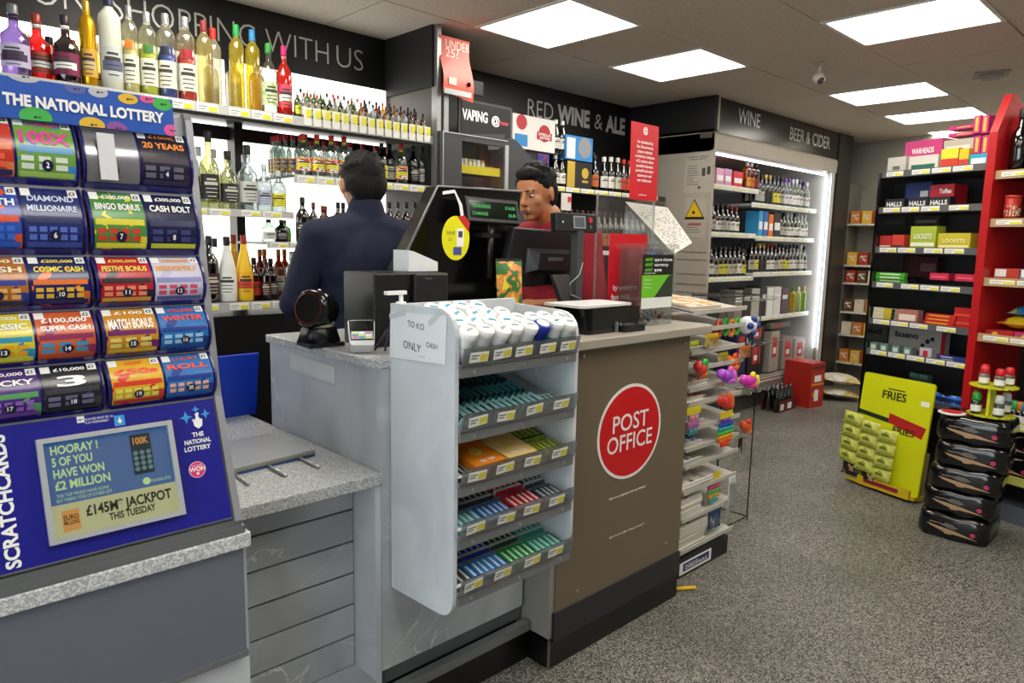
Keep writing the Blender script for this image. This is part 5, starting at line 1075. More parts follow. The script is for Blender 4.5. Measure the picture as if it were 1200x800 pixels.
for nm, xa, xb, z in FS:
    s = MB().box(xa, yS, z-.015, xb, 3.43, z).box(xa, yS-.008, z-.03, xb, yS, z+.010).build('shelf', [mat('d4d8dc', .35)], fr_); price_tickets(s, xa, xb, yS-.008, z-.026, z+.006, .12)
zA, zB, zC, zC2, zD, zD2, zE = [f[3]+.001 for f in FS]
def fb(key, x, y, z, r, h, st, g, c, l, desc, where, group):
    put(key, bottle_maker(.28, .036, st, glass(g, .85), mat(c), mat(l) if l else None), TR(x, y, z) @ RZ(random.uniform(-.3, .3)) @ Matrix.Diagonal((r/.036, r/.036, h/.28, 1)), desc, 'bottle', where, group)
WINES = [('101c12', '1a1a1c', 'e6e4dc', 'green wine bottle with white label'), ('141008', '8a1a20', 'ece8e0', 'dark wine bottle with red cap'), ('0e120c', 'c8a838', '1c1c1e', 'dark wine bottle with gold cap'), ('1a2410', '2a2a2c', 'd8d040', 'wine bottle with yellow label'), ('c8d0b8', 'd8d8d8', 'f0f0ea', 'pale white wine bottle'), ('e8a8a0', 'd8d0d0', 'f4e8e4', 'pink rose wine bottle'), ('0c0c0e', '101012', 'b8b4aa', 'black wine bottle with grey label'), ('d8dce0', '6a3a9a', 'e8e8f0', 'clear bottle with violet cap')]
ROWS = [('B', XM+.07, X1-.2, zB, [6, 2, 3, 6, 7, 4, 7, 4], 'on the top right fridge shelf', .27), ('C', X0+.07, XM-.18, zC, [0, 0, 6, 1], 'on the second fridge shelf', .235), ('C2', XM+.52, X1-.2, zC2, [6, 4, 0, 4, 4], 'on the second fridge shelf, right', .235),
        ('D', X0+.08, XM-.03, zD, [5, 5, 3, 6, 0], 'on the third fridge shelf', .25), ('D2', XM+.04, X1-.2, zD2, [6, 2, 1, 6, 3, 0, 4, 4], 'on the third fridge shelf, right', .25)]
for nm, xa, xb, z, pal, where, h in ROWS:
    n = int((xb-xa)/.073)
    for i in range(n+1):
        q = pal[min(int(i/(n+1)*len(pal)), len(pal)-1)] if random.random() < .75 else random.choice(pal); w = WINES[q]
        for row in (0, 1):
            if row and i % 5 == 4: continue
            fb('wn%d' % q, xa+.073*i+row*.012, yS+.05+row*.10, z, .034, h*random.uniform(.92, 1.02), 'wine', w[0], w[1], w[2], w[3]+(' behind' if row else ''), where, 'wine bottles '+where.replace('on', 'on', 1))
FB = lambda c, p=None: ([mat(c), WT, mat('c02030')], p or [('r', .1, .3, .9, .6, 0)])
for i, (a, b, t_, c, d) in enumerate(((840, 849, 197, 'd89ab8', 'pale pink multipack'), (850, 858, 198, 'c890b4', 'mauve multipack'), (860, 871, 201, 'c8283c', 'red multipack'))): cput('fp%d' % i, FB(c), a, b, t_, yS+.02, zA, .14, d, 'multipack', 'on the top left fridge shelf', 'multipacks in the fridge')
for px, g, c, d in ((875, 'e8a020', 'c8c8c8', 'tall yellow can'), (880, 'd87018', 'c8c8c8', 'tall orange can'), (885, '8a1a1c', '1a1a1a', 'dark red bottle')): fb('cn'+c+g, HY(px, 205, yS+.04).x, yS+.04, zA, .034, .22, 'tall', g, c, g, d, 'on the top left fridge shelf', 'cans in the fridge')
for i, (a, b, t_, c, d) in enumerate(((890, 895, 247, '3aa0d8', 'sky blue slim carton'), (896, 901, 248, '3a6ab0', 'blue slim carton'), (902, 907, 251, 'e8782a', 'orange slim carton'), (908, 916, 249, '26241f', 'black wine box'))): cput('fs%d' % i, FB(c), a, b, t_, yS+.02, zC2, .12, d, 'carton', 'on the second fridge shelf', 'slim cartons in the fridge')
for i in range(3): cput('fp0', FB('d89ab8'), 865+i*7, 871+i*7, 257, yS+.02, zC, .1, 'small pack', 'multipack', 'on the second fridge shelf', 'small packs') if False else None
# shelf E : cartons and bright bottles
for i, (a, b, t_, c, d) in enumerate(((862, 871, 340, '8a8078', 'grey wine box'), (872, 881, 338, '2c2a28', 'dark wine box'), (882, 891, 338, 'b8b4aa', 'cream wine box'), (892, 899, 336, '1c1c1e', 'black carton'), (900, 907, 337, 'e8e8e4', 'white carton'), (908, 916, 336, 'd8d8d4', 'second white carton'), (917, 924, 338, '4a1c30', 'purple carton'))): cput('fe%d' % i, FB(c, [('r', .1, .6, .9, .75, 0)]), a, b, t_, yS+.02, zE, .14, d, 'carton', 'on the fourth fridge shelf', 'cartons on the fourth fridge shelf')
for i in range(7): fb('ye%d' % (i % 3), HY(929+i*3.2, 345, yS+.04).x, yS+.04+(.03 if i % 2 else 0), zE, .026, .24, 'tall', ['e8d020', 'b8d820', 'e0e4a0'][i % 3], ['2a9a3a', 'e8a020', 'e8e8e8'][i % 3], None, ['bright yellow bottle', 'lime bottle', 'pale yellow bottle'][i % 3], 'on the fourth fridge shelf', 'bright bottles in the fridge')
zF = .247
for i, (a, b, t_, c, d, y) in enumerate(((864, 876, 385, '1c2450', 'navy beer multipack at the left', YF+.08), (878, 896, 400, '1c1a1c', 'black and red beer multipack', YF+.08), (904, 914, 388, 'a49c94', 'grey can multipack', YF+.08), (918, 930, 394, '8c8680', 'grey shrink-wrapped cans', YF+.08), (932, 944, 396, 'b0a8a4', 'pale shrink-wrapped cans', YF+.08))):
    cput('dk%d' % i, ([mat(c), mat('c03030'), WT], [('r', .25, .35, .75, .85, 0), ('r', .35, .45, .65, .6, 1)]), a, b, t_, y, zF+.012, .2, d, 'multipack', 'on the fridge deck', 'multipacks on the fridge deck')
cput('dkr', ([mat('1c1a1c'), mat('d03028'), WT], [('r', .2, .2, .8, .9, 0), ('r', .3, .35, .7, .6, 1)]), 879, 896, 383, YF+.08, HY(887, 400, YF+.08).z+.008, .18, 'black and red beer multipack on top of another', 'multipack', 'on the fridge deck')
cput('dkg', ([mat('6a6460'), mat('b03a34'), WT], [('r', .2, .2, .5, .9, 0)]), 904, 926, 378, YF+.08, HY(910, 386, YF+.08).z+.012, .18, 'grey multipack in the second layer', 'multipack', 'on the fridge deck')
# notices on the fridge side
SF = FR((4.7045, 3.5, 0), (0, -1, 0), (0, 0, 1))
def onside(name, pts, base, desc, cat, lines):
    q = [UV(SF, *p) for p in pts]; us = sorted([x[0] for x in q]); vs_ = sorted([x[1] for x in q]); u0, u1, v0, v1 = us[0], us[-1], vs_[0], vs_[-1]; W, H = u1-u0, v1-v0
    o = thing(name, SF @ Vector((u0, v0, 0)), desc, cat); MB(SF).box(u0, v0, 0, u1, v1, .002).build('sheet', [base], o); m = MB(SF)
    for st, x, y, s, wf in lines: 
        if st == '#': m.box(u0+W*x, v0+H*y, .002, u0+W*(x+wf), v0+H*(y+s), .003)
        else: m.text(st, u0+W*x, v0+H*y, H*s, 0, h=.0035, align='c', w=W*wf, bold=.02)
    m.build('print', [mat('4a4640')], o); return o
rn = random.Random(2)
onside('guidance_notice', ((804, 181), (834, 225)), mat('b8b2a6', .5), 'pale guidance notice with small print on the fridge side', 'notice', [('SAFETY FIRST', .45, .9, .05, .8), ('PLEASE READ', .45, .84, .05, .6)]+[('#', .08, .2+i*.06, .012, rn.uniform(.25, .45)) for i in range(9)]+[('#', .62, .42, .2, .12), ('#', .80, .45, .2, .12), ('#', .5, .1, .06, .1)])
o = onside('warning_notice', ((803, 232), (826, 278)), mat('b4ada1', .5), 'yellow triangle warning sticker on the fridge side', 'notice', [('#', .1, .12+i*.06, .012, rn.uniform(.5, .8)) for i in range(4)])
a = UV(SF, 802, 257); b = UV(SF, 826, 257); c = UV(SF, 814, 233); m = MB(SF); m.prism([a, b, c], .002, .0035, 0); k = [((p[0]-c[0])*.80+c[0], (p[1]-c[1])*.80+c[1]-.012) for p in (a, b, c)]; m.prism(k, .0035, .0045, 1); m.disc(c[0], (a[1]*2+c[1])/3, .012, .0055, 0)
m.build('triangle', [mat('1c1a14'), mat('e0b818')], o); u, v = UV(SF, 814, 264); MB(SF).text('WARNING', u, v, .028, 0, align='c', w=.11, h=.0035, bold=.04).build('lettering', [mat('a03a28')], o)
m = MB(SF)
for y in (296, 305, 322, 334, 344): u, v = UV(SF, 822, y); m.box(u-.22, v, 0, u+.04, v+.006, .003)
m.build('vent_line', [mat('7d776b')], fr_)
u, v = UV(SF, 828, 155); MB(SF).box(u-.05, v-.04, 0, u+.05, v+.0, .004).build('badge', [mat('5a564e')], fr_)
# things on the floor by the fridge
F_ = lambda px, py: HZ(px, py, 0)
a = F_(936, 466); put('redcase', carton([mat('b02418'), mat('e0a83a'), WT, mat('6a1410')], .20, .26, .39, [('r', .05, .5, .95, .54, 0), ('r', .3, .15, .6, .4, 1), ('r', .25, .58, .75, .72, 1), ('r', .05, .85, .95, .95, 2), ('o', .25, .3, .1, 0)]), TR(6.06, 2.49, 0) @ RZ(-.15), 'tall red snack carton standing at the fridge corner', 'carton', '', None)
put('bpack', lambda: (lambda o: ([MB(TR(-.085+.075*(i % 4)+.0, .04+.075*(i//4), .0)).lathe([(.030, 0), (.031, .13), (.014, .19), (.013, .215)], 0, 8).build('bottle', [glass('2a120c', .9)], o) for i in range(8)], MB().box(-.125, 0, .0, .18, .005, .10).box(-.125, .15, 0, .18, .155, .10).build('sleeve', [mat('5a1420')], o), MB().box(-.1, -.002, .02, -.04, 0, .07).box(.03, -.002, .02, .10, 0, .07).build('print', [WL], o), o)[-1])(empty('beer_pack')), TR(5.70, 2.59, 0), 'dark red bottle multipack on the floor before the fridge', 'multipack', '', None)
put('wpack', bag(.2, .30, .05, [busy('dcd8d0', 'b8b0a8', 'c05040', 12), WT], []), FR((6.35, 2.62, .003), (1, -.2, 0), (0, .15, 1)), 'white and red snack multipack behind the red carton', 'snack pack', '', None)
for i, (x, y, z, r) in enumerate(((6.68, 2.40, .05, .6), (6.84, 2.03, .05, .8), (6.70, 2.39, .17, .5))):
    put('crisp', bag(.36, .28, .045, [busy('dcd8cc', 'c8c2b4', 'c8a82a', 9), mat('c8b030')], []), TR(x, y, z) @ RZ(r) @ RX(.08), 'pale crisp multipack lying on the floor', 'snack pack', 'at the far end', 'crisp multipacks')
# ================================================================== FAR END SHELVES
fs_ = thing('end_shelving', (7.3, 2.55, 0), 'narrow grey shelving with snacks past the fridge', 'shelving')
ex = 7.22; MB().box(7.5, 2.2, 0, 7.53, 2.80, 1.95).build('back_panel', [mat('8a867c')], fs_)
MB().box(7.21, 2.80, 0, 7.53, 2.82, 2.0).build('side_panel', [mat('6a665e')], fs_)
ez = [HX(995, p, ex).z for p in (262, 312, 335, 366, 398)]
ez = [HX(997, p, ex).z for p in (262, 310, 331, 365, 392)]
EC = [('c8782a', 'orange'), ('e0b030', 'yellow'), ('a03020', 'red'), ('5a3a20', 'brown'), ('d8d0b8', 'cream')]
for k, z in enumerate(ez+[.25]):
    s = MB().box(7.22, 2.25, z-.02, 7.5, 2.80, z).build('shelf', [mat('b8b4a8')], fs_); price_tickets(s, .02, .5, 0, -.018, 0, .1, T=TR(7.219, 2.78, z) @ RZ(-math.pi/2))
    for i in range(5):
        c = EC[(i+k) % 5]; put('es'+c[0], (lambda c=c: MB().box(0, -.045, 0, .09, .045, .12).box(-.001, -.03, .03, 0, .03, .09, 1).build('snack_packet', [mat(c[0]), busy(c[0], 'e8e0d0', 'c03020', 40)])), TR(7.24, 2.74-i*.105, z+.001), c[1]+' snack packet', 'packet', 'on far end shelf '+ORD[k], 'snack packets on the far end shelves')
# ================================================================== CEILING FITTINGS
p = HZ(961, 74, CH); o = thing('security_camera', (p.x, p.y, CH), 'small white dome camera hanging from the ceiling', 'camera'); MB(TR(p.x, p.y, 0)).lathe([(.035, CH-.012), (.035, CH-.001)], 0, 14).tube([(0, 0, CH-.01), (0, 0, CH-.06)], .014, 0, 10).build('mount', [mat('b8b0a4')], o); MB(TR(p.x, p.y, CH-.085)).ball((0, 0, 0), .036).build('dome', [mat('b9b2a8', .2)], o); MB(TR(p.x, p.y, CH-.10)).ball((-.01, -.015, 0), .022).build('lens', [mat('4a3a38', .1)], o)
p = HZ(1162, 86, CH); o = thing('air_sensor', (p.x, p.y, CH), 'flat pale ceiling sensor near the red shelf post', 'sensor'); MB(TR(p.x, p.y, 0) @ RZ(.3)).box(-.09, -.09, CH-.012, .09, .09, CH-.001).build('plate', [mat('8f897e')], o); MB(TR(p.x, p.y, 0)).lathe([(.05, CH-.035), (.065, CH-.012)], 0, 16).build('body', [mat('99938a')], o)
# ================================================================== MAGAZINE RACK AND HANGING TOYS
WIRE = mat('1a1a1c', .3, .4); CHR = mat('a4a6a8', .25, .7)
rk = thing('magazine_rack', (2.62, 1.65, 0), 'tiered wire rack of magazines and newspapers beyond the brown counter', 'rack')
m = MB()
for x in (2.425, 2.86): m.tube([(x, 1.83, 0), (x, 1.83, 1.10)], .008)
m.build('frame', [WIRE], rk)
MP = [('e8e4dc', 'b8b0a8', '3a3a3c'), ('d8c8b8', 'b03a30', 'e8e0d8'), ('e8e0d0', 'd89a30', '3a3a3c'), ('c8d0d8', '2a4a7a', 'e0e0e0'), ('dcd8d0', '7a8a4a', '5a5a50'), ('f0ece4', 'a03040', '202020')]
LV = [(350, 852, 3), (376, 830, 2), (397, 838, 3), (416, 834, 3), (436, 836, 4), (456, 832, 3), (482, 830, 4), (508, 830, 3), (528, 828, 3), (548, 842, 4), (575, 828, 7), (610, 833, 9)]
mi_ = 0
for k, (py, pxr, n) in enumerate(LV):
    y0_ = 1.50; c = HY(pxr, py, y0_); z = c.z; xr_ = min(c.x, 2.86); z0_ = max(z-.012*n-.01, .098)
    s = MB(TR(0, 1.505, z0_-.002) @ RX(math.radians(6.5))).box(2.432, 0, -.004, 2.855, .30, 0).box(2.432, -.004, -.006, 2.855, 0, .012).build('tray', [mat('c8c4ba', .4)], rk)
    for j in range(n):
        th = .0045 if n < 6 else .009; paper = n > 5
        cc = MP[(k+j) % 6] if not paper else ('d8d4c8', 'c8c4b8', '5a5a5a')
        key = ('mag', (k+j) % 6, paper); x_l = 2.435
        def mkm(cc=cc, th=th, paper=paper):
            o = empty('newspaper' if paper else 'magazine'); MB().box(0, 0, 0, .33, .27, th).build('pages', [mat(cc[0])], o); MB().box(.01, .01, th, .32, .26, th+.001).build('cover', [busy(cc[0], cc[1], cc[2], 14)], o); return o
        M = TR(2.432, 1.507+random.uniform(0, .008), z0_+.004+j*(th+.0025)) @ RX(math.radians(6.5)) @ RZ(random.uniform(0, .03)) @ Matrix.Diagonal(((xr_-2.44+random.uniform(-.015, .004))/.33, 1, 1, 1))
        put(key, mkm, M, ('folded newspaper' if paper else ['white', 'red-covered', 'orange-covered', 'blue-covered', 'green-covered', 'crimson'][(k+j) % 6]+' magazine'), 'newspaper' if paper else 'magazine', 'on rack tier '+ORD[k]+' from the top', 'papers on the rack')
nb = thing('newspaper_box', (2.6, 1.50, 0), 'black and white box with navy title panel under the newspapers', 'box')
a = HY(795, 680, 1.49); b = HY(833, 640, 1.49); MB().box(2.41, 1.492, 0, 2.80, 1.78, b.z+.01).build('box', [mat('161618')], nb)
F = FR((2.415, 1.4915, .012), (1, 0, 0), (0, 0, 1)); w = b.x-2.41; h = b.z-.02
m = MB(F); m.box(0, 0, 0, w, h, .002, 0); m.box(w*.10, h*.22, .002, w*.92, h*.88, .003, 1); m.text('EVENING', w*.15, h*.62, h*.16, 0, h=.004, bold=.02, w=w*.4); m.text('CHRONICLE', w*.15, h*.34, h*.32, 0, h=.004, bold=.03, w=w*.7); m.build('front_panel', [WT, mat('1c2a68')], nb)
# toy stand
X = 2.98; ts = thing('toy_stand', (3.05, 1.66, 0), 'black wire stand hung with coloured toys at the end of the counter', 'stand')
m = MB(); 
for x, y in ((2.90, 1.62), (3.22, 1.62), (2.90, 1.80), (3.22, 1.80)): m.tube([(x, y, .0), (x, y, 1.14)], .0035)
for z in (.02, .74, 1.13): m.tube([(2.90, 1.62, z), (3.22, 1.62, z), (3.22, 1.80, z), (2.90, 1.80, z), (2.90, 1.62, z)], .003)
m.build('frame', [WIRE], ts)
for z, n in ((1.12, 3), (.92, 4), (.70, 4), (.50, 3)):
    for i in range(n): MB().tube([(2.93+i*.085, 1.62, z), (2.93+i*.085, 1.50, z), (2.93+i*.085, 1.49, z+.012)], .0025, 0, 5).build('hook', [CHR], ts)
for z in (1.125, .345): MB().box(2.90, 1.50, z, 3.25, 1.80, z+.004).build('clear_tray', [ACRY], ts)
def popit(cols, R):
    def f():
        o = empty('popper_toy'); m = MB(); n = len(cols)
        for j, c in enumerate(cols):
            v = -R+2*R*(j+.5)/n; hw = math.sqrt(max(R*R-v*v, .0001)); m.box(-hw, -.004, v-R/n, hw, .004, v+R/n, j); k = max(2, int(hw*2/(2*R/n)))
            for i in range(k): m.ball((-hw+hw*2*(i+.5)/k, -.004, v), (R/n*.7, .006, R/n*.7), j, 8, 6)
        m.build('popper', [mat(c, .35) for c in cols], o); MB().box(-.05, -.002, R, .05, .002, R+.03).build('header_card', [mat('d8c82a')], o); return o
    return f
RAIN = ['d83a20', 'e86020', 'e0a020', '50b040', '2aa0a0', '2a50b0', '6a3aa0']
def ty_(px, py, y): p = HY(px, py, y); return TR(p.x, p.y, p.z)
put('pop1', popit(RAIN, .062), ty_(850, 506, 1.49), 'round rainbow popper toy', 'toy', 'hanging from the toy stand', 'hanging toys')
put('pop2', popit(['3a9aa0', 'c8a040', '5ab060', 'd85a80', 'a04ac0'], .05), ty_(836, 575, 1.52), 'striped popper toy in a clear bag', 'toy', 'hanging low on the toy stand', 'hanging toys')
put('pop3', popit(['4a8a9a', 'b06aa0', 'c88a90'], .042), ty_(812, 497, 1.48), 'pink and teal popper toy beside the rainbow one', 'toy', '', 'hanging toys')
def fish(c1, c2, c3, L=.10):
    def f():
        o = empty('rubber_toy'); m = MB(); m.ball((0, 0, 0), (L*.5, .022, .026), 0, 12, 8); m.ball((-L*.45, 0, .012), (L*.25, .02, .022), 0, 10, 7); m.build('body', [mat(c1, .3)], o)
        m = MB(); m.ball((L*.62, 0, -.012), (.016, .01, .032), 0, 8, 6); m.ball((L*.1, -.01, .026), (.022, .01, .016), 0, 8, 6); m.build('fin', [mat(c3, .3)], o); MB().ball((L*.2, -.004, -.022), (L*.35, .018, .014), 0, 8, 6).build('belly', [mat(c2, .3)], o); return o
    return f
put('fish1', fish('d838b8', 'e84890', 'e8d838', .12), ty_(878, 446, 1.50), 'purple and pink stretchy toy with yellow tail', 'toy', 'hanging from the toy stand', 'hanging toys')
put('fish2', fish('a84ad0', 'c060d8', 'e060c0', .10), ty_(852, 440, 1.47), 'violet stretchy toy', 'toy', 'hanging from the toy stand', 'hanging toys')
put('fish3', fish('f0702a', 'f09040', 'f05a2a', .08), ty_(858, 424, 1.52), 'orange stretchy toy', 'toy', 'hanging from the toy stand', 'hanging toys')
put('fish4', fish('d83830', 'c82a2a', 'e07030', .09), ty_(850, 470, 1.50), 'red stretchy toy', 'toy', 'hanging from the toy stand', 'hanging toys')
put('fish5', fish('d8582a', 'e07838', 'd83a28', .06), ty_(874, 500, 1.56), 'orange-red toy in a clear packet', 'toy', 'hanging from the toy stand', 'hanging toys')
put('fish6', fish('e03a3a', 'e86a30', '3ac050', .06), ty_(822, 432, 1.47), 'green and orange toy by the magazines', 'toy', 'hanging from the toy stand', 'hanging toys')
for i, (px, py, c, d) in enumerate(((842, 385, 'd84a3a', 'red'), (850, 383, '3aa84a', 'green'), (857, 384, 'e88a2a', 'orange'), (863, 382, '5ac03a', 'lime'))):
    put('loop'+c, (lambda c=c: MB(RX(math.pi/2)).lathe([(.022, -.006), (.030, -.006), (.030, .006), (.022, .006), (.022, -.006)], 0, 14, cap=False).build('ring_toy', [mat(c, .35)])), ty_(px, py, 1.52) @ Matrix.Diagonal((.8, 1, 1.3, 1)), d+' ring toy', 'toy', 'on the top of the toy stand', 'ring toys')
put('ball', lambda: (lambda o: (MB().ball((0, 0, 0), .042, 0, 16, 10).build('ball', [mat('e8ecf0', .3)], o), [MB().ball((.03*math.cos(a), -.03, .03*math.sin(a)), .016, 0, 8, 6).build('patch', [mat('1c3a8a', .3)], o) for a in (0, 1.6, 3.1, 4.6)], o)[-1])(empty('toy_ball')), ty_(876, 381, 1.56), 'blue and white toy ball in net', 'toy', 'on top of the toy stand', 'hanging toys')
for i, (px, py, w, h, c, d) in enumerate(((858, 575, .05, .13, 'c8ccc8', 'white carded toy'), (838, 606, .10, .10, '3a5a8a', 'blue bagged toy near the floor'), (868, 522, .03, .07, '18181a', 'black carded gadget'), (835, 398, .09, .05, 'd8b030', 'yellow carded toy'), (812, 408, .08, .06, 'c8d040', 'lime carded toy'), (855, 590, .04, .09, 'b8c0c4', 'pale carded toy at the low hook'), (874, 412, .08, .05, 'c8702a', 'brown and yellow carded toy'), (848, 418, .07, .04, 'd8c83a', 'yellow net of sweets'), (880, 398, .05, .06, '2a3a70', 'navy carded toy'))):
    put('card%d' % i, (lambda w=w, h=h, c=c: (lambda o: (MB().box(-w/2, 0, -h/2, w/2, .006, h/2).build('card', [busy(c, c, 'e8e4dc', 30)], o), MB().box(-w/2, -.016, -h/2, w/2, 0, h/4).build('blister', [ACRY], o), o)[-1])(empty('carded_toy'))), ty_(px, py, 1.485+.03*(i % 3)), d, 'toy', 'on the toy stand', 'carded toys')
tag(MB(TR(2.315, 1.445, .009) @ RZ(-.62)).lathe([(.008, 0), (.008, .085)], 0, 8, T=RY(math.pi/2)).build('chalk_stick', [mat('d8b020')], None, (2.35, 1.42, 0)), 'short yellow stick lying on the floor at the counter foot', 'stick')

# ================================================================== SWEET GONDOLA (skewed wall unit)
gd = thing('sweet_gondola', GP + GD*.6 + Vector((0, 0, 0)), 'dark shelving unit of sweets with red upright post', 'shelving')
SL, SR = .93, .33
MB(GM).box(SR, -.42, 0, SL, -.40, 1.85).build('back_panel', [mat('38383a', .5)], gd)
MB(GM).box(SL+.001, -.42, 0, SL+.015, .0, 1.80).build('side_panel', [glass('5a5c5c', .6, .05)], gd)
m = MB(GM @ Matrix(((1, 0, 0, 0), (0, 1, 0, 0), (0, 0, 1, 0), (0, 0, 0, 1))))
side_P = [(-.40, 0), (.02, 0), (.03, 1.95), (-.06, 2.14), (-.10, 2.14), (-.40, 1.9)]
T_ = GM @ Matrix(((0, 0, 1, 0), (1, 0, 0, 0), (0, 1, 0, 0), (0, 0, 0, 1)))
MB().prism(side_P, .285, .325, 0, T_).build('red_post', [mat('b41418', .35)], gd)
MB().prism([(-.42, 1.82), (-.11, 1.82), (-.11, 2.09), (-.42, 2.09)], .33, .345, 0, T_).build('end_panel', [mat('a8a294')], gd)
ZL = [1.806, 1.603, 1.375, 1.172, .955, .772, .535, .12]
DG = mat('4a4a4c', .4)
for k, z in enumerate(ZL):
    s = MB(GM).box(SR, -.40, z-.035, SL, -.02, z-.022).build('shelf', [DG], gd)
    MB(GM).box(SR, -.02, z-.036, SL, -.008, z).build('shelf_edge', [mat('6a6a6a', .3, .3)], s)
    if k < 6: price_tickets(s, .02, SL-SR, 0, -.033, -.002, .115, T=GM @ TR(SL, -.008, z) @ RZ(math.pi))
ZR = [gm(1190, p)[1] for p in (200, 257, 328, 396)]+[.515, .24]
for k, z in enumerate(ZR):
    s = MB(GM).box(-.75, -.40, z-.035, .285, -.0, z-.022).build('shelf', [mat('4a1c18', .4) if k < 5 else DG], gd)
    MB(GM).box(-.75, .0, z-.036, .285, .012, z+.006).build('shelf_edge', [mat('b89a70', .4) if k < 4 else mat('c8c860')], s)
    if k < 5: price_tickets(s, .02, 1.0, 0, -.028, .0, .13, T=GM @ TR(.285, .012, z) @ RZ(math.pi))
MB(GM).box(-.75, -.42, 0, .285, -.40, 2.1).build('back_panel', [mat('151416', .5)], gd)
MB(GM).box(-.75, -.4, 0, .285, -.01, .09).box(SR, -.4, 0, SL, -.04, .08).build('plinth', [mat('5a6068')], gd)
def gput(key, mats, px0, px1, pyt, pyb, dep, desc, cat, where, group=None, off=-.05, prints=None, z=None, name='carton', rot=0, hh=None):
    """box on a gondola shelf: pixel columns/rows give its face; off is the distance back from the shelf edge"""
    if z is None: zsh = min(ZL+ZR, key=lambda q: abs(q-.022-gm(px0, pyb, off)[1])); z = zsh-.0215
    a, b = list(gm(px0, pyt, off)), list(gm(px1, pyt, off)); a[0] = min(a[0], SL-.004); b[0] = max(b[0], SR+.003); w = a[0]-b[0]; h = max((a[1]+b[1])/2-z, .015); up = [v-.038 for v in ZL if v-.038 > z+.03]; h = min(h, min(up)-z-.001) if up and z < 1.7 else h; h = hh or h
    f = carton(mats, w, dep, h, prints)
    def mk():
        o = f(); o.name = name; return o
    M = GM @ TR((a[0]+b[0])/2, off, z) @ RZ(math.pi+rot)
    return put(key, mk, M, desc, cat, where, group)
TOPW = 'on top of the sweet unit'
gput('warh', [mat('c83a7a'), mat('f4e8ec'), mat('2a9ab0')], 1062, 1105, 164, 186, .15, 'pink sour sweets display box', 'sweet box', TOPW, None, -.12, [('t', 'WARHEADS', .5, .62, .22, .6, 0), ('t', 'SOUR', .5, .40, .22, .35, 0), ('r', 0, 0, 1, .14, 1)])
gput('lblbox', [mat('b8b4a4'), mat('e0dccc')], 1107, 1141, 163, 178, .1, 'beige label-printed carton', 'carton', TOPW, None, -.09, [('r', .1, .2, .9, .8, 0)])
gput('orgb', [mat('d0402a'), mat('e8d838')], 1104, 1124, 174, 185, .035, 'small red and yellow sweet tray', 'sweet box', TOPW, None, -.045, [('r', 0, .55, 1, 1, 0)])
gput('orgc', [mat('e8c020'), mat('d04040')], 1125, 1136, 174, 185, .035, 'small yellow sweet tray', 'sweet box', TOPW, None, -.045, [('r', 0, .2, 1, .5, 0)])
gput('blub', [mat('2aa0b8'), mat('e8f0f0')], 1137, 1158, 180, 187, .03, 'flat turquoise sweet tray', 'sweet box', TOPW, None, -.03, [('r', .1, .3, .9, .7, 0)])
gput('wht1', [mat('c8c4ba'), mat('6a6a60')], 1041, 1062, 184, 197, .05, 'white and brown sweet tray at the left end', 'sweet box', TOPW, None, -.045, [('r', .3, .3, .7, .5, 0)])
gput('wht2', [mat('d8d4ca'), mat('2a6a5a')], 1066, 1100, 182, 192, .05, 'white sweet tray beside the left one', 'sweet box', TOPW, None, -.045, [('r', .1, .2, .9, .5, 0)])
zt1 = gm(1125, 160, -.07)[1]
for i, (a, b, t_, bt_) in enumerate(((1112, 1141, 147, 153), (1112, 1141, 154, 161))):
    za = gm(a, bt_, -.09)[1]; gput('pinkh', [mat('c82a7a'), mat('e8c030')], a, b, t_, bt_, .1, 'flat magenta and yellow chew box', 'sweet box', TOPW, 'magenta chew boxes', -.09, [('r', .35, .35, .9, .6, 0)], z=za)
for i, (a, b, t_, bt_) in enumerate(((1142, 1150, 135, 156), (1152, 1159, 135, 156), (1142, 1150, 158, 180), (1152, 1159, 158, 180))):
    za = gm(a, bt_, -.07)[1]; gput('pinkv', [mat('c82a7a'), mat('e8c030')], a, b, t_, bt_, .12, 'upright magenta and yellow chew box', 'sweet box', TOPW, 'magenta chew boxes', -.07, [('r', .3, .1, .7, .9, 0)], z=za)
W_ = 'on the second sweet shelf'
gput('nvy', [mat('1c3a70'), mat('c8d0d8')], 1062, 1092, 214, 235, .12, 'navy blue mint carton', 'sweet box', W_, None, -.12, [('r', .6, .5, .9, .7, 0), ('r', 0, 0, 1, .15, 0)])
gput('rdt', [mat('b01c2a'), mat('e8e0e0')], 1091, 1119, 216, 235, .12, 'red toffee carton', 'sweet box', W_, None, -.09, [('t', 'Toffee', .65, .65, .25, .5, 0), ('t', 'Toffee', .3, .12, .2, .4, 0)])
for i, (a, b) in enumerate(((1038, 1060), (1064, 1088), (1090, 1112))): gput('hls', [mat('1c1c22'), mat('e8e8e8')], a, b, 233, 240, .05, 'black throat-sweet packet', 'packet', W_, 'throat-sweet packets', -.03, [('t', 'HALLS', .5, .38, .5, .8, 0)])
W_ = 'on the third sweet shelf'
for i, (a, b, c, c2, t_, d) in enumerate(((1030, 1045, 'b02a2a', 'e0c0a0', 276, 'red sweet packets'), (1046, 1060, 'c84030', '4a2a1a', 275, 'rust sweet packets'), (1068, 1098, 'a8b838', 'e8ecd0', 265, 'lime green throat-sweet box'), (1100, 1138, 'c8b830', 'f0e8a0', 273, 'yellow throat-sweet packets'))):
    gput('th%d' % i, [mat(c), mat(c2)], a, b, t_, 282, .08, d, 'sweet box', W_, None, -.035, [('r', .05, .2, .95, .35, 0)]+([('t', 'LOCKETS', .5, .5, .28, .7, 0)] if i > 1 else []))
gput('thb', [mat('3c3c3a'), mat('8a8a82')], 1072, 1102, 248, 262, .05, 'grey box at the back with faint print', 'sweet box', W_, None, -.3, [('r', .1, .35, .9, .6, 0)])
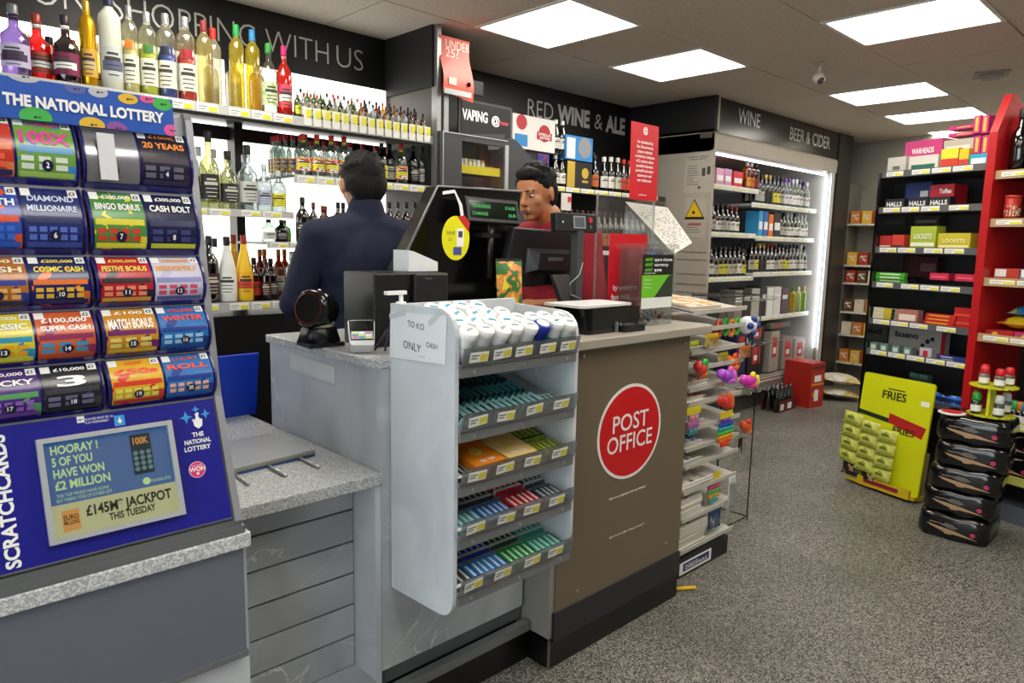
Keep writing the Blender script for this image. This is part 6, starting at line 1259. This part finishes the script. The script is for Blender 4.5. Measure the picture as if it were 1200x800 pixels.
W_ = 'on the fourth sweet shelf'
for j in range(4):
    zz = ZL[3]-.0215+j*.019; gput('grnb', [mat('4aa830'), mat('d8e8c8')], 1021, 1060, 322-j*5, 327, .03, 'green chocolate bar', 'chocolate bar', W_, 'green chocolate bars', -.03-.01*(j % 2), [('r', .15, .3, .85, .7, 0)], z=zz+.0005, hh=.018)
for i in range(2): gput('pkb', [mat('c82a4a'), mat('e05a7a')], 1090+i*30, 1112+i*30, 320, 327, .05, 'pink and red bar', 'chocolate bar', W_, 'pink bars', -.03, [('r', .1, .3, .9, .6, 0)])
gput('drb', [mat('4a1c22'), mat('7a5a5a')], 1050, 1100, 301, 318, .05, 'dark red carton at the back', 'carton', W_, None, -.28, [('r', .5, .3, .95, .7, 0)])
W_ = 'on the fifth sweet shelf'
for j in range(4): zz = ZL[4]-.0215+j*.021; gput('ylw', [mat('d8d0b0'), mat('c8b02a'), mat('1c1c1c')], 1019+j, 1048+j, 368-j*5, 372, .03, 'white and yellow chocolate bar', 'chocolate bar', W_, 'white and yellow bars', -.03, [('r', .5, 0, .85, 1, 0), ('r', .85, 0, 1, 1, 1)], z=zz+.0005, hh=.020)
for j in range(4): zz = ZL[4]-.0215+j*.020; gput('orr', [mat('c82a1c'), mat('e8a03a'), mat('f0e0c0')], 1082+j*2, 1117+j, 372-j*5, 377, .03, 'red and orange chocolate bar', 'chocolate bar', W_, 'red and orange bars', -.03, [('r', .1, .3, .8, .7, 0)], z=zz+.0005, hh=.019)
gput('rdd', [mat('b81c20'), mat('d84a3a')], 1119, 1139, 361, 375, .08, 'pile of red chocolate bars', 'chocolate bar', W_, None, -.04, [('r', 0, .3, 1, .4, 0), ('r', 0, .65, 1, .75, 0)])
gput('wfr', [mat('b0706a'), mat('e8d8c8')], 1052, 1076, 363, 372, .05, 'pale pink wafer bars', 'chocolate bar', W_, None, -.03, [('r', .1, .3, .9, .7, 0)])
W_ = 'on the sixth sweet shelf'
gput('buen', [mat('c0bcb8'), mat('1c1a1c'), mat('b01c22')], 1036, 1111, 374, 402, .04, 'grey carton with black script and red base', 'carton', W_, None, -.20, [('t', 'bueno', .33, .55, .30, .42, 0), ('r', 0, 0, 1, .14, 1), ('r', .93, 0, 1, 1, 1), ('o', .62, .35, .035, 0), ('o', .70, .5, .04, 0), ('o', .78, .6, .035, 0)])
for i in range(4): gput('cup', [mat('6a8a80'), mat('d8e0d8')], 1016+i*14, 1028+i*14, 401, 408, .05, 'small green and white sweet packet', 'packet', W_, 'green and white packets', -.03, [('r', .2, .2, .8, .8, 0)])
gput('slv', [mat('b8b8c0'), mat('c02a3a')], 1078, 1092, 408, 414, .05, 'silver sweet packet', 'packet', W_, None, -.03, [('r', .3, .2, .7, .8, 0)])
for j in range(3): zz = ZL[5]-.0215+j*.014; gput('blr', [mat('2a3a8a'), mat('c8ccd8')], 1100, 1136, 416-j*4, 420, .03, 'blue and silver bar', 'chocolate bar', W_, 'blue and silver bars', -.03, [('r', .1, .3, .5, .7, 0)], z=zz+.0005, hh=.013)
W_ = 'on the seventh sweet shelf'
for j in range(6):
    put('blup', bag(.11, .06, .018, [busy('1c5ab8', '2a70d0', 'd8e0f0', 30), mat('1c5ab8')], []), GM @ TR(.63-(j % 3)*.118, -.07, ZL[6]-.012+(j//3)*.036) @ RZ(.1) @ RX(math.radians(8)), 'bright blue sweet bag '+('in the upper layer' if j > 2 else 'in the lower layer'), 'sweet bag', W_, 'blue sweet bags')
for i in range(2): gput('tub', [mat('6a9a8a'), mat('3a5a50')], 1066+i*12, 1076+i*12, 437, 445, .04, 'small mint-green pot', 'pot', W_, 'mint-green pots', -.2, [('r', 0, .6, 1, .8, 0)], z=ZL[6]-.0215)
# right-hand shelves
WR = 'on the top right shelf'
p = gm(1190, 195, -.06); 
put('wineR', bottle_maker(.33, .042, 'wine', glass('0c0a0a', .95), BLACK, mat('c8beb4')), GM @ TR(p[0], -.08, ZR[0]-.0215) @ Matrix.Diagonal((1, 1, 1.0, 1)), 'large black wine bottle with pale script label', 'bottle', WR, None)
put('wineR', None, GM @ TR(p[0]-.10, -.08, ZR[0]-.0215), 'second black wine bottle at the picture edge', 'bottle', WR, None)
def canr(c, cap, R=.036, h=.13, name='tin'):
    def f(): o = empty(name); MB().lathe([(R, 0), (R, h)], 0, 16).build('body', [mat(c)], o); MB().lathe([(R*1.04, h), (R*1.04, h+.012)], 0, 16).build('lid', [mat(cap)], o); MB().lathe([(R*1.01, h*.3), (R*1.01, h*.7)], 0, 14, cap=False).build('label', [busy(c, 'd8c0a0', c, 30)], o); return o
    return f
s = min(gm(1176, 245, -.06)[0], .225); put('rtin', canr('b02a20', 'c83a30'), GM @ TR(s, -.06, ZR[1]-.0215), 'red round tin with gold crest', 'tin', 'on the second right shelf', None); put('gtin', canr('8ab030', 'c8d040'), GM @ TR(s-.12, -.06, ZR[1]-.0215), 'lime tin at the picture edge', 'tin', 'on the second right shelf', None)
for i in range(4): put('bar%d' % (i % 2), (lambda i=i: carton([mat(['8a2a6a', '3a4a9a'][i % 2]), mat('e0d0c0')], .09, .06, .018, [('r', .2, .2, .8, .8, 0)])()), GM @ TR(s+.0-.095*i, -.11, ZR[1]-.0215) @ RZ(math.pi), ['purple bar', 'blue bar'][i % 2], 'chocolate bar', 'lying on the second right shelf', 'bars on the second right shelf')
s = min(gm(1172, 320, -.06)[0], .195)
for i in range(3):
    put('tb%d' % i, (lambda i=i: carton([mat(['b83a2a', '8a8ab0', '7a6a90'][i]), WL], .12, .12, .075, [('r', .05, .45, .5, .95, 0)])()), GM @ TR(s+.02-.125*i, -.05, ZR[2]-.0215) @ RZ(math.pi), ['red and white sweet tray', 'lilac and white sweet tray', 'mauve sweet tray'][i], 'sweet box', 'on the third right shelf', 'sweet trays on the third right shelf')
for j in range(4): put('ybar', carton([mat('c8cc6a'), mat('4a5a2a')], .17, .05, .012, [('r', .2, .1, .8, .9, 0)]), GM @ TR(s-.10+.005*j, -.22, ZR[2]-.0215+.10+.016*j) @ RZ(math.pi), 'pale green bar in a small pile', 'chocolate bar', 'on the third right shelf', 'pale green bars')
kp = thing('bar_box', GM @ Vector((s-.1, -.22, ZR[2]-.0215)), 'dark box under the pale green bars', 'box'); MB(GM @ TR(s-.1, -.25, ZR[2]-.0215)).box(-.1, -.03, 0, .1, .06, .097).build('box', [mat('3a2a2c')], kp)
s = min(gm(1166, 385, -.05)[0], .225)
for i in range(3): put('rb%d' % i, (lambda i=i: carton([mat(['b02028', 'b83a70', 'b02028'][i]), mat('e0c030')], .135, .16, .045, [('o', .35, .5, .12, 0)])()), GM @ TR(s-.02-.14*i, -.03, ZR[3]-.0215) @ RZ(math.pi), ['red sweet carton with yellow dot', 'pink sweet carton with yellow dot', 'red sweet carton at the edge'][i], 'sweet box', 'on the fourth right shelf', 'sweet cartons on the fourth right shelf')
put('hariY', bag(.17, .10, .03, [busy('d8b81c', 'e0c42a', 'c83020', 14), mat('c8a81c')], []), GM @ TR(s-.05, -.10, ZR[3]+.058) @ RZ(math.pi) @ RX(.15), 'yellow jelly sweet bag lying on the red carton', 'sweet bag', 'on the fourth right shelf', None)
put('hariB', bag(.17, .10, .025, [busy('2a7ab0', '3a8ac0', 'd8c83a', 14), mat('2a7ab0')], []), GM @ TR(s-.07, -.14, ZR[3]+.11) @ RZ(math.pi) @ RX(.3), 'blue jelly sweet bag behind the yellow one', 'sweet bag', 'on the fourth right shelf', None)
# yellow carousel with bottles, on the black packs
# ================================================================== BLACK MULTIPACK STACK
SO = Vector((3.715, 1.008, 0)); SXd = Vector((.017, -.276, 0)).normalized(); BM = FR(SO, (.06, -1, 0), (0, 0, 1))   # face to the aisle
wS = .29; zp = 0; tops = [HX(1085, p, 3.73).z for p in (600, 565, 530, 500)]
def shrink(w, d, h):
    def f():
        o = empty('shrink_pack'); m = MB(); rnd = random.Random(4)
        # six bottle bulges wrapped in film
        n = 9; vs = []; fs = []; k = 28
        for j in range(7):
            t = j/6; zz = h*t; s = 1-.05*(2*t-1)**4
            for i in range(k):
                a = math.tau*i/k; ca, sa = math.cos(a), math.sin(a); r = 1/max(abs(ca), abs(sa)) ; r = r*.86+.14
                bx = w/2*min(abs(ca)*r, 1)*(1 if ca > 0 else -1)*s; by = d/2*min(abs(sa)*r, 1)*(1 if sa > 0 else -1)*s
                bul = 1+.012*math.sin(i*2.2+j*1.3)+.01*math.sin(j*2.5+i); vs.append((bx*bul, zz+.004*math.sin(i*1.7), -d/2+by*bul))
        for j in range(6):
            for i in range(k): fs.append((j*k+i, (j+1)*k+i, (j+1)*k+(i+1) % k, j*k+(i+1) % k))
        fs += [tuple(range(k)), tuple(range(6*k, 7*k))[::-1]]
        m.add(vs, [f_[::-1] for f_ in fs], 0, True); m.build('film', [mat('0c0c0d', .16, 0, .3, coat=.4)], o)
        m = MB(TR(0, 0, .004)); m.prism([(-w*.34, h*.56), (-w*.28, h*.46), (-w*.10, h*.32), (-w*.08, h*.25), (w*.0, h*.25), (w*.03, h*.29), (w*.36, h*.25), (w*.08, h*.42)], 0, .002, 0); m.build('carry_strip', [mat('b08e6c')], o)
        m = MB(TR(0, 0, .0065)); m.prism([(-w*.14, h*.60), (-w*.04, h*.52), (w*.05, h*.50), (w*.10, h*.58), (w*.02, h*.70), (-w*.08, h*.72)], 0, .001, 0); m.disc(w*.30, h*.45, h*.10, .001, 1); m.box(-w*.3, h*.62, 0, -w*.12, h*.68, .001, 0); m.build('print', [mat('6a6460'), mat('b83060')], o); return o
    return f
HS = [.112, .112, .108, .112, .112]
for i, h in enumerate(HS):
    M = BM @ TR(.155+[0, .012, .03, .045, .04][i], zp+.002, -.0-[.0, .01, .0, .0, .0][i]) @ RY(random.uniform(-.05, .05)) @ Matrix.Diagonal((1, h/.112, 1, 1))
    put('shr', shrink(.30, .30, .112), M, 'black shrink-wrapped drinks multipack, '+['lowest', 'second up', 'middle', 'fourth up', 'topmost'][i]+' of the front stack', 'multipack', '', 'black multipacks'); zp += h*1.005+.007
for j in range(3):
    for i in range(2): put('shr', None, FR(GM @ Vector((.10-.31*j, -.02, ZR[5]-.0215+.004+.118*i)), (-GD.x, -GD.y, 0), (0, 0, 1)), 'black drinks multipack on the '+['lower', 'upper'][i]+' layer', 'multipack', 'of the '+['first', 'second', 'edge'][j]+' pile on the base shelf', 'black multipacks')
# disc on top + carousel
d0 = BM @ Vector((.10, zp+.002, -.05)); o = thing('bottle_carousel', BM @ Vector((.24, zp, -.14)), 'yellow two-tier round carousel holding small toy sweet bottles', 'carousel'); c0 = BM @ Vector((.24, zp+.006, -.14)); YC = mat('c8c81c', .35)
def cog(z): 
    P = [((.098 if i % 2 else .088)*math.cos(math.tau*i/40), (.098 if i % 2 else .088)*math.sin(math.tau*i/40)) for i in range(40)]; return MB(TR(c0.x, c0.y, z)).prism(P, 0, .008)
h1_ = .135; cog(c0.z).build('lower_disc', [YC], o); cog(c0.z+h1_).build('upper_disc', [YC], o); MB(TR(c0.x, c0.y, c0.z)).box(-.012, -.012, .008, .012, .012, h1_).box(-.075, -.006, .008, -.06, .006, h1_).build('post', [YC], o)
def tbott(c, cap, h=.10, cr_=True):
    def f(): o = empty('sweet_bottle'); MB().lathe([(.020, 0), (.022, .004), (.022, h*.55), (.018, h*.62)], 0, 12).build('bottle', [glass(c, .5)], o); MB().lathe([(.018, h*.62), (.019, h*.66), (.019, h*.9), (.012, h)], 0, 12).build('cap', [mat(cap, .3)], o); MB().lathe([(.0225, h*.12), (.0225, h*.42)], 0, 12, cap=False).build('label', [WL], o); return o
    return f
for i, (dx, dy) in enumerate(((-.03, .035), (-.05, -.03), (.04, .05), (.03, -.05))): put('rbt', tbott('e8e4e0', 'c81c24', .085), TR(c0.x+dx, c0.y+dy, c0.z+h1_+.009), 'clear sweet bottle with red cap', 'sweet bottle', 'on the upper carousel disc', 'red-capped sweet bottles')
for i, (dx, dy, c, g) in enumerate(((-.055, .05, '2a9a3a', '6a8a5a'), (-.06, -.04, 'c8ccc8', 'c8d0d0'), (.02, .065, 'a03030', 'b0a8a0'), (.05, -.045, 'c8ccc8', 'c8d0d0'))): put('cb'+c, tbott(g, c, .10), TR(c0.x+dx, c0.y+dy, c0.z+.009), {'2a9a3a': 'green-capped sweet bottle', 'c8ccc8': 'clear-capped sweet bottle', 'a03030': 'dark red-capped sweet bottle'}[c], 'sweet bottle', 'on the lower carousel disc', 'lower carousel bottles')
o = thing('round_tub_lid', d0, 'red and white oval lid lying on the top black multipack', 'lid'); MB(TR(d0.x, d0.y, d0.z) @ RZ(.3)).lathe([(.052, 0), (.058, .003), (.058, .008), (.052, .010)], 0, 20).build('rim', [mat('d8d4d0')], o); MB(TR(d0.x, d0.y, d0.z+.010)).lathe([(.046, 0), (.040, .003)], 0, 20).build('centre', [mat('b81c20')], o)
for i, (c, px) in enumerate((('2a8ab0', 1183), ('2a9a4a', 1190), ('c86a20', 1197), ('2a8ab0', 1203))):
    s = gm(px, 460, -.06)[0]; put('sb'+c, tbott(c, c, .12), GM @ TR(s, -.07, ZR[4]-.0215), {'2a8ab0': 'blue', '2a9a4a': 'green', 'c86a20': 'orange'}[c]+' toy sweet bottle', 'sweet bottle', 'on the low right shelf', 'toy sweet bottles')

# ================================================================== FRIES DISPLAY
fo = GP+GD*(gm(1092, 590, .16)[0]); 
FO = hit(1014, 560, GP-GN*.17, GN); FO.z = .012
FF = FR(FO, (-GD.x, -GD.y, 0), (GN.x*.10, GN.y*.10, 1)); YG = mat('d2d612', .4)
q = [UV(FF, *p) for p in ((1014, 435), (1097, 451), (1070, 578), (1003, 556))]
wF = (q[1][0]-q[0][0]); hF = (q[0][1]+q[1][1])/2; u0 = q[0][0]+.0
o = thing('fries_display', FO, 'lime yellow cardboard display board reading FRIES with hanging snack bags', 'display stand')
MB(FF).prism(rounded([(u0, .02), (u0+wF, .02), (u0+wF, hF), (u0, hF)], [.01, .01, .02, .02]), -.012, 0).build('board', [YG], o)
m = MB(FF); m.box(u0+wF*.38, hF*.885, 0, u0+wF*.62, hF*.895, .001); m.text('FRIES', u0+wF*.48, hF*.80, hF*.10, 0, align='c', w=wF*.34, bold=.02, h=.0015)
m.prism([(u0, hF*.66), (u0+wF*.5, hF*.63), (u0+wF*.5, hF*.59), (u0, hF*.62)], 0, .001, 1); m.prism([(u0+wF*.45, hF*.68), (u0+wF*.97, hF*.62), (u0+wF*.93, hF*.52), (u0+wF*.45, hF*.60)], 0, .0015, 2); m.text('FRIES', u0+wF*.68, hF*.52, hF*.08, 0, align='c', w=wF*.3, h=.002, bold=.02); m.box(u0+wF*.85, hF*.80, 0, u0+wF*.96, hF*.84, .001, 3)
m.build('print', [mat('202414'), mat('10281c'), mat('b01c1c'), WL], o)
m = MB(FF); m.box(u0-.0, .0, -.10, u0+wF, .02, .03); m.build('base', [mat('c0a81c')], o); MB(FF).box(u0+.02, .02, -.08, u0+wF-.02, hF*.4, -.06).build('strut', [mat('a08a60')], o)
m = MB(FF); m.box(u0+wF*.2, -.0, .03, u0+wF*.95, .05, .045, 0); m.box(u0+wF*.3, .018, .045, u0+wF*.80, .04, .0465, 1); m.build('base_front', [mat('c8a818'), mat('8a1c28')], o)
fm = [busy('b8bc4a', 'c8cc60', '8a902a', 28), mat('a8ac40'), mat('4a5020'), mat('e8e8c0')]
for r in range(4):
    for c in range(3):
        u = u0+wF*(.02+c*.27)+r*-.004; v = hF*(.52-.118*r)-(.025*c); L = hF*.13
        put('fb', bag(.120, .066, .022, fm, [('FRIES', 0, .03, .016, 0)]), FF @ TR(u, v, .048+.005*(3-r)) @ RZ(-.08+.05*c) @ RX(-.12), 'lime snack bag, '+['left', 'middle', 'right'][c]+' column, '+ORD[r]+' row from top', 'snack bag', 'on the fries display', 'hanging lime snack bags')
for c in range(2): put('fbk', bag(.115, .095, .018, [busy('141416', '1c1c1e', 'b08a60', 26), mat('8a8a8a'), mat('8a6a50'), mat('c8c0b0')], []), FF @ TR(u0+wF*(.06+c*.30), hF*.045-.02*c, .035) @ RX(-.08), ['left', 'right'][c]+' black snack bag', 'snack bag', 'under the lime bags', 'black snack bags')
m = MB(FF)
for c in range(3): m.tube([(u0+wF*(.06+c*.24), hF*.60-.02*c, 0), (u0+wF*(.06+c*.24), hF*.60-.02*c, .04)], .002, 0, 5)
m.build('hook', [CHR], o)
MB(FF).box(u0+wF*.78, .02, .002, u0+wF*1.06, hF*.22, .008).build('price_card', [mat('d89040')], o) if False else None
# ================================================================== PEOPLE
def limb(m, a, b, ra, rb, T=None):
    a, b = Vector(a), Vector(b); m.tube([a, a.lerp(b, .5), b], ra, 0, 14, T, r1=rb); m.ball(a, ra, 0, 12, 8, T); m.ball(b, rb, 0, 12, 8, T)
def remeshed(name, m, voxel, mt, parent, smooth=4, noise=0):
    o = m.build(name, [mt], parent)
    r = o.modifiers.new('r', 'REMESH'); r.mode = 'VOXEL'; r.voxel_size = voxel; r.use_smooth_shade = True
    s = o.modifiers.new('s', 'SMOOTH'); s.factor = .5; s.iterations = smooth
    if noise:
        t = bpy.data.textures.new('folds', 'CLOUDS'); t.noise_scale = noise[1]; d = o.modifiers.new('d', 'DISPLACE'); d.texture = t; d.strength = noise[0]; d.mid_level = .5; d.texture_coords = 'LOCAL'
    dg = bpy.context.evaluated_depsgraph_get(); me = bpy.data.meshes.new_from_object(o.evaluated_get(dg)); o.modifiers.clear(); o.data = me
    for p in me.polygons: p.use_smooth = True
    return o
def skin(c):
    m, nt, b = _base('skin'); n = tex(nt, 'ShaderNodeTexNoise', 14, 'Object', 3); cc = ramp(nt, n.outputs['Fac'], [(.35, c), (.7, 'c08a66')]); nt.links.new(cc, b.inputs['Base Color'])
    b.inputs['Roughness'].default_value = .45; b.inputs['Subsurface Weight'].default_value = .08; b.inputs['Subsurface Radius'].default_value = (.02, .008, .004); return m
def cloth(c, sc=260, rough=.85):
    m, nt, b = _base('cloth'); n = tex(nt, 'ShaderNodeTexNoise', sc, 'Object', 2); cl = lin(c); a = mixc(nt, cl, (cl[0]*1.5, cl[1]*1.5, cl[2]*1.5, 1), n.outputs['Fac']); nt.links.new(a, b.inputs['Base Color']); b.inputs['Roughness'].default_value = rough; return m
HAIR, _nt, _b = _base('hair'); _b.inputs['Base Color'].default_value = lin('060506'); _b.inputs['Roughness'].default_value = .62; _b.inputs['Specular IOR Level'].default_value = .25
_n = tex(_nt, 'ShaderNodeTexNoise', 180, 'Object', 3, 1.5); _bp = _nt.nodes.new('ShaderNodeBump'); _bp.inputs['Strength'].default_value = .6; _bp.inputs['Distance'].default_value = .004; _nt.links.new(_n.outputs['Fac'], _bp.inputs['Height']); _nt.links.new(_bp.outputs[0], _b.inputs['Normal'])
def hand_prims(m, T, curl, sd):
    m.ball((0, .045, 0), (.040, .050, .016), 0, 12, 8, T); limb(m, (0, -.01, 0), (0, .03, 0), .026, .028, T)
    for i, (x, L) in enumerate(((-.030, .030), (-.010, .034), (.010, .032), (.029, .026))):
        p = Vector((x, .082, 0)); a = 0
        for k in range(3):
            a += curl*(.9 if k else .5); q = p+Vector((x*.10, math.cos(a)*L*(1-.18*k), -math.sin(a)*L*(1-.18*k))); limb(m, p, q, .0088-.0008*k, .0082-.0008*k, T); p = q
    limb(m, (-.030*sd, .015, -.004), (-.055*sd, .050, -.014), .013, .010, T); limb(m, (-.055*sd, .050, -.014), (-.052*sd, .082, -.024), .010, .008, T)
def person(M, desc, J, skinc, top_c, top_name, leg_c, nod, turn, sleeve, hair_c):
    o = thing('person', M.translation, desc, 'person'); MB0 = lambda: MB(M)
    H = M @ TR(*J['head']) @ RZ(turn) @ RX(-nod); sk = skin(skinc); B = Vector
    b = MB()
    sh, el, wr = J['sh'], J['el'], J['wr']; wst, hip, ch, nk = B(J['waist']), B(J['hip']), B(J['chest']), B(J['neck'])
    def torso(m, g):
        m.ball(hip, (.165+g, .115+g, .12+g), 0, 20, 12, M); m.ball(hip.lerp(wst, .7), (.152+g, .108+g, .13+g), 0, 20, 12, M); m.ball(wst.lerp(ch, .5), (.158+g, .112+g, .15+g), 0, 20, 12, M); m.ball(ch, (.17+g, .118+g, .16+g), 0, 20, 12, M)
        for s in (0, 1): limb(m, ch.lerp(nk, .75)+B((0, -.01, 0)), B(sh[s]), .062+g, .058+g, M); m.ball(B(sh[s]).lerp(ch, .35), (.07+g, .08+g, .09+g), 0, 14, 10, M)
    torso(b, -.012)
    for s in (0, 1):
        limb(b, sh[s], el[s], .047, .038, M); limb(b, el[s], wr[s], .038, .026, M)
        sd = -1 if s == 0 else 1; x = 0.092*sd; k = B((x, .02, .50)); limb(b, (x, hip.y, .86), k, .082, .054, M); limb(b, k, (x, -.01, .09), .052, .036, M); limb(b, (x, -.02, .045), (x+.01*sd, .14, .03), .036, .028, M)
        d = (B(wr[s])-B(el[s])).normalized(); hand_prims(b, M @ FR(wr[s], d.cross(B((0, 0, 1))), d), .5, 1 if s == 0 else -1)
    limb(b, ch.lerp(nk, .8), nk+B((0, .0, .02)), .062, .055, M)
    hc = B(J['head']); limb(b, nk, hc+B((0, -.018, -.06)), .055, .052, M)
    b.ball((0, -.008, .022), (.076, .093, .090), 0, 22, 14, H); b.ball((0, .028, -.035), (.058, .060, .072), 0, 18, 12, H); b.ball((0, .056, -.090), (.026, .024, .020), 0, 10, 8, H)
    for s in (-1, 1):
        b.ball((.036*s, .054, -.024), (.026, .023, .026), 0, 10, 8, H); b.ball((.009*s, .098, -.034), (.009, .010, .008), 0, 8, 6, H); b.ball((.0, .0, .0), (.009, .019, .031), 0, 12, 8, H @ TR(.079*s, -.004, -.006) @ RZ(-.35*s)); b.ball((.026*s, .082, .016), (.020, .010, .008), 0, 8, 6, H)
    limb(b, (0, .084, .006), (0, .106, -.030), .008, .012, H); b.ball((0, .088, -.058), (.022, .010, .006), 0, 10, 6, H); b.ball((0, .085, -.069), (.019, .011, .007), 0, 10, 6, H)
    body = remeshed('body', b, .0052, sk, o, 3)
    for s in (-1, 1):
        MB(H).ball((.029*s, .0775, -.002), (.0115, .010, .0055), 0, 12, 8).ball((.029*s, .0855, -.002), (.0055, .0035, .0052), 1, 8, 6).build('eye', [mat('e8e2da', .2), mat('140c08', .2)], o)
        e = MB(H); limb(e, (.012*s, .0915, .0185), (.046*s, .080, .020), .0035, .0025); e.build('eyebrow', [mat('0c0908', .8)], o)
        MB(H).ball((.0, 0, 0), (.004, .016, .026), 0, 10, 7, TR(.0, 0, 0)) if False else None
    lp = MB(H); lp.ball((0, .0955, -.0585), (.019, .0045, .0035), 0, 10, 6); lp.ball((0, .094, -.067), (.016, .005, .004), 0, 10, 6); lp.build('lips', [mat('8a4a3e', .4)], o)
    h = MB(); h.ball((0, -.018, .040), (.082, .094, .085), 0, 24, 16, H); h.ball((0, -.055, .0), (.076, .054, .085), 0, 18, 12, H); h.ball((0, .040, .082), (.060, .046, .030), 0, 16, 10, H)
    for s in (-1, 1): h.ball((.066*s, .012, .042), (.015, .028, .026), 0, 10, 8, H); h.ball((.070*s, -.042, .0), (.012, .026, .035), 0, 10, 8, H)
    rnd = random.Random(3)
    for i in range(60):
        a, e_ = rnd.uniform(0, math.tau), rnd.uniform(.25, 1.5); p = B((.080*math.cos(a)*math.cos(e_), -.016+.094*math.sin(a)*math.cos(e_)*.95, .036+.088*math.sin(e_)))
        if p.y > .045 and p.z < .085: continue
        h.ball(p*.985, (.014, .016, .011), 0, 7, 5, H)
    remeshed('hair', h, .0045, HAIR, o, 2, (.005, .010))
    t = MB(); torso(t, .014); t.ball(hip+B((0, 0, -.02)), (.185, .14, .11), 0, 18, 12, M)
    for s in (0, 1):
        limb(t, sh[s], el[s], .068, .056, M) if sleeve > 1 else limb(t, sh[s], B(sh[s]).lerp(B(el[s]), .8), .068, .066, M)
        if sleeve > 1: limb(t, el[s], B(el[s]).lerp(B(wr[s]), .9), .055, .042, M)
    if sleeve > 1: limb(t, ch.lerp(nk, .85), nk+B((0, -.005, .03)), .078, .070, M)
    else: limb(t, ch.lerp(nk, .8), nk+B((0, -.004, -.018)), .075, .066, M)
    remeshed(top_name, t, .009, cloth(top_c), o, 5, (.012, .09))
    l = MB(); l.ball(hip+B((0, 0, -.03)), (.178, .128, .11), 0, 18, 12, M)
    for sd in (-1, 1):
        x = .092*sd; limb(l, (x, hip.y, .86), (x, .02, .50), .098, .072, M); limb(l, (x, .02, .50), (x, -.01, .08), .072, .058, M)
    remeshed('trousers', l, .012, cloth(leg_c), o, 4, (.008, .1))
    for sd in (-1, 1):
        f = MB(); x = .092*sd; limb(f, (x, -.03, .05), (x+.012*sd, .16, .038), .048, .036, M); f.box(x-.045, -.075, .0, x+.055, .19, .02, 0, M); remeshed('shoe', f, .008, mat('101012', .4), o, 3)
    return o, H
def BF(pos, f):
    f = Vector((f[0], f[1], 0)).normalized(); r = Vector((f.y, -f.x, 0)); return Matrix(((r.x, f.x, 0, pos[0]), (r.y, f.y, 0, pos[1]), (0, 0, 1, 0), (0, 0, 0, 1)))
J1 = dict(head=(.0, .035, 1.558), neck=(0, .0, 1.435), chest=(0, -.005, 1.255), waist=(0, 0, 1.06), hip=(0, 0, .93), sh=((-.185, -.005, 1.355), (.185, -.005, 1.355)), el=((-.265, .035, 1.115), (.265, .03, 1.115)), wr=((-.20, .27, 1.09), (.19, .25, 1.05)))
p1, H1 = person(BF((1.487, 2.36), (.22, .97)), 'person in a navy jacket with short black hair, seen from behind', J1, 'a8724e', '0a112b', 'jacket', '0c0c10', .12, 0.0, 2, '07060a')
m = MB(H1); 
J2 = dict(head=(.0, .165, 1.562), neck=(0, .075, 1.450), chest=(0, .045, 1.275), waist=(0, -.01, 1.04), hip=(0, -.02, .93), sh=((-.19, .055, 1.368), (.19, .055, 1.368)), el=((-.24, .06, 1.10), (.25, .09, 1.09)), wr=((-.10, .26, 1.10), (.15, .30, 1.06)))
p2, H2 = person(BF((2.325, 2.125), (-.98, -.02)), 'person in a dark red shirt looking down behind the monitor', J2, 'b87648', '8a1626', 'shirt', '14141a', .20, .22, 1, '07060a')
finish_labels()
